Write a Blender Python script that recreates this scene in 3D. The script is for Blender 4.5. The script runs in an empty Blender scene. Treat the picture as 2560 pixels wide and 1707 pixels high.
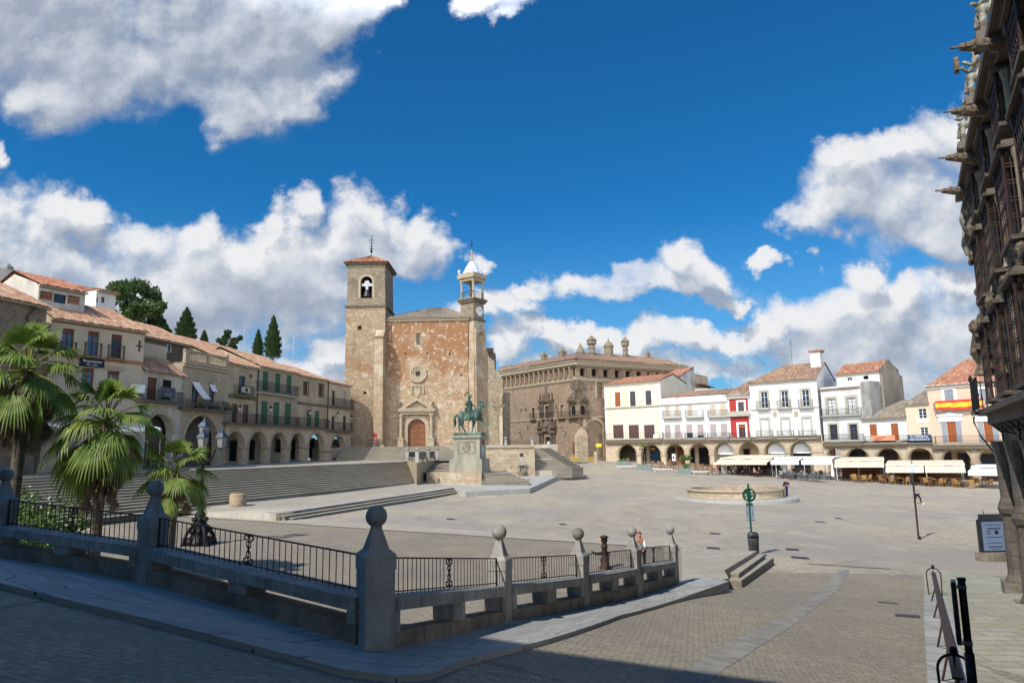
import bpy, bmesh, math, random
from mathutils import Vector, Matrix
from mathutils.geometry import tessellate_polygon
R = math.radians
random.seed(7)
C = bpy.context.scene.collection
SC = bpy.context.scene
# ---------------------------------------------------------------- camera
EYE = Vector((0, 0, 5.0)); FPX = 1767.0
PIT, ROL = math.atan(268 / 1767.0), R(0.93)
FW = Vector((0, math.cos(PIT), math.sin(PIT)))
_r0 = Vector((1, 0, 0)); _u0 = Vector((0, -math.sin(PIT), math.cos(PIT)))
RT = _r0 * math.cos(ROL) - _u0 * math.sin(ROL)
UP = _u0 * math.cos(ROL) + _r0 * math.sin(ROL)
cam = bpy.data.cameras.new('camera'); co = bpy.data.objects.new('camera', cam); C.objects.link(co)
cam.sensor_width = 36; cam.lens = 36 * FPX / 2560; cam.clip_start = 0.05; cam.clip_end = 3000
m = Matrix((RT, UP, -FW)).transposed().to_4x4(); m.translation = EYE; co.matrix_world = m
SC.camera = co
# ---------------------------------------------------------------- light
SUN_AZ = Vector((-0.64, -0.77, 0)).normalized(); SUN_EL = R(47)
SD = Vector((SUN_AZ.x * math.cos(SUN_EL), SUN_AZ.y * math.cos(SUN_EL), math.sin(SUN_EL)))
sl = bpy.data.lights.new('sun', 'SUN'); sl.energy = 3.4; sl.angle = R(0.55); sl.color = (1, .955, .88)
so = bpy.data.objects.new('sun', sl); C.objects.link(so); so.rotation_euler = SD.to_track_quat('Z', 'Y').to_euler()
SC.view_settings.view_transform = 'Standard'; SC.view_settings.look = 'None'
SC.view_settings.exposure = 0.32; SC.view_settings.gamma = 1
SC.cycles.max_bounces = 5; SC.cycles.diffuse_bounces = 4; SC.cycles.glossy_bounces = 2
SC.cycles.transparent_max_bounces = 6; SC.cycles.use_denoising = True

def ray(u, v): return FW * FPX + RT * (u - 1280) - UP * (v - 853.5)
def onz(u, v, z):
    d = ray(u, v); return EYE + d * ((z - EYE.z) / d.z)
def ony(u, v, y):
    d = ray(u, v); return EYE + d * (y / d.y)
def ong(u, v, f):
    z = 0.0
    for _ in range(40):
        p = onz(u, v, z); z = z * .5 + f(p.x, p.y) * .5
    return p
def plaza_h(x, y):
    return .03 - .0236 * x + .0101 * y + .02 * max(0, y - 61) + .55 * math.exp(-((x - 8) ** 2 + (y - 122) ** 2) / 200.0)
def walk_h(x, y):                    # pavement that runs down beside the balustrade
    x = min(x, 9.); y = min(y, 25.); return 3.244 - .247 * x - .0943 * y + .00888 * x * y
def street_h(x, y):
    t = min(1, max(0, (y - 18) / 8)); a = walk_h(x, y) - .08 - .38 * t * t * (3 - 2 * t) - .15 * max(0, y - 24) - .03 * max(0, x - 9)
    b = .03 - .0236 * x + .0101 * y
    return .5 * (a + b + math.sqrt((a - b) ** 2 + .01)) + .004

# ---------------------------------------------------------------- world
def world():
    w = bpy.data.worlds.new('World'); SC.world = w; w.use_nodes = True
    nt = w.node_tree; N = nt.nodes; L = nt.links; N.clear()
    def n(t, **k):
        q = N.new(t)
        for a, b in k.items(): setattr(q, a, b)
        return q
    def mth(op, a, b=None, c=None, clamp=False):
        q = n('ShaderNodeMath', operation=op); q.use_clamp = clamp
        for i, s in enumerate((a, b, c)):
            if s is None: continue
            if isinstance(s, (int, float)): q.inputs[i].default_value = s
            else: L.new(s, q.inputs[i])
        return q.outputs[0]
    sky = n('ShaderNodeTexSky', sky_type='NISHITA'); sky.sun_disc = False
    sky.sun_elevation = SUN_EL; sky.sun_rotation = math.atan2(SUN_AZ.x, SUN_AZ.y)
    sky.air_density = 1.0; sky.dust_density = 0.0; sky.ozone_density = 1.5
    tint = n('ShaderNodeMix', data_type='RGBA', blend_type='MULTIPLY'); tint.inputs[0].default_value = 1; tint.inputs[7].default_value = (.12, .78, 1.28, 1)
    L.new(sky.outputs[0], tint.inputs[6]); hs = n('ShaderNodeMix', data_type='RGBA'); L.new(tint.outputs[2], hs.inputs[6]); hs.inputs[7].default_value = (2.6, 5.2, 8.2, 1)
    tcs = n('ShaderNodeTexCoord'); sps = n('ShaderNodeSeparateXYZ'); L.new(tcs.outputs['Generated'], sps.inputs[0]); mrs = n('ShaderNodeMapRange', interpolation_type='SMOOTHSTEP'); L.new(sps.outputs[2], mrs.inputs[0]); mrs.inputs[1].default_value = .34; mrs.inputs[2].default_value = -.05; mrs.inputs[3].default_value = 0; mrs.inputs[4].default_value = .8; L.new(mrs.outputs[0], hs.inputs[0])
    tc = n('ShaderNodeTexCoord')
    # cloud field laid out over directions of the sky dome
    def g(u, v):
        d = ray(u, v); return d.x / d.y, d.z / d.y
    blobs = [(60,20,300,200),(420,70,330,215),(680,60,200,190),(850,-10,110,130),(560,240,150,75),(150,215,110,75),(720,205,110,60),(330,190,180,90),
             (1235,5,80,60),(1270,70,40,40),(0,370,30,45),
             (20,560,150,110),(190,545,75,62),(330,600,140,75),(520,595,90,70),(590,640,80,70),(170,700,300,110),(450,720,280,130),
             (735,525,62,62),(900,530,105,82),(830,610,150,95),(1040,610,85,62),(960,660,150,60),(620,770,300,95),(690,690,190,95),(400,850,340,60),(780,740,150,55),
             (850,870,90,38),(1185,640,45,35),(1190,800,60,40),
             (1240,765,110,48),(1330,715,50,26),(1430,705,60,40),(1540,705,150,48),(1690,640,100,62),(1770,660,75,55),(1640,720,180,38),(1820,745,60,22),
             (1955,665,42,32),(2400,360,140,95),(2240,390,110,60),(2120,420,90,70),(2260,500,260,105),(2060,545,110,55),(2360,600,180,65),
             (2150,700,90,55),(2440,740,130,60),(2230,785,260,60),(1990,820,180,50),(2420,850,200,80),(1760,850,200,38),(2150,870,320,62),
             (1340,840,110,40),(1450,860,90,35),(1260,860,70,40),(1600,865,180,35),(1600,940,500,50),(2200,960,400,70),(600,930,400,50)]
    grp = bpy.data.node_groups.new('cloud_field', 'ShaderNodeTree')
    grp.interface.new_socket('P', in_out='INPUT', socket_type='NodeSocketVector')
    grp.interface.new_socket('D', in_out='OUTPUT', socket_type='NodeSocketFloat')
    GN = grp.nodes; GL = grp.links
    gi = GN.new('NodeGroupInput'); go = GN.new('NodeGroupOutput')
    def gm(op, *a):
        q = GN.new('ShaderNodeMath'); q.operation = op
        for i, s in enumerate(a):
            if isinstance(s, (int, float)): q.inputs[i].default_value = s
            else: GL.new(s, q.inputs[i])
        return q.outputs[0]
    wn = GN.new('ShaderNodeTexNoise'); wn.inputs['Scale'].default_value = 6; wn.inputs['Detail'].default_value = 8; wn.inputs['Roughness'].default_value = .6
    GL.new(gi.outputs[0], wn.inputs['Vector'])
    vs = GN.new('ShaderNodeVectorMath'); vs.operation = 'SUBTRACT'; vs.inputs[1].default_value = (.5, .5, .5); GL.new(wn.outputs['Color'], vs.inputs[0])
    vm = GN.new('ShaderNodeVectorMath'); vm.operation = 'MULTIPLY_ADD'; vm.inputs[1].default_value = (.26, .22, 0)
    GL.new(vs.outputs[0], vm.inputs[0]); GL.new(gi.outputs[0], vm.inputs[2])
    acc = None
    for (u, v, ru, rv) in blobs:
        x, z = g(u, v); x2 = g(u + ru, v)[0]; z2 = g(u, v - rv)[1]
        s1 = GN.new('ShaderNodeVectorMath'); s1.operation = 'MULTIPLY_ADD'
        sx, sz = 1 / abs(x2 - x), 1 / abs(z2 - z)
        GL.new(vm.outputs[0], s1.inputs[0]); s1.inputs[1].default_value = (sx, sz, 0); s1.inputs[2].default_value = (-x * sx, -z * sz, 0)
        ln = GN.new('ShaderNodeVectorMath'); ln.operation = 'LENGTH'; GL.new(s1.outputs[0], ln.inputs[0])
        if acc is None: acc = ln.outputs['Value']
        else:
            q = GN.new('ShaderNodeMath'); q.operation = 'SMOOTH_MIN'; GL.new(acc, q.inputs[0]); GL.new(ln.outputs['Value'], q.inputs[1]); q.inputs[2].default_value = .45
            acc = q.outputs[0]
    base = gm('SUBTRACT', 1.19, acc)
    sm_ = GN.new('ShaderNodeMath'); sm_.operation = 'SMOOTH_MIN'; GL.new(base, sm_.inputs[0]); sm_.inputs[1].default_value = .62; sm_.inputs[2].default_value = .5; base = sm_.outputs[0]
    n1 = GN.new('ShaderNodeTexNoise'); n1.inputs['Scale'].default_value = 6.5; n1.inputs['Detail'].default_value = 7; n1.inputs['Roughness'].default_value = .58
    GL.new(gi.outputs[0], n1.inputs['Vector'])
    vo = GN.new('ShaderNodeTexVoronoi'); vo.feature = 'F1'; vo.inputs['Scale'].default_value = 17
    vm2 = GN.new('ShaderNodeVectorMath'); vm2.operation = 'MULTIPLY_ADD'; vm2.inputs[1].default_value = (.12, .12, 0)
    GL.new(vs.outputs[0], vm2.inputs[0]); GL.new(gi.outputs[0], vm2.inputs[2]); GL.new(vm2.outputs[0], vo.inputs['Vector'])
    d = gm('MULTIPLY_ADD', gm('SUBTRACT', n1.outputs['Fac'], .47), 1.5, base)
    d = gm('MULTIPLY_ADD', gm('SUBTRACT', .42, vo.outputs['Distance']), .22, d)
    GL.new(d, go.inputs[0])
    sep = n('ShaderNodeSeparateXYZ'); L.new(tc.outputs['Generated'], sep.inputs[0])
    ay = mth('MAXIMUM', mth('ABSOLUTE', sep.outputs[1]), .12)
    gx = mth('DIVIDE', sep.outputs[0], ay); gz = mth('DIVIDE', sep.outputs[2], ay)
    cmb = n('ShaderNodeCombineXYZ'); L.new(gx, cmb.inputs[0]); L.new(gz, cmb.inputs[1])
    def field(off):
        a = n('ShaderNodeVectorMath', operation='ADD'); L.new(cmb.outputs[0], a.inputs[0]); a.inputs[1].default_value = (off[0], off[1], 0)
        q = N.new('ShaderNodeGroup'); q.node_tree = grp; L.new(a.outputs[0], q.inputs[0]); return q.outputs[0]
    d0 = field((0, 0)); d1 = field((-.012, .034))
    def ss(x, a, b):
        q = n('ShaderNodeMapRange', interpolation_type='SMOOTHSTEP'); L.new(x, q.inputs[0]); q.inputs[1].default_value = a; q.inputs[2].default_value = b; return q.outputs[0]
    # bright unseen cloud added overhead and behind the viewer to fill the shade
    over = mth('MAXIMUM', ss(sep.outputs[2], .52, .66), ss(mth('MULTIPLY', sep.outputs[1], -1), -.15, .1))
    d0 = mth('MULTIPLY_ADD', over, 1.1, d0); d1 = mth('MULTIPLY_ADD', over, .35, d1)
    mask = ss(d0, -.02, .62)
    mask = mth('MULTIPLY', mask, ss(sep.outputs[2], -.02, .01))
    # light on the side towards the sun (where there is less cloud above), greyer in the thick lower parts
    lit1 = ss(mth('SUBTRACT', d0, d1), -.36, .42)
    edge = ss(d1, -.1, .9)
    sh = mth('MULTIPLY_ADD', lit1, .58, mth('MULTIPLY_ADD', edge, -.30, .46))
    high = ss(gz, .42, .60)
    sh = mth('MULTIPLY_ADD', high, -.16, sh)
    sh = mth('MULTIPLY_ADD', over, .25, sh); sh = mth('MINIMUM', mth('MAXIMUM', sh, .2), .97)
    cr = n('ShaderNodeValToRGB'); e = cr.color_ramp.elements
    e[0].position = .18; e[0].color = (.36, .42, .53, 1); e[1].position = .9; e[1].color = (.92, .93, .95, 1)
    q = e.new(.5); q.color = (.58, .64, .73, 1)
    L.new(sh, cr.inputs[0])
    # deeper blue away from the horizon, as in the photograph
    bg1 = n('ShaderNodeBackground'); bg1.inputs[1].default_value = .073; L.new(hs.outputs[2], bg1.inputs[0])
    bg2 = n('ShaderNodeBackground'); L.new(mth('MULTIPLY_ADD', over, 3.6, .74), bg2.inputs[1]); L.new(cr.outputs[0], bg2.inputs[0])  # added cloud outside the view is boosted as fill light
    mx = n('ShaderNodeMixShader'); L.new(mask, mx.inputs[0]); L.new(bg1.outputs[0], mx.inputs[1]); L.new(bg2.outputs[0], mx.inputs[2])
    out = n('ShaderNodeOutputWorld'); L.new(mx.outputs[0], out.inputs[0])
world()

# ---------------------------------------------------------------- materials
MATS = {}
class NB:
    def __init__(s, name):
        s.m = bpy.data.materials.new(name); s.m.use_nodes = True; s.N = s.m.node_tree.nodes; s.L = s.m.node_tree.links
        s.N.clear(); s.bs = s.N.new('ShaderNodeBsdfPrincipled'); o = s.N.new('ShaderNodeOutputMaterial'); s.L.new(s.bs.outputs[0], o.inputs[0])
        s.tc = s.N.new('ShaderNodeTexCoord'); MATS[name] = s.m
    def put(s, sock, v):
        if isinstance(v, (int, float)): sock.default_value = v
        elif isinstance(v, tuple): sock.default_value = v if len(v) == 4 or sock.type == 'VECTOR' else v + (1,)
        else: s.L.new(v, sock)
    def noise(s, sc, det=4, rough=.55, vec=None, col=False, dist=0):
        q = s.N.new('ShaderNodeTexNoise'); q.inputs['Scale'].default_value = sc; q.inputs['Detail'].default_value = det; q.inputs['Roughness'].default_value = rough
        q.inputs['Distortion'].default_value = dist
        s.L.new(vec or s.tc.outputs['Object'], q.inputs['Vector']); return q.outputs['Color' if col else 'Fac']
    def mp(s, vec, scale=(1, 1, 1), loc=(0, 0, 0), rot=(0, 0, 0)):
        q = s.N.new('ShaderNodeMapping'); q.inputs['Scale'].default_value = scale; q.inputs['Location'].default_value = loc; q.inputs['Rotation'].default_value = rot
        s.L.new(vec, q.inputs[0]); return q.outputs[0]
    def ramp(s, f, *st):
        q = s.N.new('ShaderNodeValToRGB'); e = q.color_ramp.elements
        e[0].position, e[0].color = st[0][0], st[0][1] + (1,); e[1].position, e[1].color = st[-1][0], st[-1][1] + (1,)
        for p, c in st[1:-1]: z = e.new(p); z.color = c + (1,)
        s.L.new(f, q.inputs[0]); return q.outputs[0]
    def rng(s, f, a, b, c=0., d=1.):
        q = s.N.new('ShaderNodeMapRange'); s.L.new(f, q.inputs[0])
        for i, v in enumerate((a, b, c, d)): q.inputs[i + 1].default_value = v
        return q.outputs[0]
    def mix(s, f, a, b, mode='MIX'):
        q = s.N.new('ShaderNodeMix'); q.data_type = 'RGBA'; q.blend_type = mode
        s.put(q.inputs[0], f); s.put(q.inputs[6], a); s.put(q.inputs[7], b); return q.outputs[2]
    def math(s, op, a, b=0.):
        q = s.N.new('ShaderNodeMath'); q.operation = op; s.put(q.inputs[0], a); s.put(q.inputs[1], b); return q.outputs[0]
    def bump(s, h, st=.5, d=.02):
        q = s.N.new('ShaderNodeBump'); q.inputs['Strength'].default_value = st; q.inputs['Distance'].default_value = d; s.L.new(h, q.inputs['Height'])
        s.L.new(q.outputs[0], s.bs.inputs['Normal'])
    def fin(s, col, rough=.85, metal=0, spec=.3):
        s.put(s.bs.inputs['Base Color'], col); s.put(s.bs.inputs['Roughness'], rough); s.bs.inputs['Metallic'].default_value = metal
        s.bs.inputs['Specular IOR Level'].default_value = spec; return s.m
def c3(h, k=1.):                      # sRGB hex of a paint or stone to linear
    v = [int(h[i:i + 2], 16) / 255 for i in (0, 2, 4)]
    return tuple((x / 12.92 if x < .04 else ((x + .055) / 1.055) ** 2.4) * k for x in v)
def plain(name, col, rough=.6, metal=0, var=.12, sc=3., spec=.3):
    b = NB(name); f = b.noise(sc, 5)
    c = b.mix(b.rng(f, .3, .7), tuple(x * (1 - var) for x in col), tuple(min(1, x * (1 + var)) for x in col)); return b.fin(c, rough, metal, spec)
def plaster(name, col, stain=(.25, .22, .18), amt=.5, sc=.5):
    b = NB(name); uv = b.tc.outputs['UV']
    big = b.noise(sc, 6, .6, b.mp(uv, (1, .45, 1)), dist=.4); fine = b.noise(9, 5, .6, uv)
    c = b.mix(b.math('MULTIPLY', b.rng(big, .42, .78), amt), col, stain)
    c = b.mix(b.rng(fine, .25, .8, 0, .22), c, tuple(x * .6 for x in col)); b.bump(fine, .25, .01); return b.fin(c, .9)
def ashlar(name, c1, c2, mort, bw=.7, bh=.35, stains=(), jag=.02, msize=.012, rough_b=.5, vec='UV', band=None):
    ds = lambda c: tuple(x * .78 + .22 * (.3 * c[0] + .59 * c[1] + .11 * c[2]) for x in c); c1, c2, mort = ds(c1), ds(c2), ds(mort)
    if vec == 'UV' and 'pavement' not in name: c1, c2, mort = (tuple(min(.8, x * 1.13) for x in c) for c in (c1, c2, mort))
    b = NB(name); uv = b.tc.outputs[vec]
    nz = b.noise(1.3, 3, .5, uv, col=True)
    v = b.N.new('ShaderNodeVectorMath'); v.operation = 'MULTIPLY_ADD'; b.L.new(nz, v.inputs[0]); v.inputs[1].default_value = (jag * 4,) * 3; b.L.new(uv, v.inputs[2])
    q = b.N.new('ShaderNodeTexBrick'); b.L.new(v.outputs[0], q.inputs['Vector'])
    q.inputs['Color1'].default_value = c1 + (1,); q.inputs['Color2'].default_value = c2 + (1,); q.inputs['Mortar'].default_value = mort + (1,)
    q.inputs['Scale'].default_value = 1; q.inputs['Brick Width'].default_value = bw; q.inputs['Row Height'].default_value = bh
    q.inputs['Mortar Size'].default_value = msize; q.inputs['Mortar Smooth'].default_value = .3; q.offset = .5; q.squash = 1.3; q.squash_frequency = 3
    fine = b.noise(7, 7, .65, uv); mid = b.noise(2.3, 5, .7, uv); c = b.mix(b.rng(fine, .32, .72, 0, .5), q.outputs['Color'], tuple(x * .45 for x in c1))
    if rough_b >= .5: c = b.mix(b.rng(mid, .48, .68, 0, .42), c, tuple(x * .42 for x in c2)); c = b.mix(b.rng(b.noise(3.7, 4, .6, b.mp(uv, (.6, 1.6, 1))), .56, .68, 0, .4), c, tuple(min(.75, x * 1.5) for x in c1))
    for (scol, sscale, lo, hi, amt, st) in stains:
        f = b.noise(sscale, 7, .62, b.mp(uv, (1, st, 1), (sscale * 3, 1, 0)), dist=.5)
        k = b.rng(f, lo, hi)
        if band and scol is band[0]:        # lichen that grows on the upper courses only
            sp = b.N.new('ShaderNodeSeparateXYZ'); b.L.new(uv, sp.inputs[0]); k = b.rng(b.math('ADD', f, b.rng(sp.outputs[1], band[1], band[2], -.22, .06)), lo, hi)
        c = b.mix(b.math('MULTIPLY', k, amt), c, scol)
    h = b.math('ADD', b.math('MULTIPLY', q.outputs['Fac'], -.8), fine); b.bump(h, rough_b, .03); return b.fin(c, .92)
def glassm(name, col=(.02, .03, .04)):
    b = NB(name); f = b.noise(.8, 2); return b.fin(b.mix(f, col, tuple(x * 2.2 for x in col)), .12, 0, .5)
def tiles(name, cols, grey=.3):
    b = NB(name); uv = b.tc.outputs['UV']
    fl = b.N.new('ShaderNodeVectorMath'); fl.operation = 'FLOOR'; b.L.new(uv, fl.inputs[0])
    wn = b.N.new('ShaderNodeTexWhiteNoise'); wn.noise_dimensions = '2D'; b.L.new(fl.outputs[0], wn.inputs['Vector'])
    cols = [tuple(x * .76 + .20 * (.3 * k[0] + .59 * k[1] + .11 * k[2]) for x in k) for k in cols]; c = b.ramp(wn.outputs['Value'], *[(i / (len(cols) - 1), k) for i, k in enumerate(cols)])
    big = b.noise(.45, 5, .6); c = b.mix(b.rng(big, .42, .72, 0, grey), c, (.13, .115, .1))
    sp = b.N.new('ShaderNodeSeparateXYZ'); b.L.new(uv, sp.inputs[0]); fr = b.math('FRACT', sp.outputs[1]);
    lip = b.rng(fr, .0, .14, 1, 0); c = b.mix(b.math('MULTIPLY', lip, .35), c, (.06, .045, .035))
    b.bump(fr, .5, .05); return b.fin(c, .9)
# ---------------------------------------------------------------- mesh builder
class MB:
    def __init__(s): s.v = []; s.f = []; s.uv = {}
    def add(s, vs, fs, M=None):
        o = len(s.v); s.v += [tuple(M @ Vector(p)) if M else tuple(p) for p in vs]; s.f += [tuple(i + o for i in f) for f in fs]; return s
    def quad(s, *p): return s.add(p, [tuple(range(len(p)))])
    def box(s, x0, x1, y0, y1, z0, z1, M=None, taper=0):
        t = taper
        vs = [(x0, y0, z0), (x1, y0, z0), (x1, y1, z0), (x0, y1, z0), (x0 + t, y0 + t, z1), (x1 - t, y0 + t, z1), (x1 - t, y1 - t, z1), (x0 + t, y1 - t, z1)]
        return s.add(vs, [(0, 3, 2, 1), (4, 5, 6, 7), (0, 1, 5, 4), (1, 2, 6, 5), (2, 3, 7, 6), (3, 0, 4, 7)], M)
    def prism(s, poly, z0, z1):            # poly CCW in xy ; z may be callables
        n = len(poly); f0 = z0 if callable(z0) else (lambda x, y: z0); f1 = z1 if callable(z1) else (lambda x, y: z1)
        vs = [(x, y, f0(x, y)) for x, y in poly] + [(x, y, f1(x, y)) for x, y in poly]
        return s.add(vs, [tuple(range(n - 1, -1, -1)), tuple(range(n, 2 * n))] + [(i, (i + 1) % n, n + (i + 1) % n, n + i) for i in range(n)])
    def tube(s, pts, r, n=6, closed=False, ry=None):
        P = [Vector(p) for p in pts]; rr = r if isinstance(r, (list, tuple)) else [r] * len(P); o = len(s.v)
        ref = Vector((0, 0, 1))
        for i, p in enumerate(P):
            a = P[max(0, i - 1)]; b = P[min(len(P) - 1, i + 1)]; t = (b - a)
            if t.length < 1e-9: t = Vector((0, 0, 1))
            t.normalize(); u = t.cross(ref)
            if u.length < .1: u = t.cross(Vector((0, 1, 0)))
            u.normalize(); w = u.cross(t)
            for k in range(n):
                an = 2 * math.pi * (k + .5) / n; q = p + u * (math.cos(an) * rr[i]) + w * (math.sin(an) * (rr[i] if ry is None else ry[i])); s.v.append(tuple(q))
        for i in range(len(P) - 1):
            for k in range(n): s.f.append((o + i * n + k, o + i * n + (k + 1) % n, o + (i + 1) * n + (k + 1) % n, o + (i + 1) * n + k))
        s.f.append(tuple(o + k for k in range(n))[::-1]); e = o + (len(P) - 1) * n; s.f.append(tuple(e + k for k in range(n))); return s
    def bar(s, a, b, r): return s.tube([a, b], r, 4)
    def lathe(s, prof, c=(0, 0, 0), n=12, sx=1, sy=1, rot=0):
        o = len(s.v)
        for r, z in prof:
            for k in range(n):
                an = 2 * math.pi * k / n + rot; s.v.append((c[0] + r * sx * math.cos(an), c[1] + r * sy * math.sin(an), c[2] + z))
        for i in range(len(prof) - 1):
            for k in range(n): s.f.append((o + i * n + k, o + i * n + (k + 1) % n, o + (i + 1) * n + (k + 1) % n, o + (i + 1) * n + k))
        s.f.append(tuple(o + k for k in range(n))[::-1]); e = o + (len(prof) - 1) * n; s.f.append(tuple(e + k for k in range(n))); return s
    def ball(s, c, r, n=10, sx=1, sy=1, sz=1):
        k = n // 2 + 1
        return s.lathe([(max(.001, r * math.sin(math.pi * i / k)), -r * sz * math.cos(math.pi * i / k)) for i in range(k + 1)], c, n, sx, sy)
    def panel(s, outer, holes, y0, y1, back=True):   # outline in (x,z) with holes, thickness y0..y1 (y0 = outer face)
        loops = [outer] + holes; flat = [p for l in loops for p in l]
        tri = tessellate_polygon([[Vector((p[0], p[1], 0)) for p in l] for l in loops]); o = len(s.v)
        s.v += [(p[0], y0, p[1]) for p in flat]
        def cc(t):
            a, b, c = [flat[i] for i in t]; return (b[0] - a[0]) * (c[1] - a[1]) - (b[1] - a[1]) * (c[0] - a[0])
        for t in tri:
            if abs(cc(t)) < 1e-9: continue
            tt = t if cc(t) > 0 else t[::-1]; s.f.append(tuple(o + i for i in tt))
        if back or holes:
            o2 = len(s.v); s.v += [(p[0], y1, p[1]) for p in flat]
            if back:
                for t in tri:
                    if abs(cc(t)) < 1e-9: continue
                    tt = t if cc(t) < 0 else t[::-1]; s.f.append(tuple(o2 + i for i in tt))
            k = 0
            for li, l in enumerate(loops):
                n = len(l); ar = sum(l[i][0] * l[(i + 1) % n][1] - l[(i + 1) % n][0] * l[i][1] for i in range(n))
                for i in range(n):
                    a, b = k + i, k + (i + 1) % n
                    if (ar > 0) != (li > 0): s.f.append((o + a, o2 + a, o2 + b, o + b))
                    else: s.f.append((o + b, o2 + b, o2 + a, o + a))
                k += n
        return s
    def roof(s, A, B, Cc, D, pitch=.24, h=.05, rows=.42, seg=4):   # A-B eave, D-C ridge
        A, B, Cc, D = map(Vector, (A, B, Cc, D)); L = max((B - A).length, (Cc - D).length); n = max(2, int(L / pitch)); ln = ((D + Cc) / 2 - (A + B) / 2).length; m = max(2, int(ln / rows))
        nn = (B - A).cross(D - A)
        if nn.length < 1e-6: nn = (B - A).cross(Cc - A)
        nn.normalize(); 
        if nn.z < 0: nn = -nn
        o = len(s.v); W = n * seg + 1
        for j in range(m + 1):
            t = j / m
            for i in range(W):
                q = i / (n * seg); p = A.lerp(B, q).lerp(D.lerp(Cc, q), t); ph = (i % seg) / seg
                s.v.append(tuple(p + nn * (h * (.5 + .5 * math.cos(2 * math.pi * ph)) + (.018 * ((i // seg * 7 + j * 3) % 3))))); s.uv[o + j * W + i] = (q * n + .5, t * m)
        for j in range(m):
            for i in range(W - 1):
                a = o + j * W + i; f = (a, a + 1, a + W + 1, a + W)
                s.f.append(f)
        # soffit
        s.add([A, B, Cc, D], [(0, 3, 2, 1)]); return s
    def build(s, name, mat, parent=None, smooth=False, **tags):
        me = bpy.data.meshes.new(name); me.from_pydata(s.v, [], s.f)
        me.materials.append(MATS[mat] if isinstance(mat, str) else mat)
        uvl = me.uv_layers.new(name='UVMap').data
        me.update()
        for p in me.polygons:
            nx, ny, nz = (abs(c) for c in p.normal)
            for li in p.loop_indices:
                vi = me.loops[li].vertex_index
                if vi in s.uv: uvl[li].uv = s.uv[vi]; continue
                x, y, z = me.vertices[vi].co
                uvl[li].uv = (x, y) if nz > .8 else ((x, z) if ny >= nx else (y, z))
        if smooth: me.polygons.foreach_set('use_smooth', [True] * len(me.polygons))
        ob = bpy.data.objects.new(name, me); C.objects.link(ob)
        if parent: ob.parent = parent
        for k, v in tags.items(): ob[k] = v
        return ob
def thing(name, label, cat, loc=(0, 0, 0), rz=0, group=None):
    o = bpy.data.objects.new(name, None); C.objects.link(o); o.location = loc; o.rotation_euler = (0, 0, rz); o.empty_display_size = .3
    o['label'] = label; o['category'] = cat
    if group: o['group'] = group
    return o
def struct(name, mb, mat, smooth=False): return mb.build(name, mat, None, smooth, kind='structure')
def kids(o): return [c for c in bpy.data.objects if c.parent == o]
def dup(root, loc, rz, label, group=None, sc=None):
    ch = CH.get(root.name) or [(c, kids(c)) for c in kids(root)]; CH[root.name] = ch
    r = root.copy(); C.objects.link(r); r.location = loc; r.rotation_euler = (0, 0, rz); r['label'] = label
    if sc: r.scale = sc
    if group: r['group'] = group
    for c, gs in ch:
        d = c.copy(); C.objects.link(d); d.parent = r
        for g in gs: e = g.copy(); C.objects.link(e); e.parent = d
    return r
CH = {}
def arc(cx, cz, r, a0=0, a1=180, n=14, rz=None): return [(cx + r * math.cos(R(a0 + (a1 - a0) * i / n)), cz + (rz or r) * math.sin(R(a0 + (a1 - a0) * i / n))) for i in range(n + 1)]
def archhole(x0, x1, z0, zc, rz=None):     # arched hole: bottom z0, crown zc
    r = (x1 - x0) / 2; h = rz or r; zs = zc - h
    return [(x0, z0), (x1, z0)] + arc((x0 + x1) / 2, zs, r, 0, 180, 14, h)
def rect(x0, x1, z0, z1): return [(x0, z0), (x1, z0), (x1, z1), (x0, z1)]
def text(txt, size, mat, parent, M, name='lettering', ext=.004, align='CENTER'):
    cu = bpy.data.curves.new('t', 'FONT'); cu.body = txt; cu.size = size; cu.extrude = ext; cu.align_x = align; cu.align_y = 'CENTER'; cu.resolution_u = 2
    t = bpy.data.objects.new('t', cu); C.objects.link(t); bpy.context.view_layer.update()
    me = bpy.data.meshes.new_from_object(t.evaluated_get(bpy.context.evaluated_depsgraph_get())); bpy.data.objects.remove(t)
    me.transform(M); me.materials.clear(); me.materials.append(MATS[mat]); o = bpy.data.objects.new(name, me); C.objects.link(o); o.parent = parent; return o
FACE = Matrix.Rotation(R(90), 4, 'X')      # text standing on a facade, read from outside (-y)
# ---------------------------------------------------------------- palette
rust = (.255, .118, .052); blk = (.035, .032, .028); pale = (.52, .46, .36)
ashlar('church_stone', c3('b59c78'), c3('a0845f'), c3('8b7557'), .75, .34, [(pale, .35, .5, .62, .8, 1.), (c3('7a6a52'), .8, .52, .75, .6, .5)], .03, .01)
ashlar('church_rust', c3('b39873'), c3('9e8059'), c3('8e7757'), .6, .3, [(rust, .3, .37, .53, .85, 1.2), (pale, 1.9, .56, .62, .85, .8), (pale, .8, .62, .7, .7, 1.), (c3('6d5a41'), .7, .6, .8, .5, .4)], .03, .01, band=(rust, 11., 19.))
ashlar('tower_stone', c3('ab946f'), c3('93795a'), c3('74644c'), .45, .24, [(rust, .16, .5, .6, .75, 1.), (pale, .9, .55, .68, .7, 1.), (c3('5e523f'), .5, .55, .75, .6, .3)], .05, .014)
ashlar('belfry_stone', c3('98886c'), c3('7d6f58'), c3('5f5443'), .5, .27, [(c3('575044'), .4, .5, .7, .6, 1.), (rust, .3, .6, .72, .5, 1.)], .02, .012)
ashlar('palace_stone', c3('a1886a'), c3('8c7358'), c3('7b664e'), .75, .3, [(c3('6b5944'), .25, .5, .75, .6, .4), (pale, .6, .63, .75, .5, 1.)], .01, .007)
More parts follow.
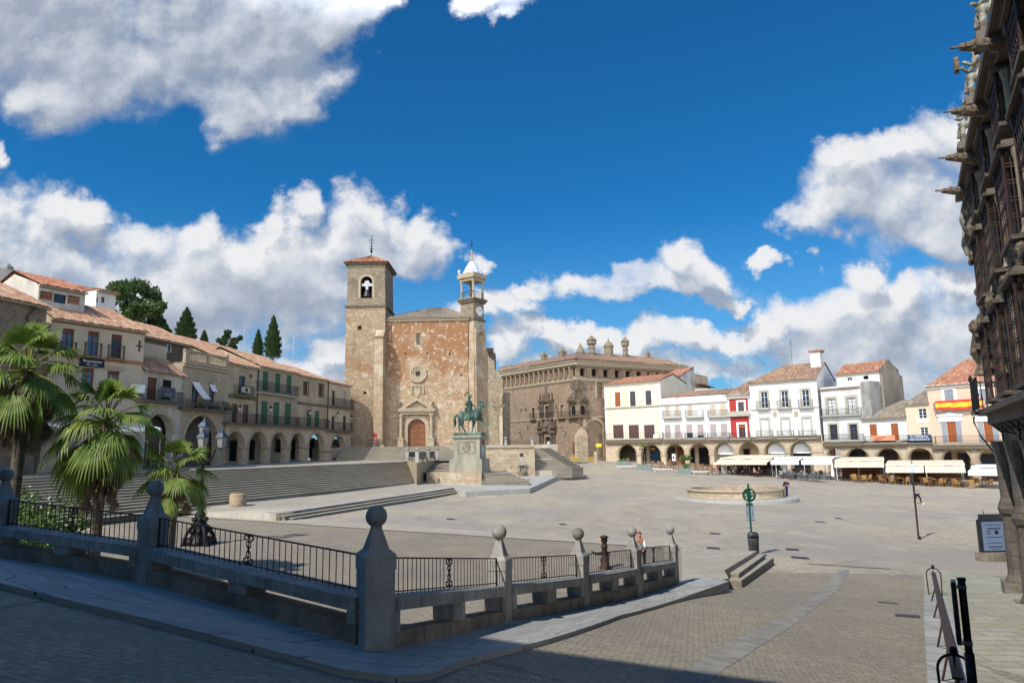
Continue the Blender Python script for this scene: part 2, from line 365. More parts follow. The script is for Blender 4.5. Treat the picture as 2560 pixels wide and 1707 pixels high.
ashlar('carved_stone', c3('8f7b62'), c3('6f5e49'), c3('4f4334'), .33, .22, [(c3('4b4033'), .9, .48, .66, .8, 1.)], .06, .02, 1.)
ashlar('house_stone', c3('b0a086'), c3('a09074'), c3('84755f'), .7, .32, [(c3('746854'), .4, .5, .78, .5, .5)], .01, .007)
ashlar('arcade_stone', c3('c9b496'), c3('b8a283'), c3('a08b70'), .62, .34, [(c3('7b6b57'), .5, .52, .78, .5, .5)], .02, .006)
ashlar('dark_palace', c3('74685a'), c3('625649'), c3('463d33'), .9, .42, [(c3('453c31'), .35, .47, .7, .75, .35), (c3('9c8a70'), .6, .6, .75, .5, 1.)], .01, .01)
ashlar('rubble', c3('ab9a7c'), c3('8d7c60'), c3('63573f'), .34, .22, [(pale, .9, .55, .7, .5, 1.)], .09, .03)
ashlar('step_stone', c3('b3a993'), c3('9f957f'), c3('857b68'), 1.3, .6, [(c3('7c7363'), .7, .55, .75, .5, 1.)], .01, .006, .3)
ashlar('old_brick', c3('97836a'), c3('7f6b53'), c3('6e5e4b'), .3, .09, [(c3('5d5242'), .4, .5, .7, .6, .6)], .01, .008)
ashlar('wall_blocks', c3('beab8b'), c3('a38a68'), c3('8a7a5f'), .8, .3, [(pale, .5, .55, .65, .6, 1.), (c3('8d5a3c'), .3, .62, .75, .5, 1.)], .03, .012)
plaster('beige_plaster', c3('c4b59d'), c3('8a7c66'), .5); plaster('tan_plaster', c3('b3a48a'), c3('6b5f4c'), .7); plaster('dirty_white', c3('c6c0b2'), c3('77705f'), .8, .7)
plaster('white_paint', (.72, .72, .70), c3('a9a498'), .55); plaster('white_paint_old', (.70, .70, .68), c3('8a8577'), .6); plaster('yellow_paint', (.71, .66, .52), c3('c4b898'), .5); plaster('yellow_trim', (.80, .79, .74), c3('bdb7a4'), .3)
plaster('red_paint', (.40, .045, .04), (.3, .05, .04), .4); plaster('peach_paint', (.70, .52, .39), c3('c4a98c'), .35); plaster('cream_paint', (.68, .58, .43), c3('b09a78'), .4)
plaster('grey_stained', c3('9b9a96'), c3('4a4947'), 1., .6); plaster('grey_brown', c3('8c8577'), c3('5c564a'), .9, .6); plaster('dark_render', c3('75695a'), c3('4a4136'), .8, .8)
plaster('orange_band', c3('a0714f'), c3('86654c'), .3)
tiles('roof_red', [c3('9c5a3c'), c3('ae6c4a'), c3('b98562'), c3('8a4a30'), c3('a57a58')], .25)
tiles('roof_pink', [c3('ab7454'), c3('bd8e6c'), c3('b08864'), c3('94603f'), c3('c6a482')], .35)
tiles('roof_brown', [c3('8c654c'), c3('a17a5c'), c3('ad8c6e'), c3('785640'), c3('937055')], .45)
tiles('roof_grey', [c3('8f8270'), c3('7c6f5e'), c3('a0917d'), c3('6e6353')], .4)
tiles('roof_orange', [c3('a3603f'), c3('b2714d'), c3('93502f'), c3('bd8460')], .12)
plain('iron', (.022, .021, .022), .5, .3, .2); plain('rusty_iron', (.06, .035, .028), .6, .3, .3, 6); plain('wood_brown', c3('6b4430'), .6); plain('wood_door', c3('7d5238'), .6, 0, .2); plain('wood_orange', c3('9a5a35'), .55)
plain('shutter_green', c3('2f5f49'), .6); plain('shutter_grey', c3('8f97a0'), .6); plain('shutter_beige', c3('c5b4a3'), .7); plain('shutter_pinkgrey', c3('a89c98'), .7); plain('shutter_brown', c3('5b4540'), .7); plain('shutter_dark', c3('4c4a4c'), .7)
plain('white_trim', (.8, .8, .79), .6, 0, .04); plain('grey_trim', c3('a9a598'), .8); plain('stone_trim', c3('a4967e'), .85, 0, .2, 5); plain('dark_trim', c3('6b604f'), .9, 0, .3, 4)
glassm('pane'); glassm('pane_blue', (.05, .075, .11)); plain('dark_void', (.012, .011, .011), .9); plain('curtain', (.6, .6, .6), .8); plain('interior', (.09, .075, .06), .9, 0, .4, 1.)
plain('awning_cream', (.70, .62, .47), .8, 0, .05); plain('awning_white', (.74, .74, .73), .7, 0, .04); plain('post_white', (.72, .71, .68), .5); plain('metal_grey', c3('8b8d90'), .35, .8); plain('metal_dark', c3('3c3d40'), .45, .5)
plain('wicker', c3('a27a48'), .7, 0, .25, 30); plain('rattan_dark', c3('4a3a33'), .7, 0, .25, 30); plain('table_wood', c3('8e6b52'), .6); plain('sign_blue', c3('2c4763'), .5, 0, .05); plain('sign_black', (.012, .013, .016), .35); plain('sign_slate', c3('444b55'), .6)
plain('red_sign', c3('a32e2c'), .5); plain('lamp_green', c3('1d5546'), .35, .1, .1); plain('flag_red', (.62, .06, .03), .7, 0, .05); plain('flag_yellow', (.83, .52, .04), .7, 0, .05); plain('banner_orange', c3('d2936f'), .7)
plain('yellow_plastic', (.75, .55, .03), .5); plain('panel_blue', c3('93a6ba'), .35, 0, .05); plain('purple_dark', c3('2b2040'), .5); plain('skin', c3('c08e72'), .55, 0, .05); plain('hair', c3('35261c'), .7)
plain('cloth_blue', c3('3c4f78'), .8); plain('cloth_navy', c3('232a3e'), .8); plain('cloth_white', (.72, .73, .76), .8); plain('cloth_beige', c3('b49c7f'), .8); plain('cloth_black', (.02, .02, .023), .8); plain('cloth_red', (.5, .05, .05), .8); plain('cloth_pink', c3('d6a3ad'), .8); plain('cloth_teal', c3('2f5456'), .8); plain('cloth_grey', c3('8a93a6'), .8); plain('cloth_brown', c3('5b3a2c'), .8)
def granite():
    for nm, c, k in (('granite', c3('b4b1a8'), .5), ('granite_slab', c3('a3a69f'), .4), ('granite_rough', c3('a09480'), .7), ('stone_ball', c3('adaaa0'), .8)):
        b = NB(nm); f = b.noise(70, 3, .7); g = b.noise(1.6, 6, .65); g2 = b.noise(5, 6, .6)
        col = b.mix(b.rng(f, .35, .65), tuple(x * .72 for x in c), tuple(x * 1.2 for x in c))
        col = b.mix(b.math('MULTIPLY', b.rng(g, .42, .66), k), col, (.085, .085, .068)); col = b.mix(b.rng(g2, .62, .72, 0, .35), col, (.42, .42, .38))
        st = b.noise(1, 5, .6, b.mp(b.tc.outputs['Object'], (7, 7, .8))); gr = b.noise(26, 4, .75); col = b.mix(b.rng(st, .5, .72, 0, .55), col, (.07, .07, .06)); col = b.mix(b.rng(gr, .35, .65, 0, .35), col, tuple(x * .45 for x in c)); b.bump(b.math('ADD', gr, g2), .5, .012); b.fin(col, .88)
granite()
def ground_mats():
    # worn granite setts of the square
    b = NB('plaza_paving'); ob = b.tc.outputs['Object']
    nz = b.noise(.7, 3, .5, ob, col=True); v = b.N.new('ShaderNodeVectorMath'); v.operation = 'MULTIPLY_ADD'; b.L.new(nz, v.inputs[0]); v.inputs[1].default_value = (.3, .3, 0); b.L.new(b.mp(ob, rot=(0, 0, R(-34))), v.inputs[2])
    q = b.N.new('ShaderNodeTexBrick'); b.L.new(v.outputs[0], q.inputs['Vector'])
    for k, c in (('Color1', c3('bcb19c')), ('Color2', c3('aba08b')), ('Mortar', c3('8f8570'))): q.inputs[k].default_value = c + (1,)
    q.inputs['Scale'].default_value = 1; q.inputs['Brick Width'].default_value = .34; q.inputs['Row Height'].default_value = .16; q.inputs['Mortar Size'].default_value = .012
    big = b.noise(.09, 6, .6, ob, dist=.6); mid = b.noise(.8, 6, .6, b.mp(ob, (1, .35, 1), rot=(0, 0, R(25))))
    c = b.mix(b.rng(big, .40, .60, 0, .75), q.outputs['Color'], c3('9c968c')); c = b.mix(b.rng(mid, .48, .75, 0, .5), c, c3('8a8172')); c = b.mix(b.rng(b.noise(.35, 4, .6, ob), .56, .7, 0, .45), c, c3('c4b9a4'))
    g_ = b.N.new('ShaderNodeTexBrick'); b.L.new(b.mp(ob, rot=(0, 0, R(-34)), loc=(1, 2, 0)), g_.inputs['Vector']); g_.inputs['Scale'].default_value = 1; g_.inputs['Brick Width'].default_value = 9; g_.inputs['Row Height'].default_value = 5; g_.inputs['Mortar Size'].default_value = .07
    g_.inputs['Color1'].default_value = (.86, .86, .86, 1); g_.inputs['Color2'].default_value = (1, 1, 1, 1); g_.inputs['Mortar'].default_value = (.72, .7, .66, 1); c = b.mix(.55, c, g_.outputs['Color'], 'MULTIPLY')
    b.bump(b.math('ADD', b.math('MULTIPLY', q.outputs['Fac'], -.5), b.noise(9, 4, .6, ob)), .4, .02); b.fin(c, .9)
    # rough cobbles of the sloping street and the lower yard
    for nm, rot, cs in (('street_cobbles', R(14), ('b3a892', 'a0957f', 'aea48f')), ('yard_cobbles', R(12), ('b5a78f', 'a39680', 'ada08a'))):
        b = NB(nm); ob = b.tc.outputs['Object']
        nz = b.noise(2.5, 3, .5, ob, col=True); v = b.N.new('ShaderNodeVectorMath'); v.operation = 'MULTIPLY_ADD'; b.L.new(nz, v.inputs[0]); v.inputs[1].default_value = (.09, .09, 0); b.L.new(b.mp(ob, rot=(0, 0, rot)), v.inputs[2])
        q = b.N.new('ShaderNodeTexBrick'); b.L.new(v.outputs[0], q.inputs['Vector'])
        for k, c in zip(('Color1', 'Color2', 'Mortar'), cs): q.inputs[k].default_value = c3(c) + (1,)
        q.inputs['Scale'].default_value = 1; q.inputs['Brick Width'].default_value = .21; q.inputs['Row Height'].default_value = .115; q.inputs['Mortar Size'].default_value = .014; q.inputs['Mortar Smooth'].default_value = .8
        big = b.noise(.35, 6, .6, ob, dist=.5); fine = b.noise(9, 7, .7, ob); rowv = b.noise(1.0, 4, .6, b.mp(ob, (1.2, 7, 1), rot=(0, 0, rot)))
        c = b.mix(b.rng(big, .40, .64, 0, .6), q.outputs['Color'], c3('8d8981')); c = b.mix(b.rng(fine, .36, .68, 0, .75), c, c3('756e60')); c = b.mix(b.rng(rowv, .45, .7, 0, .4), c, c3('7d766a'))
        b.bump(b.math('ADD', b.math('MULTIPLY', q.outputs['Fac'], -1.), b.math('MULTIPLY', fine, .8)), .8, .03); b.fin(c, .9)
    ashlar('pavement_slabs', c3('bbbab2'), c3('a8a8a1'), c3('4a4a46'), 1.5, .78, [(c3('84857a'), .8, .45, .7, .6, 1.), (c3('75766c'), 2.5, .55, .75, .4, 1.)], .0, .016, .15, 'UV')
    ashlar('mossy_slabs', c3('b5b09b'), c3('a5a18c'), c3('7c7964'), .85, .42, [(c3('8f9570'), .5, .46, .66, .5, 1.), (c3('c2bca6'), .9, .56, .7, .6, 1.)], .02, .02, .4, 'Object')
    ashlar('terrace_paving', c3('b9b09c'), c3('aaa08b'), c3('90866f'), .9, .45, [(c3('908673'), .3, .48, .7, .5, 1.)], .01, .008, .2, 'Object')
    ashlar('pale_slabs', c3('bdbab0'), c3('b0ada3'), c3('8f8b80'), 1.2, .6, [(c3('a09c90'), .5, .5, .7, .5, 1.)], .01, .006, .2, 'Object')
    ashlar('pale_strip', c3('bcb09c'), c3('aea28e'), c3('978b78'), 1.0, .5, [(c3('9d917e'), .5, .5, .7, .5, 1.)], .01, .006, .2, 'Object')
ground_mats()
def organics():
    for nm, a, bb, cc in (('palm_green', (.055, .13, .018), (.19, .28, .045), (.30, .34, .08)), ('tree_green', (.022, .05, .014), (.06, .105, .028), (.095, .14, .04)), ('cypress_green', (.016, .038, .012), (.035, .07, .02), (.06, .1, .03)), ('shrub_green', (.03, .075, .015), (.09, .16, .03), (.16, .22, .05)), ('palm_dead', (.10, .075, .05), (.2, .15, .1), (.3, .23, .16))):
        b = NB(nm); gi = b.N.new('ShaderNodeNewGeometry'); f = b.math('ADD', b.math('MULTIPLY', gi.outputs['Random Per Island'], .6), b.math('MULTIPLY', b.noise(1.2, 4), .5))
        b.fin(b.ramp(f, (.15, a), (.5, bb), (.95, cc)), .5, 0, .35); b.bs.inputs['Transmission Weight'].default_value = 0
        tr = b.N.new('ShaderNodeBsdfTranslucent'); tr.inputs[0].default_value = tuple(x * 1.3 for x in bb) + (1,); ad = b.N.new('ShaderNodeMixShader'); ad.inputs[0].default_value = .25
        out = [x for x in b.N if x.type == 'OUTPUT_MATERIAL'][0]; b.L.new(b.bs.outputs[0], ad.inputs[1]); b.L.new(tr.outputs[0], ad.inputs[2]); b.L.new(ad.outputs[0], out.inputs[0])
    b = NB('bark'); f = b.noise(3, 6, .6, b.mp(b.tc.outputs['Object'], (1, 1, 5))); b.bump(f, .8, .04); b.fin(b.ramp(f, (.3, (.07, .055, .04)), (.7, (.2, .17, .13))), .95)
    b = NB('bronze'); f = b.noise(2.2, 6, .6, b.mp(b.tc.outputs['Object'], (1, 1, .5))); b.fin(b.ramp(f, (.34, (.025, .04, .042)), (.5, (.065, .11, .09)), (.68, (.17, .27, .2))), .6, .35)
    b = NB('pedestal_stone'); uv = b.tc.outputs['UV']; f = b.noise(1.1, 6, .6, b.mp(uv, (1, .25, 1))); g = b.noise(3, 5, .6, uv); c = b.mix(b.rng(f, .40, .64, 0, .85), c3('a39d8c'), c3('7b7d6e')); c = b.mix(b.rng(g, .55, .7, 0, .4), c, c3('8a806a'))
    sp = b.N.new('ShaderNodeSeparateXYZ'); b.L.new(b.tc.outputs['Object'], sp.inputs[0]); c = b.mix(b.rng(sp.outputs[2], 4.2, 5.0, 0, .55), c, c3('6f9480')); b.fin(c, .85)
    b = NB('water'); f = b.noise(2.5, 4); b.bump(f, .3, .02); b.fin((.05, .045, .02), .05, 0, .5)
    b = NB('statue_stone'); f = b.noise(5, 6, .6); b.fin(b.ramp(f, (.35, c3('5f5c50')), (.6, c3('a39f8e'))), .9)
organics(); ashlar('fountain_stone', c3('bfa98a'), c3('b29b7a'), c3('8d7a5f'), 1.2, .4, [(c3('7d6a4c'), .9, .5, .7, .7, .4)], .01, .006)
b = NB('spire_tiles'); uv = b.tc.outputs['Object']; q = b.N.new('ShaderNodeTexChecker'); q.inputs['Scale'].default_value = 3.2; q.inputs['Color1'].default_value = (.72, .74, .82, 1); q.inputs['Color2'].default_value = (.42, .47, .68, 1); b.L.new(uv, q.inputs['Vector']); b.fin(q.outputs['Color'], .35)
plain('bench_stone', c3('c9c6bd'), .7, 0, .1); plain('planter_grey', c3('75807c'), .7); plain('bin_grey', c3('46494b'), .4, .1, .08); plain('lamp_slate', c3('4c5661'), .45, .3, .1)
plain('lantern_glass', c3('99968f'), .25, 0, .05)
plain('palm_stalk', c3('8f8a3e'), .6, 0, .3, 8); plain('bed_soil', c3('5b5137'), .95, 0, .4, 4)

ashlar('step_riser', c3('8b8270'), c3('776f5e'), c3('5f5849'), 1.1, .6, [(c3('5d5648'), .8, .5, .72, .6, 1.)], .01, .006, .3)  # shade under the tread nosings is put into this darker riser colour

plain('patch_grey', c3('8d8a82'), .95, 0, .25, 2.5, spec=.1)

plain('board_blue', c3('7688a0'), .4, 0, .05)
# ---------------------------------------------------------------- ground sheets
def sheet(name, mat, xs, ys, f, uvscale=None):
    mb = MB()
    for y in ys:
        for x in xs: mb.v.append((x, y, f(x, y)))
    W = len(xs)
    for j in range(len(ys) - 1):
        for i in range(W - 1): a = j * W + i; mb.f.append((a, a + 1, a + W + 1, a + W))
    return struct(name, mb, mat, True)
def strip(name, mat, inner, outer, f, n=40, cross=6, lift=0., skirt=.25, z1=None, kind=True):
    """sheet between two polylines (world xy), laid on f, with a kerb face along the outer edge"""
    def res(pl):
        P = [Vector(p[:2]) for p in pl]; L = [0]
        for a, b in zip(P, P[1:]): L.append(L[-1] + (b - a).length)
        out = []
        for i in range(n + 1):
            t = L[-1] * i / n; k = max(j for j in range(len(L)) if L[j] <= t + 1e-9); k = min(k, len(P) - 2); out.append(P[k].lerp(P[k + 1], (t - L[k]) / max(1e-9, L[k + 1] - L[k])))
        return out
    A, B = res(inner), res(outer); mb = MB(); dist = 0
    for i in range(n + 1):
        if i: dist += ((A[i] + B[i]) / 2 - (A[i - 1] + B[i - 1]) / 2).length
        for j in range(cross + 1):
            p = A[i].lerp(B[i], j / cross); mb.uv[len(mb.v)] = (dist, (B[i] - A[i]).length * (j / cross)); mb.v.append((p.x, p.y, f(p.x, p.y) + lift))
        p = B[i]; mb.uv[len(mb.v)] = (dist, -9 + skirt); mb.v.append((p.x, p.y, f(p.x, p.y) + lift - skirt))
    W = cross + 2
    for i in range(n):
        for j in range(W - 1): a = i * W + j; mb.f.append((a, a + 1, a + W + 1, a + W))
    return struct(name, mb, mat)
def fr(a, b, n): return [a + (b - a) * i / n for i in range(n + 1)]
xs = [-1500, -500, -200, -120] + fr(-90, 90, 45) + [120, 200, 500, 1500]
ys = [-300, -100, -30] + fr(0, 160, 40) + [200, 300, 600, 1500]
cl = lambda x, y: plaza_h(max(-60, min(80, x)), max(0, min(150, y)))
sheet('plaza_ground', 'plaza_paving', xs, ys, cl)
# pillar positions of the balustrade, along the retaining edge
PIL = [(-13.1, 15.1), (-9.55, 13.5), (-5.83, 11.7), (-1.69, 8.85), (-.28, 12.85), (1.39, 16.06), (3.05, 19.0), (4.73, 22.2)]
LIFT = [0, 0, 0, 0, 0, .06, .12, .08]
# street sheet: near side of the balustrade
def street():
    mb = MB(); n = 60; A = [(-40, 26), (-20, 18)] + PIL + [(6.0, 24.0), (7.3, 26.8), (9.9, 28.6), (14, 28.4), (19, 28.0), (30, 27.5)]
    B = [(-40, -20), (-20, -12), (-14, -10), (-9, -9), (-5, -8), (0, -6), (2, -2), (6, 0), (9, 3), (14, 6), (17, 8), (19, 10), (22, 12), (26, 14), (30, 17), (30, 19)]
    def res(P):
        out = []
        for i in range(n + 1):
            t = i / n * (len(P) - 1); k = min(int(t), len(P) - 2); out.append(Vector(P[k]).lerp(Vector(P[k + 1]), t - k))
        return out
    A, B = res(A), res(B); cr = 60
    for a, b in zip(A, B):
        for j in range(cr + 1): p = a.lerp(b, (j / cr) ** 1.5); mb.v.append((p.x, p.y, street_h(p.x, p.y)))
    for i in range(n):
        for j in range(cr): a = i * (cr + 1) + j; mb.f.append((a, a + cr + 1, a + cr + 2, a + 1))
    return struct('street', mb, 'street_cobbles', True)
street()
wk = lambda u, v: ong(u, v, walk_h)
outer = [wk(-420, 1375), wk(-200, 1418), wk(0, 1455), wk(130, 1489), wk(704, 1630), wk(850, 1670), wk(960, 1687), wk(1064, 1686), wk(1183, 1640), wk(1350, 1602), wk(1550, 1537), wk(1750, 1477), wk(1822, 1452)]
inner = [(-16.5, 16.2)] + PIL[:3] + [(-1.69, 8.85), (-1.45, 9.1)] + PIL[4:] + [(6.3, 24.4)]
strip('pavement', 'pavement_slabs', inner, outer, walk_h, 90, 8, skirt=.9)
# cobbled lower yard and the pale kerb line that bounds it
yd = lambda u, v: ong(u, v, plaza_h)
line = [yd(380, 1288), yd(570, 1299), yd(965, 1326), yd(1562, 1364), yd(1700, 1374)]
near = [(-21, 20), (-12, 15), (-6, 12), (0, 13.5), (3, 19), (4.7, 22.15), (5.6, 23.6)]
mb = MB(); n = 40
def resm(P, n):
    P = [Vector(p[:2]) for p in P]; out = []
    for i in range(n + 1): t = i / n * (len(P) - 1); k = min(int(t), len(P) - 2); out.append(P[k].lerp(P[k + 1], t - k))
    return out
def lay(name, mat, A, B, f, lift, n=40, cr=10):
    mb = MB(); A, B = resm(A, n), resm(B, n)
    for a, b in zip(A, B):
        for j in range(cr + 1): p = a.lerp(b, j / cr); mb.v.append((p.x, p.y, f(p.x, p.y) + lift))
    for i in range(n):
        for j in range(cr): a = i * (cr + 1) + j; mb.f.append((a, a + cr + 1, a + cr + 2, a + 1))
    return struct(name, mb, mat, True)
lay('yard_paving', 'yard_cobbles', line, near, plaza_h, .015)
line2 = [yd(u, v) for u, v in ((380, 1276), (570, 1287), (965, 1311), (1562, 1352), (1700, 1364))]
lay('kerb_line', 'pale_strip', line2, line, plaza_h, .03, 30, 3)
def dark_line(name, pts, f, w=.05, lift=.035):
    P = [Vector(p[:2]) for p in pts]; d = (P[-1] - P[0]).normalized(); nn = Vector((-d.y, d.x)) * w
    return lay(name, 'dark_trim', [p + nn for p in P], [p - nn for p in P], f, lift, 30, 1)
dark_line('kerb_joint', line, plaza_h, .05)
st = lambda u, v: ong(u, v, street_h)
dark_line('street_joint', [st(2020, 1409), st(2225, 1422)], street_h, .05, .01)
# smooth grey patch running down the street, and darker asphalt lines
lay('street_patch', 'patch_grey', [st(2096, 1424), st(2052, 1475), st(1966, 1534), st(1816, 1605), st(1689, 1688), st(1660, 1712)], [st(2123, 1424), st(2088, 1479), st(2005, 1546), st(1902, 1613), st(1816, 1668), st(1760, 1712)], street_h, .006, 30, 4)
lay('pavement_line', 'granite_rough', [st(0, 1513), st(130, 1490)], [st(0, 1521), st(136, 1496)], street_h, .006, 8, 1)
lay('pavement_line', 'granite_rough', [st(1178, 1648), st(1450, 1712)], [st(1200, 1646), st(1480, 1706)], street_h, .006, 8, 1)
# green-grey slabs and the concrete ramp on the right
rt = [st(2308, 1420), st(2309, 1500), st(2312, 1600), st(2322, 1760)]
rampi = [st(2310, 1493), st(2311, 1560), st(2316, 1650), st(2322, 1760)]; rampo = [st(2366, 1494), st(2388, 1560), st(2410, 1650), st(2440, 1760)]
lay('mossy_pavement', 'mossy_slabs', [st(2308, 1418), st(2310, 1493), st(2316, 1650), st(2322, 1760)], [(18.8, 27), (16.5, 23), (13.2, 17.5), (9.9, 12)], street_h, .012, 24, 16)
lay('ramp', 'pavement_slabs', rampi, rampo, street_h, .05, 24, 4)
lay('drain_cover', 'metal_dark', [st(2237, 1534), st(2239, 1540)], [st(2300, 1538), st(2301, 1545)], street_h, .01, 4, 2)
lay('drain_cover', 'metal_dark', [st(2194, 1503), st(2196, 1506)], [st(2245, 1507), st(2246, 1509)], street_h, .01, 4, 2)
for a, b in (((1776, 1334), (1803, 1336)), ((1769, 1371), (1801, 1373)), ((1982, 1395), (2026, 1398)), ((1968, 1375), (2000, 1376)), ((2041, 1305), (2065, 1307)), ((2090, 1296), (2108, 1297)), ((1114, 1298), (1135, 1299)), ((1398, 1311), (1415, 1311.5))):
    p, q = yd(*a), yd(*b); f = (lambda x, y: max(street_h(x, y) if x > 7 and y < 30 else -9, plaza_h(x, y)))
    lay('manhole_cover', 'metal_dark', [p, q], [p + Vector((.05, .45, 0)), q + Vector((.05, .45, 0))], f, .03, 2, 2)
# ---------------------------------------------------------------- balustrade
def pillar(mb, h=1.05, w=.165):
    mb.box(-w, w, -w, w, -.5, h - .2); mb.box(-w - .012, w + .012, -w - .012, w + .012, h - .2, h - .03)
    mb.box(-w - .012, w + .012, -w - .012, w + .012, h - .03, h, taper=.02)
    mb.lathe([(w * 1.30, h), (w * .98, h + .04), (.08, h + .27), (.075, h + .32)], n=4, rot=R(45)); return mb
bal = thing('balustrade', 'grey granite balustrade with ball-topped pillars and iron rails running down the pavement', 'balustrade', (0, 0, 0))
base = []
for i, (x, y) in enumerate(PIL):
    z = walk_h(x, y) + LIFT[i]; base.append(Vector((x, y, z)))
for i, p in enumerate(base):
    d = (base[i + 1] - p) if i < 3 else (p - base[i - 1] if i > 3 else Vector((.12, -1, 0)))
    if i == 3: ang = math.atan2(base[4].y - base[2].y, base[4].x - base[2].x) + R(18)
    else: ang = math.atan2(d.y, d.x)
    M = Matrix.Translation(p) @ Matrix.Rotation(ang, 4, 'Z')
    mb = MB(); pillar(mb, 1.05 + (.05 if i == 3 else 0), .18 if i == 3 else .165); mb.v = [tuple(M @ Vector(q)) for q in mb.v]; pl = mb.build('pillar', 'granite', bal)
    MB().ball(p + Vector((0, 0, 1.48 + (.04 if i == 3 else 0))), .132, 20).build('ball', 'stone_ball', pl, True)
def scroll(mb, P, z0, h, r=.011):
    for sy in (1, -1):
        for sx in (1, -1):
            pts = []
            for k in range(22):
                t = k / 21; a = t * 3.6 * math.pi / 1.9; rr = .062 * (1 - .72 * t); pts.append(P(sx * (.065 - rr * math.cos(a) * .95), z0 + h * (.5 + sy * (.36 - (.0)) + sy * rr * math.sin(a) / h * .9)))
            mb.tube(pts, r, 5)
            mb.tube([P(0, z0 + h * .5), P(sx * .045, z0 + h * (.5 + sy * .12)), P(sx * .05, z0 + h * (.5 + sy * .22)), P(0, z0 + h * (.5 + sy * .3))], r, 5)
for i in range(len(base) - 1):
    a, b = base[i], base[i + 1]; d = (b - a); L = Vector((d.x, d.y)).length; e = Vector((d.x, d.y, 0)).normalized(); nn = Vector((e.y, -e.x, 0)); sl = d.z / L
    g0, g1 = .17, L - .17
    def P(s, dn, z): q = a + e * s + nn * dn; return Vector((q.x, q.y, a.z + sl * s + z))
    def slab(mb, s0, s1, n0, n1, z0, z1):
        vs = [P(s, k, z) for z in (z0, z1) for s, k in ((s0, n0), (s1, n0), (s1, n1), (s0, n1))]
        mb.add(vs, [(0, 1, 2, 3), (7, 6, 5, 4), (0, 4, 5, 1), (1, 5, 6, 2), (2, 6, 7, 3), (3, 7, 4, 0)])
    lo = .26 if i < 3 else .17
    mb = MB(); slab(mb, g0, g1, -.15, .15, -.5, lo); mb.build('plinth', 'granite_rough', bal)
    md = L / 2
    for s0, s1 in ((g0, g0 + .14), (md - .2, md + .2), (g1 - .14, g1)): mb = MB(); slab(mb, s0, s1, -.17, .17, lo + .003, .42); mb.build('support_block', 'granite', bal)
    for s0, s1 in ((g0, md - .006), (md + .006, g1)): mb = MB(); slab(mb, s0, s1, -.21, .21, .42, .575); mb.build('bench_slab', 'granite', bal)
    mb = MB(); zr = 1.03
    mb.tube([P(g0, 0, zr), P(g1, 0, zr)], .014, 4); mb.tube([P(g0, 0, .62), P(g1, 0, .62)], .011, 4)
    nb = int((g1 - g0) / .125)
    for k in range(nb + 1):
        s = g0 + .03 + (g1 - g0 - .06) * k / nb
        if abs(s - md) < .1: continue
        mb.tube([P(s, 0, .58), P(s, 0, zr)], .0075, 4)
    mb.tube([P(g0 + .01, 0, .575), P(g0 + .01, 0, zr + .01)], .017, 4); mb.tube([P(g1 - .01, 0, .575), P(g1 - .01, 0, zr + .01)], .017, 4)
    mb.tube([P(md, 0, .6), P(md, 0, zr)], .009, 4)
    scroll(mb, lambda s, z: P(md + s, 0, z), .62, zr - .62)
    mb.build('railing', 'rusty_iron', bal)
# ---------------------------------------------------------------- landing and three steps at the foot of the pavement
def landing():
    zt = .72
    s0 = [onz(1811, 1425, zt), onz(1892, 1376, zt)]; e = (s0[1] - s0[0]).normalized(); nn = Vector((e.y, -e.x, 0))
    mb = MB()
    tl = onz(1705, 1379, zt); br = onz(1822, 1452, .62)
    ps = [(5.0, 22.4), (6.2, 22.4 + .9), (s0[0].x, s0[0].y), (s0[1].x, s0[1].y), (tl.x, tl.y + 0)]
    mb.prism([(4.98, 22.1), (br.x, br.y), (s0[0].x, s0[0].y), (s0[1].x, s0[1].y), (tl.x, tl.y)], -.3, lambda x, y: zt)
    struct('landing', mb, 'terrace_paving')
    for k, (a, b) in enumerate((((1811, 1425), (1892, 1376)), ((1849, 1431), (1913, 1385)), ((1855, 1449), (1934, 1393)))):
        if k == 0: continue
        z = zt - .17 * k; A, B = onz(*a, z), onz(*b, z); A = A - e * .1
        q = [(A.x, A.y), (B.x, B.y), (B.x - nn.x * .9, B.y - nn.y * .9), (A.x - nn.x * .9, A.y - nn.y * .9)]
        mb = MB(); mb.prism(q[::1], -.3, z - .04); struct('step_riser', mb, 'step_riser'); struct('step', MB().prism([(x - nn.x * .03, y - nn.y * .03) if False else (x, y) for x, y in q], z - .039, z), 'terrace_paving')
landing()
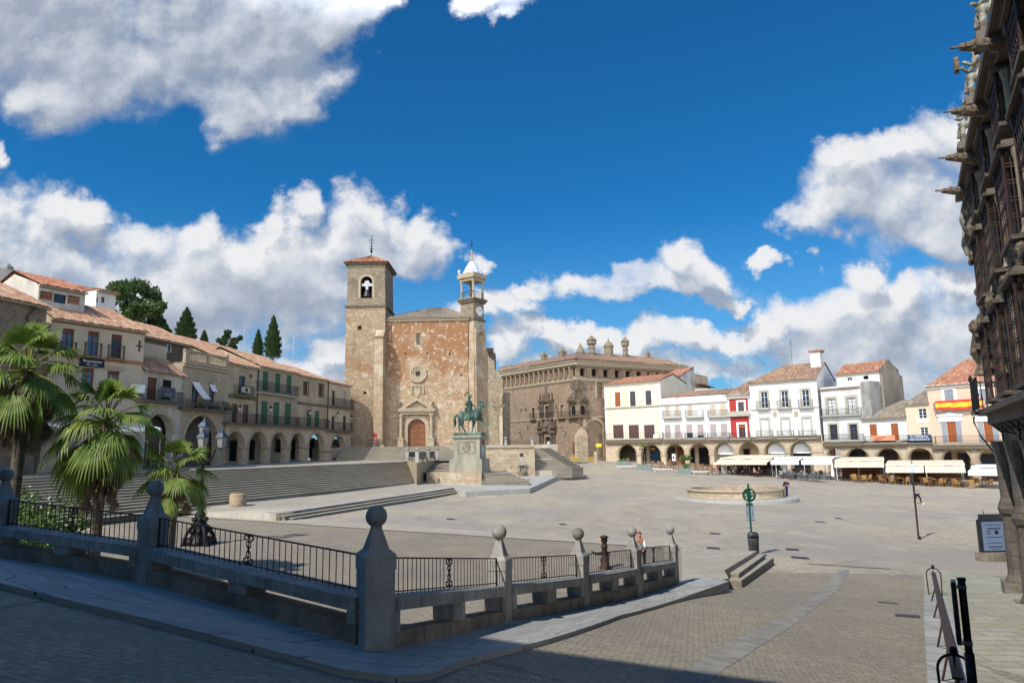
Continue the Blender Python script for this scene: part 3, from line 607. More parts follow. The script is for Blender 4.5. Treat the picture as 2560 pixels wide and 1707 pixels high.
# ---------------------------------------------------------------- facade kit
class Fac:
    """a facade plane through A (left end) and B (right end), seen from the square; x along, y into the building, z up"""
    def __init__(s, A, B, z0, root=None):
        s.A = Vector((A[0], A[1], z0)); e = Vector((B[0] - A[0], B[1] - A[1])); s.W = e.length; s.rz = math.atan2(e.y, e.x)
        s.M = Matrix.Translation(s.A) @ Matrix.Rotation(s.rz, 4, 'Z'); s.Mi = s.M.inverted(); s.root = root; s.rM = s.M; s.holes = []
    def at(s, u, v, dy=0.):
        o = s.Mi @ EYE; d = s.Mi.to_3x3() @ ray(u, v); k = (dy - o.y) / d.y; p = o + d * k; return p.x, p.z
    def X(s, u, v, dy=0.): return s.at(u, v, dy)[0]
    def Z(s, u, v, dy=0.): return s.at(u, v, dy)[1]
    def thing(s, name, label, cat, group=None): s.root = thing(name, label, cat, s.A, s.rz, group); s.rM = s.M; return s.root
    def put(s, mb, name, mat, parent=None, smooth=False, **k):
        ob = mb.build(name, mat, parent or s.root, smooth, **k)
        if parent is None and s.rM is not s.M: ob.matrix_local = s.rM.inverted() @ s.M
        return ob
    def sub(s, A, B, z0): f = Fac(A, B, z0); f.root = s.root; f.rM = s.rM; return f
    def w(s, x, y, z): return s.M @ Vector((x, y, z))
    def box_px(s, u0, v0, u1, v1):
        vm, um = (v0 + v1) / 2, (u0 + u1) / 2
        return s.X(u0, vm), s.X(u1, vm), s.Z(um, v1), s.Z(um, v0)
    def opening(s, u0, v0, u1, v1, arch=False):
        x0, x1, z0, z1 = s.box_px(u0, v0, u1, v1)
        s.holes.append(archhole(x0, x1, z0, z1) if arch else rect(x0, x1, z0, z1)); return x0, x1, z0, z1
    def glazed(s, u0, v0, u1, v1, frame='white_trim', pane='pane', arch=False, nx=2, nz=3, rec=.12, name='window', top=0, sill=None):
        x0, x1, z0, z1 = s.opening(u0, v0, u1, v1, arch); f = .06; mb = MB()
        if arch:
            mb.panel(archhole(x0, x1, z0, z1), [archhole(x0 + f, x1 - f, z0 + f, z1 - f)], rec, rec + .07)
            zz = z1 - (x1 - x0) / 2
        else: mb.panel(rect(x0, x1, z0, z1), [rect(x0 + f, x1 - f, z0 + f, z1 - f)], rec, rec + .07); zz = z1
        for i in range(1, nx): xx = x0 + (x1 - x0) * i / nx; mb.box(xx - .03, xx + .03, rec + .004, rec + .06, z0 + f, zz - f)
        for i in range(1, nz): q = z0 + (zz - z0) * i / nz; mb.box(x0 + f, x1 - f, rec + .01, rec + .05, q - .018, q + .018)
        if top: mb.box(x0 + f, x1 - f, rec + .002, rec + .05, z1 - top, z1 - f)
        w = s.put(mb, name, frame)
        MB().panel(archhole(x0, x1, z0, z1) if arch else rect(x0, x1, z0, z1), [], rec + .05, rec + .08).build('pane', pane, w)
        if sill: s.put(MB().box(x0 - .1, x1 + .1, -.1, -.002, z0 - .1, z0), 'window_sill', sill)
        return x0, x1, z0, z1, w
    def shutter(s, u0, v0, u1, v1, mat, name='shutter', rec=.06, slats=True, leaves=1, arch=False, down=1.):
        x0, x1, z0, z1 = s.opening(u0, v0, u1, v1, arch); mb = MB()
        if arch: mb.panel(archhole(x0, x1, z0, z1), [], rec, rec + .05)
        else:
            zb = z1 - (z1 - z0) * down
            for i in range(leaves):
                a = x0 + (x1 - x0) * i / leaves + .006; b = x0 + (x1 - x0) * (i + 1) / leaves - .006
                mb.box(a, b, rec, rec + .04, zb, z1)
                if slats:
                    mb.box(a, a + .06, rec - .02, rec - .001, zb, z1); mb.box(b - .06, b, rec - .02, rec - .001, zb, z1); n = int((z1 - zb) / .16)
                    for k in range(n): q = zb + .03 + (z1 - zb - .06) * k / n; mb.box(a + .061, b - .061, rec - .018, rec - .001, q, q + .07)
            if down < 1: s.put(MB().box(x0, x1, rec + .1, rec + .12, z0, zb), 'pane', 'pane')
        s.put(mb, name, mat); return x0, x1, z0, z1
    def surround(s, x0, x1, z0, z1, w=.14, mat='grey_trim', d=.05, bottom=False, name='window_surround'):
        o = rect(x0 - w, x1 + w, z0 - (w if bottom else 0), z1 + w); 
        if bottom: mb = MB().panel(o, [rect(x0, x1, z0, z1)], -d, -.002)
        else: mb = MB().panel([(x0 - w, z0), (x0, z0), (x0, z1), (x1, z1), (x1, z0), (x1 + w, z0), (x1 + w, z1 + w), (x0 - w, z1 + w)], [], -d, -.002)
        s.put(mb, name, mat)
    def balcony(s, u0, u1, vs, vr, mat='grey_trim', dep=.65, th=.12, gap=.13, corbels=False, iron='iron', solid=None):
        x0, x1 = s.X(u0, vs, -dep * .5), s.X(u1, vs, -dep * .5); um = (u0 + u1) / 2; z = s.Z(um, vs, -dep); zr = s.Z(um, vr, -dep)
        zr = max(z + .8, min(zr, z + 1.25))
        mb = MB().box(x0, x1, -dep, -.003, z - th, z)
        if corbels:
            n = max(2, int((x1 - x0) / 1.2))
            for i in range(n + 1): q = x0 + .1 + (x1 - x0 - .2) * i / n; mb.box(q - .06, q + .06, -dep * .7, -.003, z - th - .12, z - th - .001)
        b = s.put(mb, 'balcony', mat)
        mb = MB(); r = .013; y = -dep + .05; a, c = x0 + .05, x1 - .05
        for q in (z + .06, zr - .12, zr): mb.tube([(a, -.02, q), (a, y, q), (c, y, q), (c, -.02, q)], r * (1.3 if q == zr else 1), 4)
        n = max(2, int((c - a) / gap))
        for i in range(n + 1): xx = a + (c - a) * i / n; mb.box(xx - .009, xx + .009, y - .009, y + .009, z, zr)
        for i in range(1, 4): yy = y + (dep - .07) * i / 4; mb.box(a - .009, a + .009, yy - .009, yy + .009, z, zr); mb.box(c - .009, c + .009, yy - .009, yy + .009, z, zr)
        mb.build('railing', iron, b); return x0, x1, z, zr, b
    def wall(s, mat, x0, x1, z0, z1, th=.3, depth=9., name='wall', rise=0., ridge=.5, extra=None, bottom=True, outer=None):
        mb = MB().panel(outer or rect(x0, x1, z0, z1), s.holes, 0, th)
        yr = depth * ridge; rl, rr = rise if isinstance(rise, tuple) else (rise, rise)
        for x, rise in ((x0 + .001, rl), (x1 - .001, rr)):
            zr = z1 + rise
            mb.add([(x, th, z0), (x, depth, z0), (x, depth, z1), (x, yr, zr), (x, th, z1 + rise * th / max(.01, yr))], [(0, 1, 2, 3, 4)])
        mb.quad((x0, depth, z0), (x1, depth, z0), (x1, depth, z1), (x0, depth, z1))
        if bottom: mb.quad((x0, .001, z0 + .002), (x1, .001, z0 + .002), (x1, depth, z0 + .002), (x0, depth, z0 + .002))
        # dark room behind the openings
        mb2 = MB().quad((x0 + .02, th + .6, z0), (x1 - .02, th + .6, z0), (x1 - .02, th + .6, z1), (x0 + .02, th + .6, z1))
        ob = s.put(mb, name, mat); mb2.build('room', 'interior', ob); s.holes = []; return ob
    def gable_roof(s, mat, x0, x1, ze, depth, rise, over=.35, ridge=.5, hl=0., hr=0., side=.1, pitch=.24, eave=True):
        yr = depth * ridge; k = rise / yr; A = (x0 - side, -over, ze - k * over + .05); B = (x1 + side, -over, ze - k * over + .05)
        Cc = (x1 + side - hr, yr, ze + rise + .05); D = (x0 - side + hl, yr, ze + rise + .05)
        mb = MB().roof(A, B, Cc, D, pitch)
        kb = rise / (depth - yr + .001); E = (x1 + side, depth + over, ze - kb * over * 0 + .05); F = (x0 - side, depth + over, ze + .05)
        mb.quad(D, Cc, E, F)
        if hr: mb.roof(B, E, Cc, Cc, pitch)
        if hl: mb.roof(F, A, D, D, pitch)
        rf = s.put(mb, 'roof', mat)
        if eave: MB().box(x0 - side + .02, x1 + side - .02, -over + .04, .02, ze - k * over - .07, ze - k * over + .03).build('eave', 'stone_trim', rf)
        return rf
class Run(Fac):
    def pt(s, u, v): x = s.X(u, v); q = s.w(x, 0, 0); return q.x, q.y
def house(run, u0, u1, v, z0, name, label, cat='house'):
    A = run.pt(u0, v); B = run.pt(u1, v); f = Fac(A, B, z0); f.thing(name, label, cat); return f
def lantern(p, rz, label, side=0):
    t = thing('wall_lantern', label, 'lantern', p, rz, 'iron lanterns on the facades'); mb = MB()
    mb.tube([(0, 0, 0), (0, -.25, .12), (0, -.55, .1), (0, -.6, -.02)], .02, 5); mb.tube([(0, 0, -.25), (0, -.2, -.05), (0, -.4, .08)], .014, 5); mb.build('bracket', 'iron', t)
    L = MB().lathe([(.1, 0), (.17, .34)], (0, -.6, -.1), 4, rot=R(45)).build('glass', 'curtain', t)
    mb = MB(); mb.lathe([(.23, 0), (.2, .04), (.08, .2), (.03, .24), (.03, .3), (.001, .34)], (0, -.6, .24), 4, rot=R(45)); mb.lathe([(.04, -.06), (.11, 0)], (0, -.6, -.1), 4, rot=R(45))
    for k in range(4):
        a = R(45 + 90 * k); mb.bar((.11 * math.cos(a), -.6 + .11 * math.sin(a), -.1), (.18 * math.cos(a), -.6 + .18 * math.sin(a), .25), .012)
    mb.build('cap', 'iron', t)
# ---------------------------------------------------------------- row of houses on the far right side of the square
pA, pK, pB = ony(1515, 1150, 127), ony(2060, 1150, 104), ony(2530, 1150, 84)
R1 = Run(pA, pK, 0); R2 = Run(pK, pB, 0)
def slabz(run, u, v): return run.Z(u, v)
zs1 = slabz(R1, 1600, 1097); 
def arcade(run, name, label, spans, z0f, zcrown, ztop, spring_cap=True, backmat='cream_paint', endl=None, endr=None, colw=.5, shops=None):
    """spans: list of (u_left,u_right) of clear openings"""
    x0 = run.X(*endl); x1 = run.X(*endr); f = Fac(run.w(x0, 0, 0)[:2], run.w(x1, 0, 0)[:2], 0); f.thing(name, label, 'arcade')
    W = x1 - x0; holes = []; xsn = []
    for (ua, ub) in spans:
        a, b = run.X(ua, 1140) - x0, run.X(ub, 1140) - x0; xsn.append((a, b)); zg = z0f(run, a + x0)
        zc = zcrown(a + x0)
        holes.append(archhole(a, b, zg - 1, zc))
    zt = ztop
    mb = MB().panel([(0, -2), (W, -2), (W, zt(x1)), (0, zt(x0))], [], 0, .01, back=False) if False else MB()
    # build wall as bays so that the openings reach below the ground
    edges = [0] + [q for ab in xsn for q in ab] + [W]
    out = [(0, -1.5)]
    for (a, b), (ua, ub) in zip(xsn, spans):
        zc = zcrown(a + x0); r = (b - a) / 2; h = min(r, zc - (z0f(run, a + x0) + 1.0))
        out += [(a, -1.5), (a, zc - h)] + list(reversed(arc((a + b) / 2, zc - h, r, 0, 180, 16, h)))[1:-1] + [(b, zc - h), (b, -1.5)]
    out += [(W, -1.5), (W, zt(x1)), (0, zt(x0))]
    mb.panel(out, [], 0, .55); f.put(mb, 'wall', 'arcade_stone')
    mb = MB()
    for (a, b), _ in zip(xsn, spans):
        zc = zcrown(a + x0); r = (b - a) / 2; h = min(r, zc - (z0f(run, a + x0) + 1.0)); cx = (a + b) / 2
        o = arc(cx, zc - h, r + .3, 0, 180, 16, h + .3); i = arc(cx, zc - h, r + .002, 0, 180, 16, h + .002)
        f.put(MB().panel(o + i[::-1], [], -.06, -.002), 'arch_moulding', 'stone_trim')
    for k in range(len(xsn) + 1):
        a = xsn[k - 1][1] if k else 0; b = xsn[k][0] if k < len(xsn) else W
        if b - a > 2: continue
        aa = max(0, k - 1); zc = zcrown(xsn[min(aa, len(xsn) - 1)][0] + x0); r = (xsn[min(aa, len(xsn) - 1)][1] - xsn[min(aa, len(xsn) - 1)][0]) / 2
        f.put(MB().box(a - .1, b + .1, -.1, .65, zc - r - .12, zc - r + .1).box(a - .05, b + .05, -.05, .6, zc - r - .22, zc - r - .121), 'capital', 'stone_trim')
    
    mb = MB().quad((0, 4.2, -2), (W, 4.2, -2), (W, 4.2, max(zt(x0), zt(x1))), (0, 4.2, max(zt(x0), zt(x1)))); f.put(mb, 'back_wall', backmat)
    mb = MB().quad((0, .55, zt(x0) - .1), (W, .55, zt(x1) - .1), (W, 4.2, zt(x1) - .1), (0, 4.2, zt(x0) - .1)); f.put(mb, 'ceiling', 'beige_plaster')
    return f, xsn, x0
gz1 = lambda run, x: plaza_h(*run.w(x, 0, 0)[:2])
sp1 = [(1545, 1592), (1602, 1653), (1664, 1712), (1722, 1774), (1785, 1836), (1847, 1900), (1911, 1965), (1975, 2030)]
zc1 = R1.Z(1600, 1109); zt1 = lambda x: zs1 - .02
fA1, xs1, _ = arcade(R1, 'arcade', 'long pale stone arcade under the yellow, white and red houses', sp1, gz1, lambda x: R1.Z(1660, 1109), zt1, endl=(1515, 1150), endr=(2060, 1150))
# shop fronts at the back of the arcade
sh = [((1548, 1590), 'interior', 0), ((1604, 1616), 'dark_void', .6), ((1626, 1652), 'sign_blue', .5), ((1666, 1690), 'interior', .5), ((1694, 1712), 'wood_brown', .4), ((1724, 1738), 'dark_void', .5), ((1748, 1774), 'dark_void', .3), ((1860, 1876), 'dark_void', .3), ((1920, 1950), 'pane', .4), ((1985, 2025), 'pane', .4)]
for (a, b), mt, dz in sh:
    x0, x1 = fA1.X(a, 1145, 4.2), fA1.X(b, 1145, 4.2); zg = gz1(fA1, x0); w = fA1.put(MB().panel(rect(x0, x1, zg, zg + 3.3 - dz), [rect(x0 + .12, x1 - .12, zg + .3, zg + 3.15 - dz)], 4.05, 4.19), 'shop_window', 'interior' if mt != 'wood_brown' else 'wood_brown')
    MB().box(x0 + .12, x1 - .12, 4.12, 4.18, zg + .3, zg + 3.15 - dz).build('pane', mt, w)
x0, x1 = fA1.X(1627, 1120, 3.9), fA1.X(1637, 1120, 3.9); fA1.put(MB().box(x0, x1, 3.9, 4.0, fA1.Z(1632, 1124, 3.9), fA1.Z(1632, 1119, 3.9)), 'shop_sign', 'flag_yellow')
# white half-moon awnings filling two arches
for k in (4, 6, 7):
    a, b = xs1[k]; r = (b - a) / 2; zc = R1.Z(1660, 1109); aw = MB().panel([(a + .1, zc - r - .2), (b - .1, zc - r - .2)] + arc((a + b) / 2, zc - r, r - .15, 0, 180, 14), [], 1.2, 1.25); fA1.put(aw, 'blind', 'awning_white')
# -- yellow corner house
f = house(R1, 1515, 1657, 1096, zs1, 'yellow_house', 'pale yellow corner house with brown shutters under blind arches and a red tiled roof')
W = f.W
for (a, b, c, d), mt in zip(((1537.6, 980, 1551, 1016), (1575, 978, 1589, 1015), (1614, 976, 1628.5, 1012)), ('wood_orange', 'shutter_dark', 'shutter_dark')):
    q = f.shutter(a, b, c, d, mt); f.surround(*q, w=.13, mat='yellow_trim', d=.03)
for a, b in ((1533, 1559), (1572, 1597.6), (1610.5, 1637)):
    q = f.shutter(a, 1061.5, b, 1095.5, 'shutter_brown'); x0, x1, z0, z1 = q; f.surround(x0, x1, z0, z1, w=.1, mat='yellow_trim', d=.03)
    cx = (x0 + x1) / 2; r = (x1 - x0) / 2 * .92; f.put(MB().panel(arc(cx, z1 + .5, r, 0, 180, 14, r * 1.3) + arc(cx, z1 + .5, r - .13, 0, 180, 14, r * 1.3 - .13)[::-1], [], -.05, -.002), 'arch_moulding', 'yellow_trim')
zt = f.Z(1586, 955.5)
zc = f.Z(1586, 1015)
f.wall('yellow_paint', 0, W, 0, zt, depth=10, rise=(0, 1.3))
f.put(MB().box(-.1, W + .1, -.18, -.002, zc - .25, zc), 'cornice', 'grey_trim'); f.put(MB().box(-.05, W + .05, -.12, -.002, zt - .45, zt - .1), 'cornice', 'yellow_trim')
f.put(MB().box(0, .35, -.04, -.002, .1, zt - .5), 'corner_strip', 'yellow_trim'); f.put(MB().box(W - .35, W, -.04, -.002, .1, zt - .5), 'corner_strip', 'yellow_trim')
f.gable_roof('roof_red', 0, W, zt, 10, 1.45, hl=2.0, over=.4)
f.balcony(1515.5, 1657, 1096.5, 1081.5, dep=.55, gap=.4)
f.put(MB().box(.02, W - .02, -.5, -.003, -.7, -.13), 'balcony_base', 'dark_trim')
f.put(MB().box(W - 1.5, W - .5, -.45, -.15, .02, .7), 'air_conditioner', 'white_trim')
f.put(MB().tube([(0, -.3, zc + .9), (W * .25, -.3, zc + .75), (W * .5, -.3, zc + .85), (W * .75, -.3, zc + .78), (W, -.3, zc + .95)], .02, 4), 'cable', 'iron')
YH = f
# grey gabled party wall and red roof rising behind it
g = Fac(R1.w(R1.X(1657, 1096), 0.3, 0)[:2], R1.w(R1.X(1657, 1096) + 8.2, 8.5, 0)[:2], zs1); 
g = Fac(ony(1652, 1040, 128)[:2], ony(1736, 1000, 131.5)[:2], 6); g.thing('grey_gabled_house', 'grey weather-stained house with two tiled gable peaks behind the yellow house', 'house')
P = lambda u, v: g.at(u, v)
out = [P(1654, 1040), P(1736, 1040), P(1735, 918), P(1688, 947.5), P(1676, 938), P(1660, 950), P(1654, 958)]
g.put(MB().panel(out, [], 0, 8), 'wall', 'grey_stained')
for (u0, v0, u1, v1, du) in ((1688, 947, 1735, 917, -34), (1659, 951, 1676, 938, -30)):
    a, b = P(u0, v0), P(u1, v1); mb = MB().roof((a[0], -.1, a[1] + .05), (a[0], 8.2, a[1] + .05), (b[0], 8.2, b[1] + .05), (b[0], -.1, b[1] + .05), .26)
    mb.quad((b[0], -.1, b[1] + .05), (b[0], 8.2, b[1] + .05), (b[0] + 3, 8.2, b[1] - 2), (b[0] + 3, -.1, b[1] - 2)) if u1 < 1700 else None
    g.put(mb, 'roof', 'roof_red')
a, b = P(1676, 938), P(1688, 947.5); g.put(MB().roof((b[0], 8.2, b[1] + .05), (b[0], -.1, b[1] + .05), (a[0], -.1, a[1] + .05), (a[0], 8.2, a[1] + .05), .26), 'roof', 'roof_red')
# the red roof that runs back over the yellow house to the higher gable
x0, x1 = P(1640, 955)[0], P(1735, 917)[0]
# small tower ruin and lean-to behind
h = Fac(ony(1735, 1000, 146)[:2], ony(1770, 1000, 148)[:2], 6); h.thing('ruined_tower', 'low square rubble tower with flat broken top behind the grey gable', 'tower')
x0, z1 = h.at(1733, 936); x1, z2 = h.at(1769, 941); h.put(MB().panel([(x0, 0), (x1, 0), (x1, z2), (x0 + .6, z1 + .2), (x0, z1)], [], 0, 5), 'wall', 'rubble')
x1, z3 = h.at(1771, 971); x0, z4 = h.at(1736, 961); h.put(MB().roof((x1, -2, z3), (x1, -.05, z3), (x0, -.05, z4), (x0, -2, z4)), 'lean_to_roof', 'roof_brown'); h.put(MB().box(x0, x1 - .4, -2, -.06, 0, z3 - .2), 'lean_to_wall', 'white_paint_old')
# -- white house with paired balconies
f = house(R1, 1657.5, 1823, 1096, zs1, 'white_house', 'long low white house with six beige shuttered bays on paired iron balconies'); W = f.W
zt = f.Z(1740, 992)
up = [(1662, 1674.5), (1686.5, 1699), (1718, 1731), (1743, 1755), (1774.5, 1788.5), (1800.5, 1815)]
lo = [(1662.5, 1676.7), (1687, 1701.4), (1716, 1731.4), (1743.6, 1759), (1776, 1791), (1802.4, 1818)]
for k, (a, b) in enumerate(up):
    q = f.shutter(a, 1015.5 - k * 1., b, 1040.5 - k * .5, 'white_trim' if k == 3 else 'shutter_beige'); f.put(MB().box(q[0] - .2, q[1] + .2, -.08, -.002, q[3] + .75, q[3] + .85), 'hood', 'white_trim')
for k, (a, b) in enumerate(lo): f.shutter(a, 1062 - k * .5, b, 1095, 'shutter_pinkgrey', down=.62 if k == 2 else (.78 if k == 3 else 1))
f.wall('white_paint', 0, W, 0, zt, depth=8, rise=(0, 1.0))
f.put(MB().box(-.02, W, -.2, -.002, zt - 1.1, zt - .95), 'cornice', 'grey_trim'); f.put(MB().box(-.02, W, -.1, -.002, zt - .1, zt + .1), 'parapet', 'white_trim')
f.gable_roof('roof_brown', 0, W, zt + .1, 8, 1.15, hl=3.5, over=-.15, eave=False)
for k, (a, b) in enumerate(((1657.5, 1703), (1713.5, 1759), (1770, 1819))): f.balcony(a, b, 1044 - k * 1.4, 1026 - k, dep=.6)
for a, b in ((1658, 1706), (1712, 1764), (1769, 1825)): f.balcony(a, b, 1096, 1081, dep=.55)
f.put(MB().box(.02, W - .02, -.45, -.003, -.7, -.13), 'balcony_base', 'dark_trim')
# tilted blind
# -- red house
f = house(R1, 1823.5, 1881, 1096, zs1, 'red_house', 'narrow dark red house with white framed doors between the two white houses'); W = f.W
zt = f.Z(1850, 984)
q = f.shutter(1845.5, 1004.5, 1860.5, 1034, 'shutter_dark'); f.surround(*q, w=.28, mat='white_trim', d=.05)
x0, x1, z0, z1, w = f.glazed(1847, 1060, 1864, 1094, 'wood_orange', 'pane', nx=2, nz=4, top=.5); f.surround(x0, x1, z0, z1, w=.3, mat='white_trim', d=.05)
f.wall('red_paint', .35, W - .35, 0, zt, depth=8, rise=0)
f.put(MB().box(0, .34, 0, 8, 0, zt), 'corner_strip', 'white_paint'); f.put(MB().box(W - .34, W, 0, 8, 0, zt), 'corner_strip', 'white_paint')
f.put(MB().box(0, W, -.2, -.003, zt - .75, zt - .35), 'cornice', 'grey_trim'); f.put(MB().box(0, W, -.3, -.003, zt - .34, zt - .02), 'cornice', 'grey_stained')
z = f.Z(1850, 1037, -.3); f.put(MB().box(.05, W - .05, -.55, -.003, z - .2, z + .12).box(.05, W - .05, -.55, -.45, z + .121, z + .6), 'balcony', 'grey_trim')
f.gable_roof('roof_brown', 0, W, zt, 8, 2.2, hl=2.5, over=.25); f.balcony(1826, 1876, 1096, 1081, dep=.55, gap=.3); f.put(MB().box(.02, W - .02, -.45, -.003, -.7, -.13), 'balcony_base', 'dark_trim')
# -- tall white house
f = house(R1, 1881.5, 2053, 1096, zs1, 'tall_white_house', 'tall white house with two rows of three stone framed French windows'); W = f.W
zt = f.Z(1965, 949.5)
for k, (a, b) in enumerate(((1902, 1919), (1953, 1970), (2005, 2023))):
    x0, x1, z0, z1, w = f.glazed(a, 979 - 2.5 * k, b, 1020 - 2 * k, 'white_trim', 'pane', nx=2, nz=3); f.surround(x0, x1, z0, z1, w=.3)
for k, (a, b) in enumerate(((1904.5, 1922), (1956, 1973), (2009, 2027))):
    x0, x1, z0, z1, w = f.glazed(a, 1047 - 1.5 * k, b, 1094, 'white_trim', 'curtain', nx=2, nz=3); f.surround(x0, x1, z0, z1, w=.3)
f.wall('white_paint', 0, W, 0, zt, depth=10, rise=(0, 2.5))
zc = f.Z(1965, 1020); f.put(MB().box(0, W, -.12, -.002, zc - .12, zc + .05), 'cornice', 'grey_trim')
f.gable_roof('roof_brown', 0, W, zt, 10, 2.7, hl=4.0, over=.4)
for k, (a, b) in enumerate(((1892, 1925), (1943, 1978.5), (1996.5, 2033.5))): f.balcony(a, b, 1022 - 2 * k, 1001 - 1.5 * k, dep=.6)
for k, (a, b) in enumerate(((1892.5, 1933), (1944, 1986), (1997.5, 2041.5))): f.balcony(a, b, 1094.5, 1075, dep=.6)
for a, b in ((1933, 1942), (1986, 1995)):
    x0, x1, z0, z1 = f.box_px(a, 1028, b, 1042); f.put(MB().box(x0, x1, -.06, -.002, z0, z1), 'plaque', 'stone_trim')
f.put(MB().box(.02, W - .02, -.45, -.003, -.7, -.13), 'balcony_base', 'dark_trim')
x0, x1, z0, z1 = f.box_px(2026, 914, 2052, 880); y = 3.4; zz = f.Z(2040, 914, y); f.put(MB().box(f.X(2026, 900, y), f.X(2051, 900, y), y, y + 1.6, zz - .6, f.Z(2038, 880, y)), 'chimney', 'white_paint_old'); f.put(MB().box(f.X(2024, 900, y) - .05, f.X(2054, 900, y) + .05, y - .15, y + 1.75, f.Z(2038, 880, y) + .001, f.Z(2038, 875, y)), 'chimney_cap', 'roof_red')
f.put(MB().tube([(W * .52, 5, zt + 2.5), (W * .52, 5, zt + 7.0)], .03, 4).tube([(W * .52 - .1, 5, zt + 4.2), (W * .52 - 6.2, 5, zt + 5.6)], .02, 4), 'antenna', 'iron')
f.put(MB().tube([(1, 5, zt + 3.1), (-1.2, 5, zt + 5.4)], .03, 4), 'antenna', 'iron')
# ---- second stretch
zsB = R2.Z(2180, 1102); zsC = R2.Z(2400, 1108)
sp2 = [(2042, 2101), (2113, 2175), (2188, 2253), (2268, 2335), (2352, 2428), (2443, 2517)]
arcade(R2, 'arcade', 'pale stone arcade behind the cream awnings under the peach house', [(2068, 2101)] + sp2[1:], gz1, lambda x: R2.Z(2220, 1119.5) - .008 * (x - 8) , lambda x: zsB - .02 if x < R2.X(2331, 1105) else zsC - .02, endl=(2061, 1150), endr=(2529, 1150))
fB = [o for o in bpy.data.objects if o.get('category') == 'arcade'][-1]
f2 = Fac(R2.pt(2061, 1150), R2.pt(2529, 1150), 0); f2.root = fB; f2.rM = f2.M
for a, b, mt in ((2050, 2090, 'wood_brown'), (2125, 2165, 'pane'), (2195, 2245, 'interior'), (2280, 2325, 'interior'), (2360, 2380, 'pane'), (2395, 2425, 'pane'), (2450, 2500, 'pane')):
    x0, x1 = f2.X(a, 1145, 4.2), f2.X(b, 1145, 4.2); zg = gz1(f2, x0); w = f2.put(MB().panel(rect(x0, x1, zg, zg + 3.3), [rect(x0 + .12, x1 - .12, zg + .3, zg + 3.15)], 4.05, 4.19), 'shop_window', 'wood_brown'); MB().box(x0 + .12, x1 - .12, 4.12, 4.18, zg + .3, zg + 3.15).build('pane', mt, w)
# -- white house with the roof terrace
f = house(R2, 2061, 2161, 1101, zsB, 'white_terrace_house', 'white house with a roof terrace and a set-back tiled attic beside a tall grey gable'); W = f.W
zt = f.Z(2110, 966)
for a, b, c, d in ((2069, 997, 2089, 1036), (2119, 994, 2140, 1034)):
    x0, x1, z0, z1, w = f.glazed(a, b, c, d, 'shutter_brown', 'curtain', nx=2, nz=4); f.surround(x0, x1, z0, z1, w=.35)
for a, b, c, d in ((2074, 1061, 2094, 1099), (2124, 1060, 2144, 1099)):
    x0, x1, z0, z1, w = f.glazed(a, b, c, d, 'shutter_brown', 'pane', nx=2, nz=3); f.surround(x0, x1, z0, z1, w=.25)
f.wall('white_paint_old', 0, W, 0, zt, depth=6, rise=0)
f.put(MB().box(-.05, W + .05, -.25, -.003, zt - .3, zt - .12), 'cornice', 'roof_brown'); f.put(MB().box(0, W, 0, 6, zt, zt + .12), 'terrace_floor', 'white_paint_old')
mb = MB(); n = 26
for i in range(n + 1): xx = W * i / n; mb.box(xx - .01, xx + .01, .05, .07, zt + .12, zt + 1.1)
mb.tube([(0, .06, zt + 1.1), (W, .06, zt + 1.1)], .02, 4); f.put(mb, 'terrace_railing', 'iron')
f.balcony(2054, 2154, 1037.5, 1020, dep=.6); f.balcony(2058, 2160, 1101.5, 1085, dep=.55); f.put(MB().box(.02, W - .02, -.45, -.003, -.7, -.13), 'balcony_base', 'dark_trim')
y = 3.0
a, b = f.X(2091, 945, y), f.X(2199, 945, y); f.holes = []
s2 = f.sub(f.w(a, y, 0)[:2], f.w(b, y, 0)[:2], f.A.z); z1 = s2.Z(2145, 930.5)
s2.glazed(2117, 943, 2130, 952, 'white_trim', 'pane', nx=2, nz=1); s2.opening(2157, 939, 2171, 948)
s2.wall('white_paint', 0, s2.W, zt, z1, depth=5, rise=1.4, name='attic_wall'); s2.gable_roof('roof_red', 0, s2.W, z1, 5, 1.55, over=.3)
x0 = s2.W + .12; s2.put(MB().add([(x0, 0, 0), (x0, 5.3, 0), (x0, 5.3, z1 - .4), (x0, 2.6, z1 + 1.75), (x0, 0, z1)], [(0, 1, 2, 3, 4)]).box(x0 - .02, x0 + .3, 0.01, 5.3, 0, z1 - .6), 'gable_wall', 'grey_brown')
f.put(MB().box(W + .01, s2.W + a - .02, .3, 6, 0, f.Z(2180, 952, 1)), 'side_wall', 'grey_stained')
# -- small white house with tile roof
f = house(R2, 2161.5, 2271, 1106, zsB, 'low_white_house', 'low white house with two red-brown doors and an orange banner below a deep tiled roof'); W = f.W
zt = f.Z(2215, 1043)
for a, b, c, d in ((2175, 1060, 2193, 1104), (2228.5, 1058, 2246.5, 1103)):
    q = f.shutter(a, b, c, d, 'wood_orange', leaves=2)
f.wall('white_paint', 0, W, 0, zt, depth=9, rise=(0, 2.1)); f.gable_roof('roof_grey', 0, W, zt, 9, 2.3, hl=3.3, over=.4)
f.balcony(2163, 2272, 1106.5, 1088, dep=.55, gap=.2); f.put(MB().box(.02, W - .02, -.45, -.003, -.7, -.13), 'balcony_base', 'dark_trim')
x0, x1, z0, z1 = f.box_px(2184, 1088, 2244, 1101); bn = f.put(MB().box(x0, x1, -.66, -.62, z0, z1), 'banner', 'banner_orange')
for k in range(3): MB().box(x0 + .5, x1 - 1.2 - k * .5, -.672, -.661, z1 - .3 - .2 * k, z1 - .22 - .2 * k).build('text_line', 'red_sign', bn)
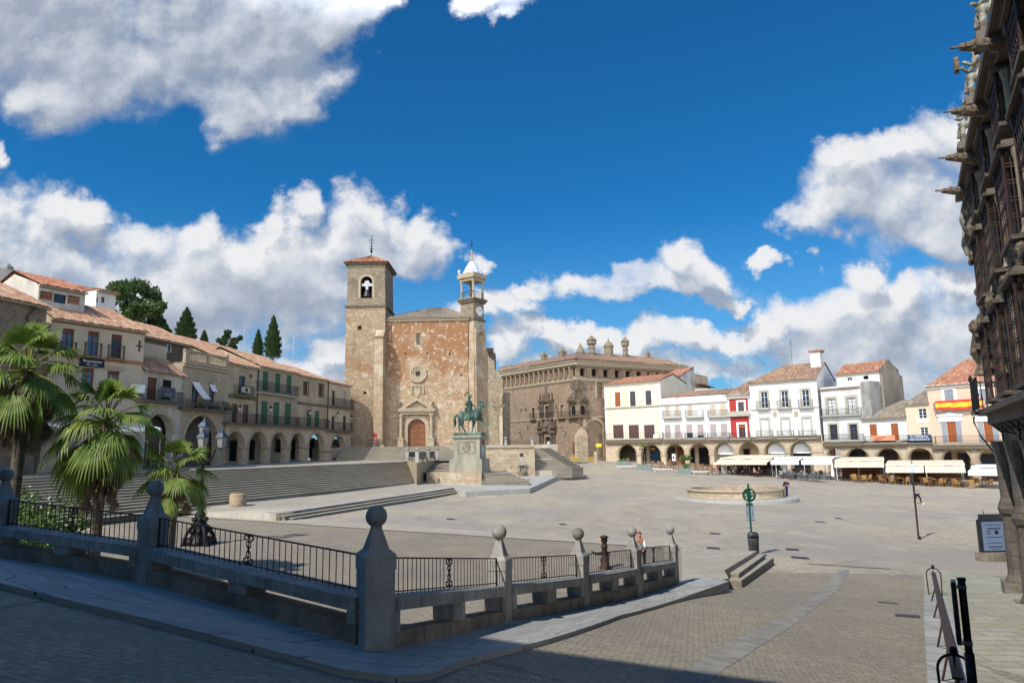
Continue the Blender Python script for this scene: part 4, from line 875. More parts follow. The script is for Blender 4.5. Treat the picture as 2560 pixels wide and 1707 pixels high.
# -- narrow cream house
f = house(R2, 2271.5, 2331, 1104, zsB, 'narrow_cream_house', 'narrow cream house with two small white windows above a dark blue restaurant sign'); W = f.W
zt = f.Z(2300, 1007)
for a, b, c, d in ((2295, 1021, 2316, 1046), (2300, 1068, 2320, 1088)):
    x0, x1, z0, z1, w = f.glazed(a, b, c, d, 'white_trim', 'pane', nx=2, nz=3); f.put(MB().box(x0 - .15, x1 + .15, -.05, -.002, z0 - .5, z0 - .002), 'window_apron', 'white_trim')
f.wall('cream_paint', 0, W, 0, zt, depth=8, rise=(0, 2.2)); f.gable_roof('roof_grey', 0, W, zt, 8, 2.5, hl=2.2, over=.3)
f.balcony(2273, 2331, 1106, 1090, dep=.5, gap=.2)
x0, x1, z0, z1 = f.box_px(2277, 1086.5, 2335, 1102.5)
sg = thing('restaurant_sign', 'dark blue sign reading EL MEDIEVO RESTAURANTE on the narrow cream house', 'sign', f.w(0, -.72, 0), f.rz); MB().box(x0, x1, 0, .06, z0, z1).build('board', 'sign_blue', sg)
hh = z1 - z0; xc = (x0 + x1) / 2
text('EL MEDIEVO', hh * .5, 'white_trim', sg, Matrix.Translation((xc, -.01, z0 + hh * .72)) @ FACE); text('RESTAURANTE', hh * .46, 'white_trim', sg, Matrix.Translation((xc, -.01, z0 + hh * .27)) @ FACE)
# -- peach house
f = house(R2, 2331.5, 2528, 1108, zsC, 'peach_house', 'peach coloured house with grey shutters, white window pediments and a steep red tile roof'); W = f.W
zt = f.Z(2400, 957)
for a, b, c, d in ((2361, 974, 2384, 1003), (2448, 972, 2468, 1001)):
    q = f.shutter(a, b, c, d, 'shutter_grey', leaves=2); f.surround(*q, w=.35, mat='white_trim', d=.05)
for a, b in ((2369, 2391), (2461, 2482)):
    x0, x1, z0, z1 = f.shutter(a, 1054, b, 1105, 'wood_orange', leaves=2); 
    for xa in (x0 - .62, x1 + .05): f.put(MB().box(xa, xa + .57, -.07, -.003, z0, z1), 'open_shutter', 'shutter_grey')
    mb = MB().box(x0 - .9, x1 + .9, -.12, -.003, z1 + .05, z1 + .75).box(x0 - 1.05, x1 + 1.05, -.25, -.003, z1 + .751, z1 + .9).panel([(x0 - .6, z1 + .9), (x1 + .6, z1 + .9), ((x0 + x1) / 2, z1 + 1.25)], [], -.16, -.004); f.put(mb, 'window_hood', 'white_trim')
f.wall('peach_paint', 0, W, 0, zt, depth=10, rise=(0, 3.1))
f.put(MB().box(-.15, W, -.3, -.003, zt - .3, zt - .05).box(-.08, W, -.18, -.003, zt - .55, zt - .301), 'cornice', 'white_trim'); f.gable_roof('roof_red', 0, W, zt, 10, 3.3, hl=3.0, over=.4)
f.balcony(2336, 2470, 1022, 1003, dep=.55, gap=.25); f.balcony(2338, 2525, 1109, 1088, dep=.55, gap=.2); f.put(MB().box(.02, W - .02, -.45, -.003, -.7, -.13), 'balcony_base', 'dark_trim')
x0, x1, z0, z1 = f.box_px(2345, 1002, 2465, 1021)
fl = thing('flag_banner', 'long red and yellow striped flag hung along the upper balcony of the peach house', 'flag', f.w(x0, -.62, z0 - .1), f.rz)
L = x1 - x0; H = z1 - z0 + .25
for a, b, mt in ((0, .27, 'flag_red'), (.27, .73, 'flag_yellow'), (.73, 1, 'flag_red')):
    mb = MB(); n = 30
    for i in range(n + 1):
        x = L * i / n; sag = .07 * math.sin(i / n * 9) + .05 * math.sin(i * .9)
        for t in (a, b): mb.v.append((x, -.05 + .05 * math.sin(i * .7 + t), H * t + sag * (1 - t)))
    for i in range(n): mb.f.append((2 * i, 2 * i + 2, 2 * i + 3, 2 * i + 1))
    mb.v += [(x, y + .02, z) for x, y, z in mb.v]; m2 = 2 * (n + 1)
    for i in range(n): mb.f.append((m2 + 2 * i, m2 + 2 * i + 1, m2 + 2 * i + 3, m2 + 2 * i + 2))
    mb.build('stripe', mt, fl)
# ---------------------------------------------------------------- left side of the square: houses over the arcade
L0 = Vector(((562 - 1280) / 1767 * 66.8, 66.8)); L1 = Vector(((876 - 1280) / 1767 * 94.3, 94.3)); eL = (L1 - L0).normalized()
RL = Run(L0 - eL * 20, L1, 0); TZ = 3.95
slabL = RL.Z(700, 1064)
def lh(u0, u1, v, name, label): return house(RL, u0, u1, v, 0, name, label)
# arcade with five arches and the wide end arch
A = RL.pt(561, 1150); B = RL.pt(876, 1147); f = Fac(A, B, 0); fa = f; f.thing('arcade', 'weathered stone arcade of round arches on stubby columns above the long stairs', 'arcade')
W = f.W; sp = [(561, 608.5), (621, 664.5), (676, 714.5), (725.5, 759), (770, 809), (826, 861)]; cr = [(585, 1078), (643, 1079), (696, 1080.5), (743, 1082), (790, 1083), (841, 1089)]
out = [(0, TZ - .5)]; arches = []
for (a, b), (cu, cv) in zip(sp, cr):
    xa, xb = f.X(a, 1135), f.X(b, 1135); zc = f.Z(cu, cv); xa = max(xa, .02); r = (xb - xa) / 2; arches.append((xa, xb, zc, r))
    out += [(xa, TZ - .5), (xa, zc - r)] + arc((xa + xb) / 2, zc - r, r, 0, 180, 18)[::-1][1:-1] + [(xb, zc - r), (xb, TZ - .5)]
zt = slabL - .15
out += [(W, TZ - .5), (W, zt), (0, zt)]
f.put(MB().panel(out, [], 0, .6), 'wall', 'arcade_stone')
for k, (xa, xb, zc, r) in enumerate(arches):
    cx = (xa + xb) / 2; f.put(MB().panel(arc(cx, zc - r, r + .28, 0, 180, 18) + arc(cx, zc - r, r + .002, 0, 180, 18)[::-1], [], -.05, -.002), 'arch_moulding', 'stone_trim')
    if k < 5:
        xn = arches[k + 1][0]; c = (xb + xn) / 2; w = (xn - xb) / 2
        zz = zc - r
        mb = MB().lathe([(w * 1.0, TZ - .4), (w * 1.0, TZ + .1), (w * .93, TZ + .15), (w * .85, zz - .35), (w * .92, zz - .33), (w * 1.15, zz - .12), (w * 1.25, zz - .1), (w * 1.25, zz)], (c, .3, 0), 14, 1.05, 1.1); f.put(mb, 'column', 'stone_trim', None, False)
mb = MB().panel(rect(0, arches[5][0] - .4, TZ - .2, zt), [], 3.6, 3.8); f.put(mb, 'back_wall', 'beige_plaster')
f.put(MB().box(0, W - .02, .61, 3.6, zt - .12, zt - .01), 'ceiling', 'wood_brown')
for a, b, c, d in ((572, 1101, 590, 1152), (621, 1099, 635, 1150), (650, 1092, 661, 1142), (687, 1098, 700, 1131), (725, 1098, 737, 1148), (752, 1108, 762, 1146), (772, 1097, 784, 1145)):
    x0, x1 = f.X(a, 1125, 3.6), f.X(c, 1125, 3.6); z0, z1 = f.Z((a + c) / 2, d, 3.6), f.Z((a + c) / 2, b, 3.6)
    w = f.put(MB().panel(rect(x0 - .12, x1 + .12, z0, z1 + .15), [rect(x0, x1, z0 + .02, z1)], 3.5, 3.6), 'door_frame', 'stone_trim'); MB().box(x0, x1, 3.56, 3.59, z0 + .02, z1).build('door', 'dark_void', w)
COLS = [(x[1], x[2]) for x in arches]
def plain_house(f, mat, u, v, depth=9, roofm='roof_pink', rise=1.8, z0=None, hl=0, hr=0, ov=.3, rs=None):
    zt = f.Z(u, v); f.wall(mat, 0, f.W, z0 if z0 is not None else slabL - .15, zt, depth=depth, rise=rs if rs is not None else rise); f.gable_roof(roofm, 0, f.W, zt, depth, rise + .15, over=ov, hl=hl, hr=hr); return zt
# house with the air conditioner
f = lh(562, 642, 1000, 'stained_house', 'narrow stained plaster house with an air conditioner hanging on its small balcony')
x0, x1, z0, z1, w = f.glazed(595.5, 940, 614, 984, 'wood_brown', 'pane', nx=1, nz=2); f.surround(x0, x1, z0, z1, w=.28, mat='stone_trim', d=.05)
for q in ((579, 1009.5, 594, 1057), (606, 1011, 622, 1057.5)): x0, x1, z0, z1, w = f.glazed(*q, 'wood_brown', 'pane', nx=2, nz=3); f.surround(x0, x1, z0, z1, w=.18, mat='stone_trim', d=.04)
plain_house(f, 'tan_plaster', 605, 912)
f.balcony(587, 631, 988, 963, dep=.6, mat='dark_trim'); f.balcony(563, 643, 1058.5, 1032, dep=.7, mat='dark_trim')
x0, x1, z0, z1 = f.box_px(570, 991, 640, 1000); f.put(MB().box(x0, x1, -.18, -.002, z0 + .1, z1 + .1), 'cornice', 'dark_trim')
x0, x1, z0, z1 = f.box_px(598, 971, 613, 985); ac = thing('air_conditioner', 'white air conditioner unit standing on the small balcony of the stained plaster house', 'air conditioner', f.w(x0, -.52, z0 + .1), f.rz)
MB().box(0, x1 - x0, 0, .3, 0, z1 - z0).build('casing', 'white_trim', ac); MB().tube([((x1 - x0) * .4, -.01, (z1 - z0) * .5), ((x1 - x0) * .4, -.025, (z1 - z0) * .5)], (z1 - z0) * .38, 20).build('fan', 'metal_dark', ac)
f.put(MB().tube([(f.W, -.08, slabL), (f.W, -.08, f.Z(605, 912))], .06, 6), 'downpipe', 'metal_dark')
x0, x1, z0, z1 = f.box_px(623, 936, 630, 943); f.put(MB().box(x0, x1, -.03, -.002, z0, z1), 'meter_box', 'wood_brown')
# green shutters
f = lh(643, 743, 1000, 'green_shutter_house', 'ashlar stone house with six tall dark green shutters on two long balconies')
for q in ((656.5, 928, 670.4, 976), (688, 933, 701, 980), (716.5, 937, 729, 983)): f.shutter(*q, 'shutter_green', leaves=2)
for q in ((652.5, 1002, 668, 1060), (683.4, 1005, 698, 1061), (712, 1007.5, 727.5, 1062)): f.shutter(*q, 'shutter_green', leaves=2)
plain_house(f, 'house_stone', 693, 922, rise=1.9)
f.balcony(644, 742, 984, 958, dep=.7); f.balcony(643, 744, 1063, 1039, dep=.7, mat='dark_trim')
# two small windows
f = lh(743.5, 819, 1000, 'two_window_house', 'grey plaster house with two small wood framed upper windows and green doors below')
for q in ((759, 956, 770, 986), (797, 961, 808.5, 990)): x0, x1, z0, z1, w = f.glazed(*q, 'wood_brown', 'pane', nx=2, nz=1); f.surround(x0, x1, z0, z1, w=.15, mat='dark_trim', d=.06, bottom=True)
for q in ((766.6, 1026, 778.5, 1066), (787, 1027, 798, 1067)): f.shutter(*q, 'shutter_green', leaves=2)
plain_house(f, 'tan_plaster', 781, 943, rise=1.6)
x0, x1, z0, z1 = f.box_px(745, 1010, 818, 1014); f.put(MB().box(0, f.W, -.15, -.002, z0, z1 + .05), 'cornice', 'dark_trim'); f.balcony(744, 819, 1068, 1045, dep=.7, mat='dark_trim')
f.put(MB().tube([(f.W, -.08, slabL), (f.W, -.08, f.Z(781, 943))], .06, 6), 'downpipe', 'metal_dark')
# end house
f = lh(819.5, 876, 1020, 'end_house', 'narrow cream end house with two stacked balconies beside the church tower')
for q in ((829.5, 976, 838.5, 1013), (857, 978, 867, 1016)): f.glazed(*q, 'wood_brown' if q[0] < 840 else 'shutter_pinkgrey', 'pane' if q[0] < 840 else 'shutter_pinkgrey', nx=1, nz=2)
for q in ((828.6, 1040, 837, 1075), (857.5, 1039, 866, 1076)): f.glazed(*q, 'wood_brown', 'pane', nx=1, nz=2)
plain_house(f, 'beige_plaster', 848, 959, rise=1.2)
f.balcony(823, 880, 1017, 996, dep=.7, mat='dark_trim'); f.balcony(821, 878, 1077.5, 1055, dep=.7, mat='dark_trim')
# long roof and attic behind
q0, q1 = RL.X(640, 900), RL.X(840, 960)
A = RL.w(q0 - 6, 8.5, 0); B = RL.w(q1 + 3, 8.5, 0); g = Fac(A[:2], B[:2], 8); g.thing('rear_house', 'long house with a broad pinkish hipped tile roof behind the left row', 'house')
zt = g.Z(830, 950, 0) ; g.opening(793, 934, 812, 944) if False else None
g.wall('dark_render', 0, g.W, 0, zt, depth=11, rise=0); g.gable_roof('roof_pink', 0, g.W, zt, 11, 2.7, hl=4, hr=5, over=.4)
# ---- balustraded stone house and the white fronted house beside it
f = lh(452, 561.5, 1010, 'balustraded_house', 'stone house with a roof balustrade, tall blinds and flower boxes above a wide arch'); W = f.W
zt = f.Z(510, 914)
xa, xb = f.X(459, 1120), f.X(543, 1120); zc = f.Z(500, 1038); r = (xb - xa) / 2
for q in ((480, 952, 497, 1008), (523, 958, 537, 1010)): x0, x1, z0, z1, w = f.glazed(*q, 'wood_brown', 'pane', nx=1, nz=2); cx = (x0 + x1) / 2; f.put(MB().panel(arc(cx, z1 - .2, 1.0, 0, 180, 12, .85) + arc(cx, z1 - .2, .85, 0, 180, 12, .7)[::-1], [], -.05, -.002), 'arch_moulding', 'stone_trim')
ol = [(0, TZ - .6), (xa, TZ - .6), (xa, zc - r)] + arc((xa + xb) / 2, zc - r, r, 0, 180, 18)[::-1][1:-1] + [(xb, zc - r), (xb, TZ - .6), (W, TZ - .6), (W, zt), (0, zt)]
f.wall('house_stone', 0, W, TZ - .6, zt, th=.6, depth=8, outer=ol)
cx = (xa + xb) / 2; f.put(MB().panel(arc(cx, zc - r, r + .35, 0, 180, 18) + arc(cx, zc - r, r + .002, 0, 180, 18)[::-1], [], -.05, -.002), 'arch_moulding', 'stone_trim')
f.put(MB().box(-.1, W + .1, -.35, 0.02, zt - .1, zt + .12).box(-.05, W + .05, -.2, -.003, zt - .35, zt - .101), 'cornice', 'stone_trim')
mb = MB(); n = int(W / .32); zb = zt + .12
for i in range(n): mb.lathe([(.09, 0), (.09, .08), (.05, .14), (.1, .38), (.05, .62), (.08, .68), (.08, .75)], (.3 + (W - .6) * i / n, -.1, zb + .1), 7)
bb = f.put(mb, 'balustrade', 'stone_trim'); mb = MB().box(-.05, W + .05, -.22, .03, zb + .86, zb + 1.02).box(-.05, W + .05, -.22, .03, zb, zb + .1)
for x in (0, W / 2, W - .35): mb.box(x, x + .35, -.24, .05, zb + .1, zb + .86)
mb.ball((W - .1, -.1, zb + 1.2), .2, 8); mb.build('coping', 'stone_trim', bb)
f.balcony(453, 565, 1022, 1000, dep=.8, mat='dark_trim')
z = f.Z(510, 1021, -.6)
for k, (x, lab) in enumerate(((1.2, 'dark planter with leafy plants at the left end of the balustraded house balcony'), (3.2, 'planter of pink flowers in the middle of the balustraded house balcony'), (5.6, 'planter of red flowers at the right end of the balustraded house balcony'))):
    t = thing('flower_box', lab, 'planter', f.w(x, -.55, z), f.rz, 'flower boxes on the balcony'); MB().box(0, 1.3, -.12, .12, 0, .25).build('box', 'metal_dark', t)
    mb = MB()
    for i in range(150):
        p = Vector((random.uniform(0, 1.3), random.uniform(-.15, .15), .25 + abs(random.gauss(0, .16)))); d = Vector([random.uniform(-.06, .06) for _ in range(3)]); e2 = Vector([random.uniform(-.06, .06) for _ in range(3)]); mb.quad(p - d, p + e2, p + d)
    mb.build('leaves', 'shrub_green', t)
    if k: 
        mb = MB()
        for i in range(16): mb.ball((random.uniform(0, 1.3), random.uniform(-.2, .1), .4 + random.uniform(0, .2)), .045, 5)
        mb.build('flowers', 'cloth_red' if k == 2 else 'cloth_pink', t)
for lab, (u0, v0, u1, v1), out_ in (('long white slatted blind swung out over the balcony of the balustraded house', (477, 955, 508, 997), .75), ('short white slatted blind above the right balcony door of the balustraded house', (522, 961, 543, 980), .35)):
    x0, x1, z0, z1 = f.box_px(u0, v0, u1, v1); w = (x1 - x0) * .62; mb = MB(); n = 8; bl = thing('blind', lab, 'blind', f.w(x0, -.05, z0), f.rz)
    for k in range(4): 
        pts = []
        for i in range(n + 1):
            t = i / n; yy = -out_ * t ** 1.5 - .02; zz = (z1 - z0) * (1 - t); pts.append((yy, zz, (x1 - x0 - w) * t if out_ > .5 else 0))
        a, b = w * k / 4 + .01, w * (k + 1) / 4 - .01
        for i in range(n):
            (ya, za, xa_), (yb, zb_, xb_) = pts[i], pts[i + 1]; mb.add([(a + xa_, ya, za), (b + xa_, ya, za), (b + xb_, yb, zb_), (a + xb_, yb, zb_), (a + xa_, ya - .03, za), (b + xa_, ya - .03, za), (b + xb_, yb - .03, zb_), (a + xb_, yb - .03, zb_)], [(0, 1, 2, 3), (7, 6, 5, 4), (0, 4, 5, 1), (2, 6, 7, 3), (1, 5, 6, 2), (0, 3, 7, 4)])
    mb.build('slats', 'awning_white', bl)
f = lh(352, 451.5, 1010, 'white_fronted_house', 'low white fronted house with a tiled lean-to roof over its balcony'); W = f.W
zt = f.Z(400, 931)
xa, xb = f.X(361, 1120), f.X(428, 1120); zc = f.Z(398, 1035); r = (xb - xa) / 2
f.glazed(368, 943, 393, 1000, 'wood_brown', 'wood_brown', nx=1, nz=1); f.glazed(406, 947, 433, 1001, 'white_trim', 'dark_void', nx=1, nz=1)
ol = [(0, TZ - .9), (xa, TZ - .9), (xa, zc - r)] + arc((xa + xb) / 2, zc - r, r, 0, 180, 18)[::-1][1:-1] + [(xb, zc - r), (xb, TZ - .9), (W, TZ - .9), (W, zt), (0, zt)]
f.wall('dirty_white', 0, W, TZ - .9, zt, th=.6, depth=7, outer=ol)
z2 = f.Z(400, 897, 1.6); f.put(MB().roof((-.2, -.45, zt - .1), (W + .1, -.45, zt - .1), (W + .1, 1.6, z2), (-.2, 1.6, z2), .26), 'roof', 'roof_pink'); f.put(MB().box(0, W, 1.62, 1.85, zt, z2 + 1.15), 'parapet', 'beige_plaster')
cx = (xa + xb) / 2; f.put(MB().panel(arc(cx, zc - r, r + .3, 0, 180, 18) + arc(cx, zc - r, r + .002, 0, 180, 18)[::-1], [], -.05, -.002), 'arch_moulding', 'stone_trim')
f.balcony(353, 451, 1003, 975, dep=.8, mat='dark_trim', gap=.11)
x0, x1, z0, z1 = f.box_px(377.5, 969, 414.5, 994.5); sg = thing('slate_sign', 'grey slate sign with pale lettering on the white fronted house balcony', 'sign', f.w(x0, -.9, z0), f.rz); hh = z1 - z0; ww = x1 - x0
MB().box(0, ww, 0, .06, 0, hh).build('board', 'sign_slate', sg); text('EL', hh * .38, 'cloth_grey', sg, Matrix.Translation((ww / 2, -.01, hh * .72)) @ FACE); text('TRUJO', hh * .36, 'cloth_grey', sg, Matrix.Translation((ww / 2, -.01, hh * .32)) @ FACE)
fb = f
# dark upper house behind them
A = RL.w(RL.X(378, 840) + .2, 4.2, 0); B = RL.w(RL.X(512, 870) + 4.6, 4.2, 0); g = Fac(A[:2], B[:2], 8); g.thing('upper_house', 'dark rendered upper house with two small windows and a pink tiled roof', 'house')
zt = g.Z(445, 856)
for q in ((412, 860, 431, 880), (458, 868, 475, 883)): g.glazed(*q, 'white_trim', 'pane', nx=2, nz=1)
g.wall('dark_render', 0, g.W, 2, zt, depth=9, rise=1.9); g.gable_roof('roof_pink', 0, g.W, zt, 9, 2.1, over=.4)
# ---- lodging house (row turns towards the viewer)
Z1 = Vector(RL.pt(353, 1000)); dA = Vector((-.47, -.883)); RA = Run(Z1 + dA * 17, Z1, 0)
f = house(RA, 112, 352, 1000, 0, 'lodging_house', 'cream plastered lodging house with three tall French windows and orange band courses'); W = f.W
zt = f.Z(240, 808)
for q, fr_, pn in (((154.5, 821, 184.6, 884), 'wood_brown', 'pane_blue'), ((219, 828, 247.7, 890), 'wood_brown', 'pane_blue'), ((277.5, 836, 305, 895), 'wood_brown', 'pane')): f.glazed(*q, fr_, pn, nx=2, nz=1 if q[0] < 270 else 7, top=.35)
for q in ((204, 920, 234, 975), (267, 927, 298, 978)): x0, x1, z0, z1, w = f.glazed(*q, 'wood_brown', 'pane_blue', nx=2, nz=3, top=.25); f.put(MB().box(x0 - .3, x1 + .3, -.04, -.002, z1, z1 + .35), 'lintel', 'stone_trim')
f.wall('beige_plaster', 0, W, TZ - 2, zt, depth=9, rise=1.9); f.gable_roof('roof_pink', 0, W, zt, 9, 2.1, over=.4)
zb = f.Z(245, 897); f.put(MB().box(0, W, -.08, -.002, zb - .12, zb + .12), 'band', 'orange_band'); f.put(MB().box(0, W, -.06, -.002, zt - .35, zt - .05), 'band', 'orange_band')
for a, b, vs, vr in ((149, 190, 885, 853), (210, 253, 891, 856), (268.5, 310, 897, 862)): f.balcony(a, b, vs, vr, dep=.35, gap=.3, mat='orange_band', th=.06)
for u, v in ((348, 865),): x, z = f.at(u, v); f.put(MB().box(x - .05, x + .05, -.05, -.003, z - .45, z + .45).box(x - .3, x + .3, -.05, -.004, z - .04, z + .04), 'wall_tie', 'iron')
x0, x1, z0, z1 = f.box_px(197, 897, 258, 917); z1 = z0 + (z1 - z0) * 1.0
sg = thing('lodging_sign', 'black sign with white gothic lettering over the lower windows of the lodging house', 'sign', f.w(x0, -.16, z0), f.rz); hh = z1 - z0; ww = x1 - x0
MB().box(0, ww, 0, .08, 0, hh).build('board', 'sign_black', sg); text('Alojamientos', hh * .46, 'white_trim', sg, Matrix.Translation((ww / 2, -.01, hh * .66)) @ FACE); text('Plaza  Mayor', hh * .28, 'white_trim', sg, Matrix.Translation((ww / 2, -.01, hh * .24)) @ FACE)
x0, x1, z0, z1 = f.box_px(322, 962, 347, 983); f.put(MB().box(x0, x1, -.75, -.15, z0, z1), 'shutter_box', 'white_trim')
LH = f
# rooftop house with brick lattices and its big orange roof
y = 2.2; x0 = f.X(93, 770, y); x1 = f.X(211, 770, y); g = f.sub(f.w(x0, y, 0)[:2], f.w(x1, y, 0)[:2], 0); g.thing('rooftop_house', 'whitewashed rooftop storey with a dark window between two brick lattices and an orange tile roof', 'house')
zt = g.Z(150, 719)
for a, b, c, d in ((100, 729, 133, 750), (169, 740, 200, 761)): q = g.opening(a, b, c, d); mb = MB(); nx = 7; x0, x1, z0, z1 = q; 
for (a, b, c, d) in ((100, 729, 133, 750), (169, 740, 200, 761)):
    x0, x1, z0, z1 = g.box_px(a, b, c, d); mb = MB(); n = 8; w = (x1 - x0) / n
    for i in range(n):
        for s_ in (-1, 1): mb.add([(x0 + w * i + (w if s_ < 0 else 0), .08, z0), (x0 + w * i + (w if s_ < 0 else 0) + .05, .08, z0), (x0 + w * i + (w if s_ > 0 else 0) + .05, .08, z1), (x0 + w * i + (w if s_ > 0 else 0), .08, z1)], [(0, 1, 2, 3)])
    for k in range(4): mb.box(x0, x1, .06, .1, z0 + (z1 - z0) * k / 4, z0 + (z1 - z0) * k / 4 + .06)
    g.put(mb, 'brick_lattice', 'roof_orange')
g.glazed(134, 736, 166, 758, 'metal_dark', 'pane', nx=1, nz=1)
g.wall('dirty_white', 0, g.W, 10, zt, depth=7, rise=1.2); g.gable_roof('roof_orange', 0, g.W, zt, 7, 1.4, over=.3)
# broad orange roof further back, with the stone block at its end
h = Fac(ony(-260, 800, 60)[:2], ony(232, 800, 69)[:2], 8); h.thing('orange_roof_house', 'long house with a broad orange tile roof rising at the far left', 'house'); za = h.Z(150, 715); 
h.wall('dirty_white', 0, h.W, 0, za, depth=10, rise=1.2); h.gable_roof('roof_orange', 0, h.W, za, 10, 1.5, over=.5, hr=3)
s3 = Fac(ony(227, 780, 66)[:2], ony(287, 780, 72)[:2], 8); s3 = Fac(ony(238, 780, 67)[:2], ony(287, 780, 69)[:2], 8); s3.thing('stone_block_house', 'pale square stone house with two small windows and a shallow orange roof', 'house'); zt = s3.Z(262, 727)
for q in ((253, 743, 263, 757), (241, 743, 246, 756)): s3.glazed(*q, 'wood_brown', 'pane_blue', nx=1, nz=1)
s3.wall('white_paint_old', 0, s3.W, 0, zt, depth=6, rise=0); s3.gable_roof('roof_orange', 0, s3.W, zt, 6, .6, hl=1, hr=2, over=.5)
s3.put(MB().box(-.02, s3.W + .02, -.05, -.002, s3.Z(262, 778), s3.Z(262, 775)), 'cornice', 'stone_trim')
x, z = h.at(15, 700, -3); h.put(MB().box(x - .9, x + .9, -3.6, -2.4, z - 6, z + .9).lathe([(.5, 0), (.5, .3), (.2, .6), (.05, .7)], (x, -3, z + .9), 8), 'chimney', 'grey_stained')
# tan stone house at the far left edge
g = Fac(ony(-240, 900, 39)[:2], ony(107, 900, 47.5)[:2], 0); g.thing('tan_stone_house', 'tan rubble stone house with a tiled eave at the left edge', 'house'); zt = g.Z(60, 753)
g.opening(40, 1080, 66, 1160) ; g.wall('old_brick', 0, g.W, TZ - 3, zt, depth=8, rise=1.6); g.gable_roof('roof_pink', 0, g.W, zt, 8, 1.8, over=.4)
g.put(MB().tube([g.root.matrix_world.to_3x3() @ Vector((0, 0, 0)) + Vector((g.X(66, 860), -.08, g.Z(66, 860))), (g.X(66, 790), -.08, g.Z(66, 790)), (g.X(84, 762), -.3, g.Z(84, 762))], .06, 6), 'downpipe', 'metal_dark')
# terrace awnings and low wall in front of the lodging house
for (u0, u1, v, lab) in ((150, 235, 1060, 'white terrace canopy behind the tallest palm, left of the two palms'), (268, 402, 1068, 'white terrace canopy in front of the two big house arches')):
    Y = 47 if u0 < 200 else 50; a, b = ony(u0, v, Y), ony(u1, v + 4, Y + 2.5); t = thing('canopy', lab, 'canopy', (0, 0, 0), 0, 'white canopies on the upper terrace'); zt_ = a.z
    d = Vector((b.x - a.x, b.y - a.y)).normalized(); nn = Vector((-d.y, d.x)) * 2.6
    mb = MB().add([(a.x, a.y, zt_ - .25), (b.x, b.y, zt_ - .25), (b.x, b.y, zt_), (a.x, a.y, zt_), (a.x + nn.x, a.y + nn.y, zt_ + .3), (b.x + nn.x, b.y + nn.y, zt_ + .3)], [(0, 1, 2, 3), (3, 2, 5, 4), (0, 3, 4), (1, 5, 2)]); mb.build('cover', 'awning_white', t)
    for p in (a, b): MB().tube([(p.x, p.y, TZ - .4), (p.x, p.y, zt_)], .04, 6).build('post', 'metal_grey', t)
# ---------------------------------------------------------------- church
PZ = 5.5
f = Fac(ony(965, 1118, 97)[:2], ony(1166, 1115, 97)[:2], 0); F = f
ch = f.thing('church', 'ochre stone church with a square bell tower and a slim clock tower', 'church'); W = f.W
zc = f.Z(1065, 794)
x0, x1, z0, z1, w = f.glazed(1041, 833, 1051, 862, 'dark_trim', 'pane', nx=2, nz=4, rec=.3)
cx, cz = f.at(1045, 934); r = f.X(1054.5, 934) - cx; f.holes.append(arc(cx, cz, r, 0, 345, 23)); f.put(MB().panel(arc(cx, cz, r + .02, 0, 345, 23), [], .28, .3), 'rose_glass', 'pane')
dx0, dx1 = f.X(1019.5, 1085), f.X(1064, 1085); dz1 = f.Z(1042, 1047); f.holes.append(archhole(dx0, dx1, PZ, dz1))
f.wall('church_rust', -.3, W + .3, PZ - .6, zc, th=.5, depth=26)
ro = f.X(1067, 934) - cx
for rr, w_, dd in ((ro, .16, .3), (ro - .3, .14, .2), (ro - .6, .12, .1)): f.put(MB().panel(arc(cx, cz, rr, 0, 345, 23), [arc(cx, cz, rr - w_ - .12, 0, 345, 23)], -dd, -.002), 'rose_ring', 'stone_trim')
mb = MB(); mb.box(cx - .05, cx + .05, .2, .27, cz - r, cz + r).box(cx - r, cx + r, .21, .26, cz - .05, cz + .05); f.put(mb, 'rose_tracery', 'dark_trim')
f.put(MB().box(-.4, W + .5, -.35, -.003, zc - .15, zc + .15).box(-.4, W + .5, -.2, -.003, zc - .5, zc - .151), 'cornice', 'stone_trim')
f.gable_roof('roof_grey', -.2, W + .3, zc + .15, 12, f.Z(1084, 772, 6) - zc - .1, hl=5.5, hr=3.5, over=.5)
for a, b in ((1014, 883), (1068, 884), (1124, 884), (1153, 936)): x, z = f.at(a, b); f.put(MB().box(x - .12, x + .12, -.02, -.002, z - .18, z + .1), 'beam_hole', 'dark_void')
# coat of arms panel
x0, x1, z0, z1 = f.box_px(1027, 962, 1060, 985); mb = MB().panel([(x0, z0), (x0 + .22, z0), (x0 + .22, z1 - .2), (x1 - .22, z1 - .2), (x1 - .22, z0), (x1, z0), (x1, z1), (x0, z1)], [], -.18, -.002); f.put(mb, 'panel_frame', 'stone_trim')
mx = (x0 + x1) / 2; f.put(MB().panel([(mx - .45, z1 - .5), (mx + .45, z1 - .5), (mx + .42, z0 + .2), (mx, z0 - .45), (mx - .42, z0 + .2)], [], -.14, -.002).box(mx - .55, mx + .55, -.2, -.003, z1 - .49, z1 - .36), 'shield', 'stone_trim')
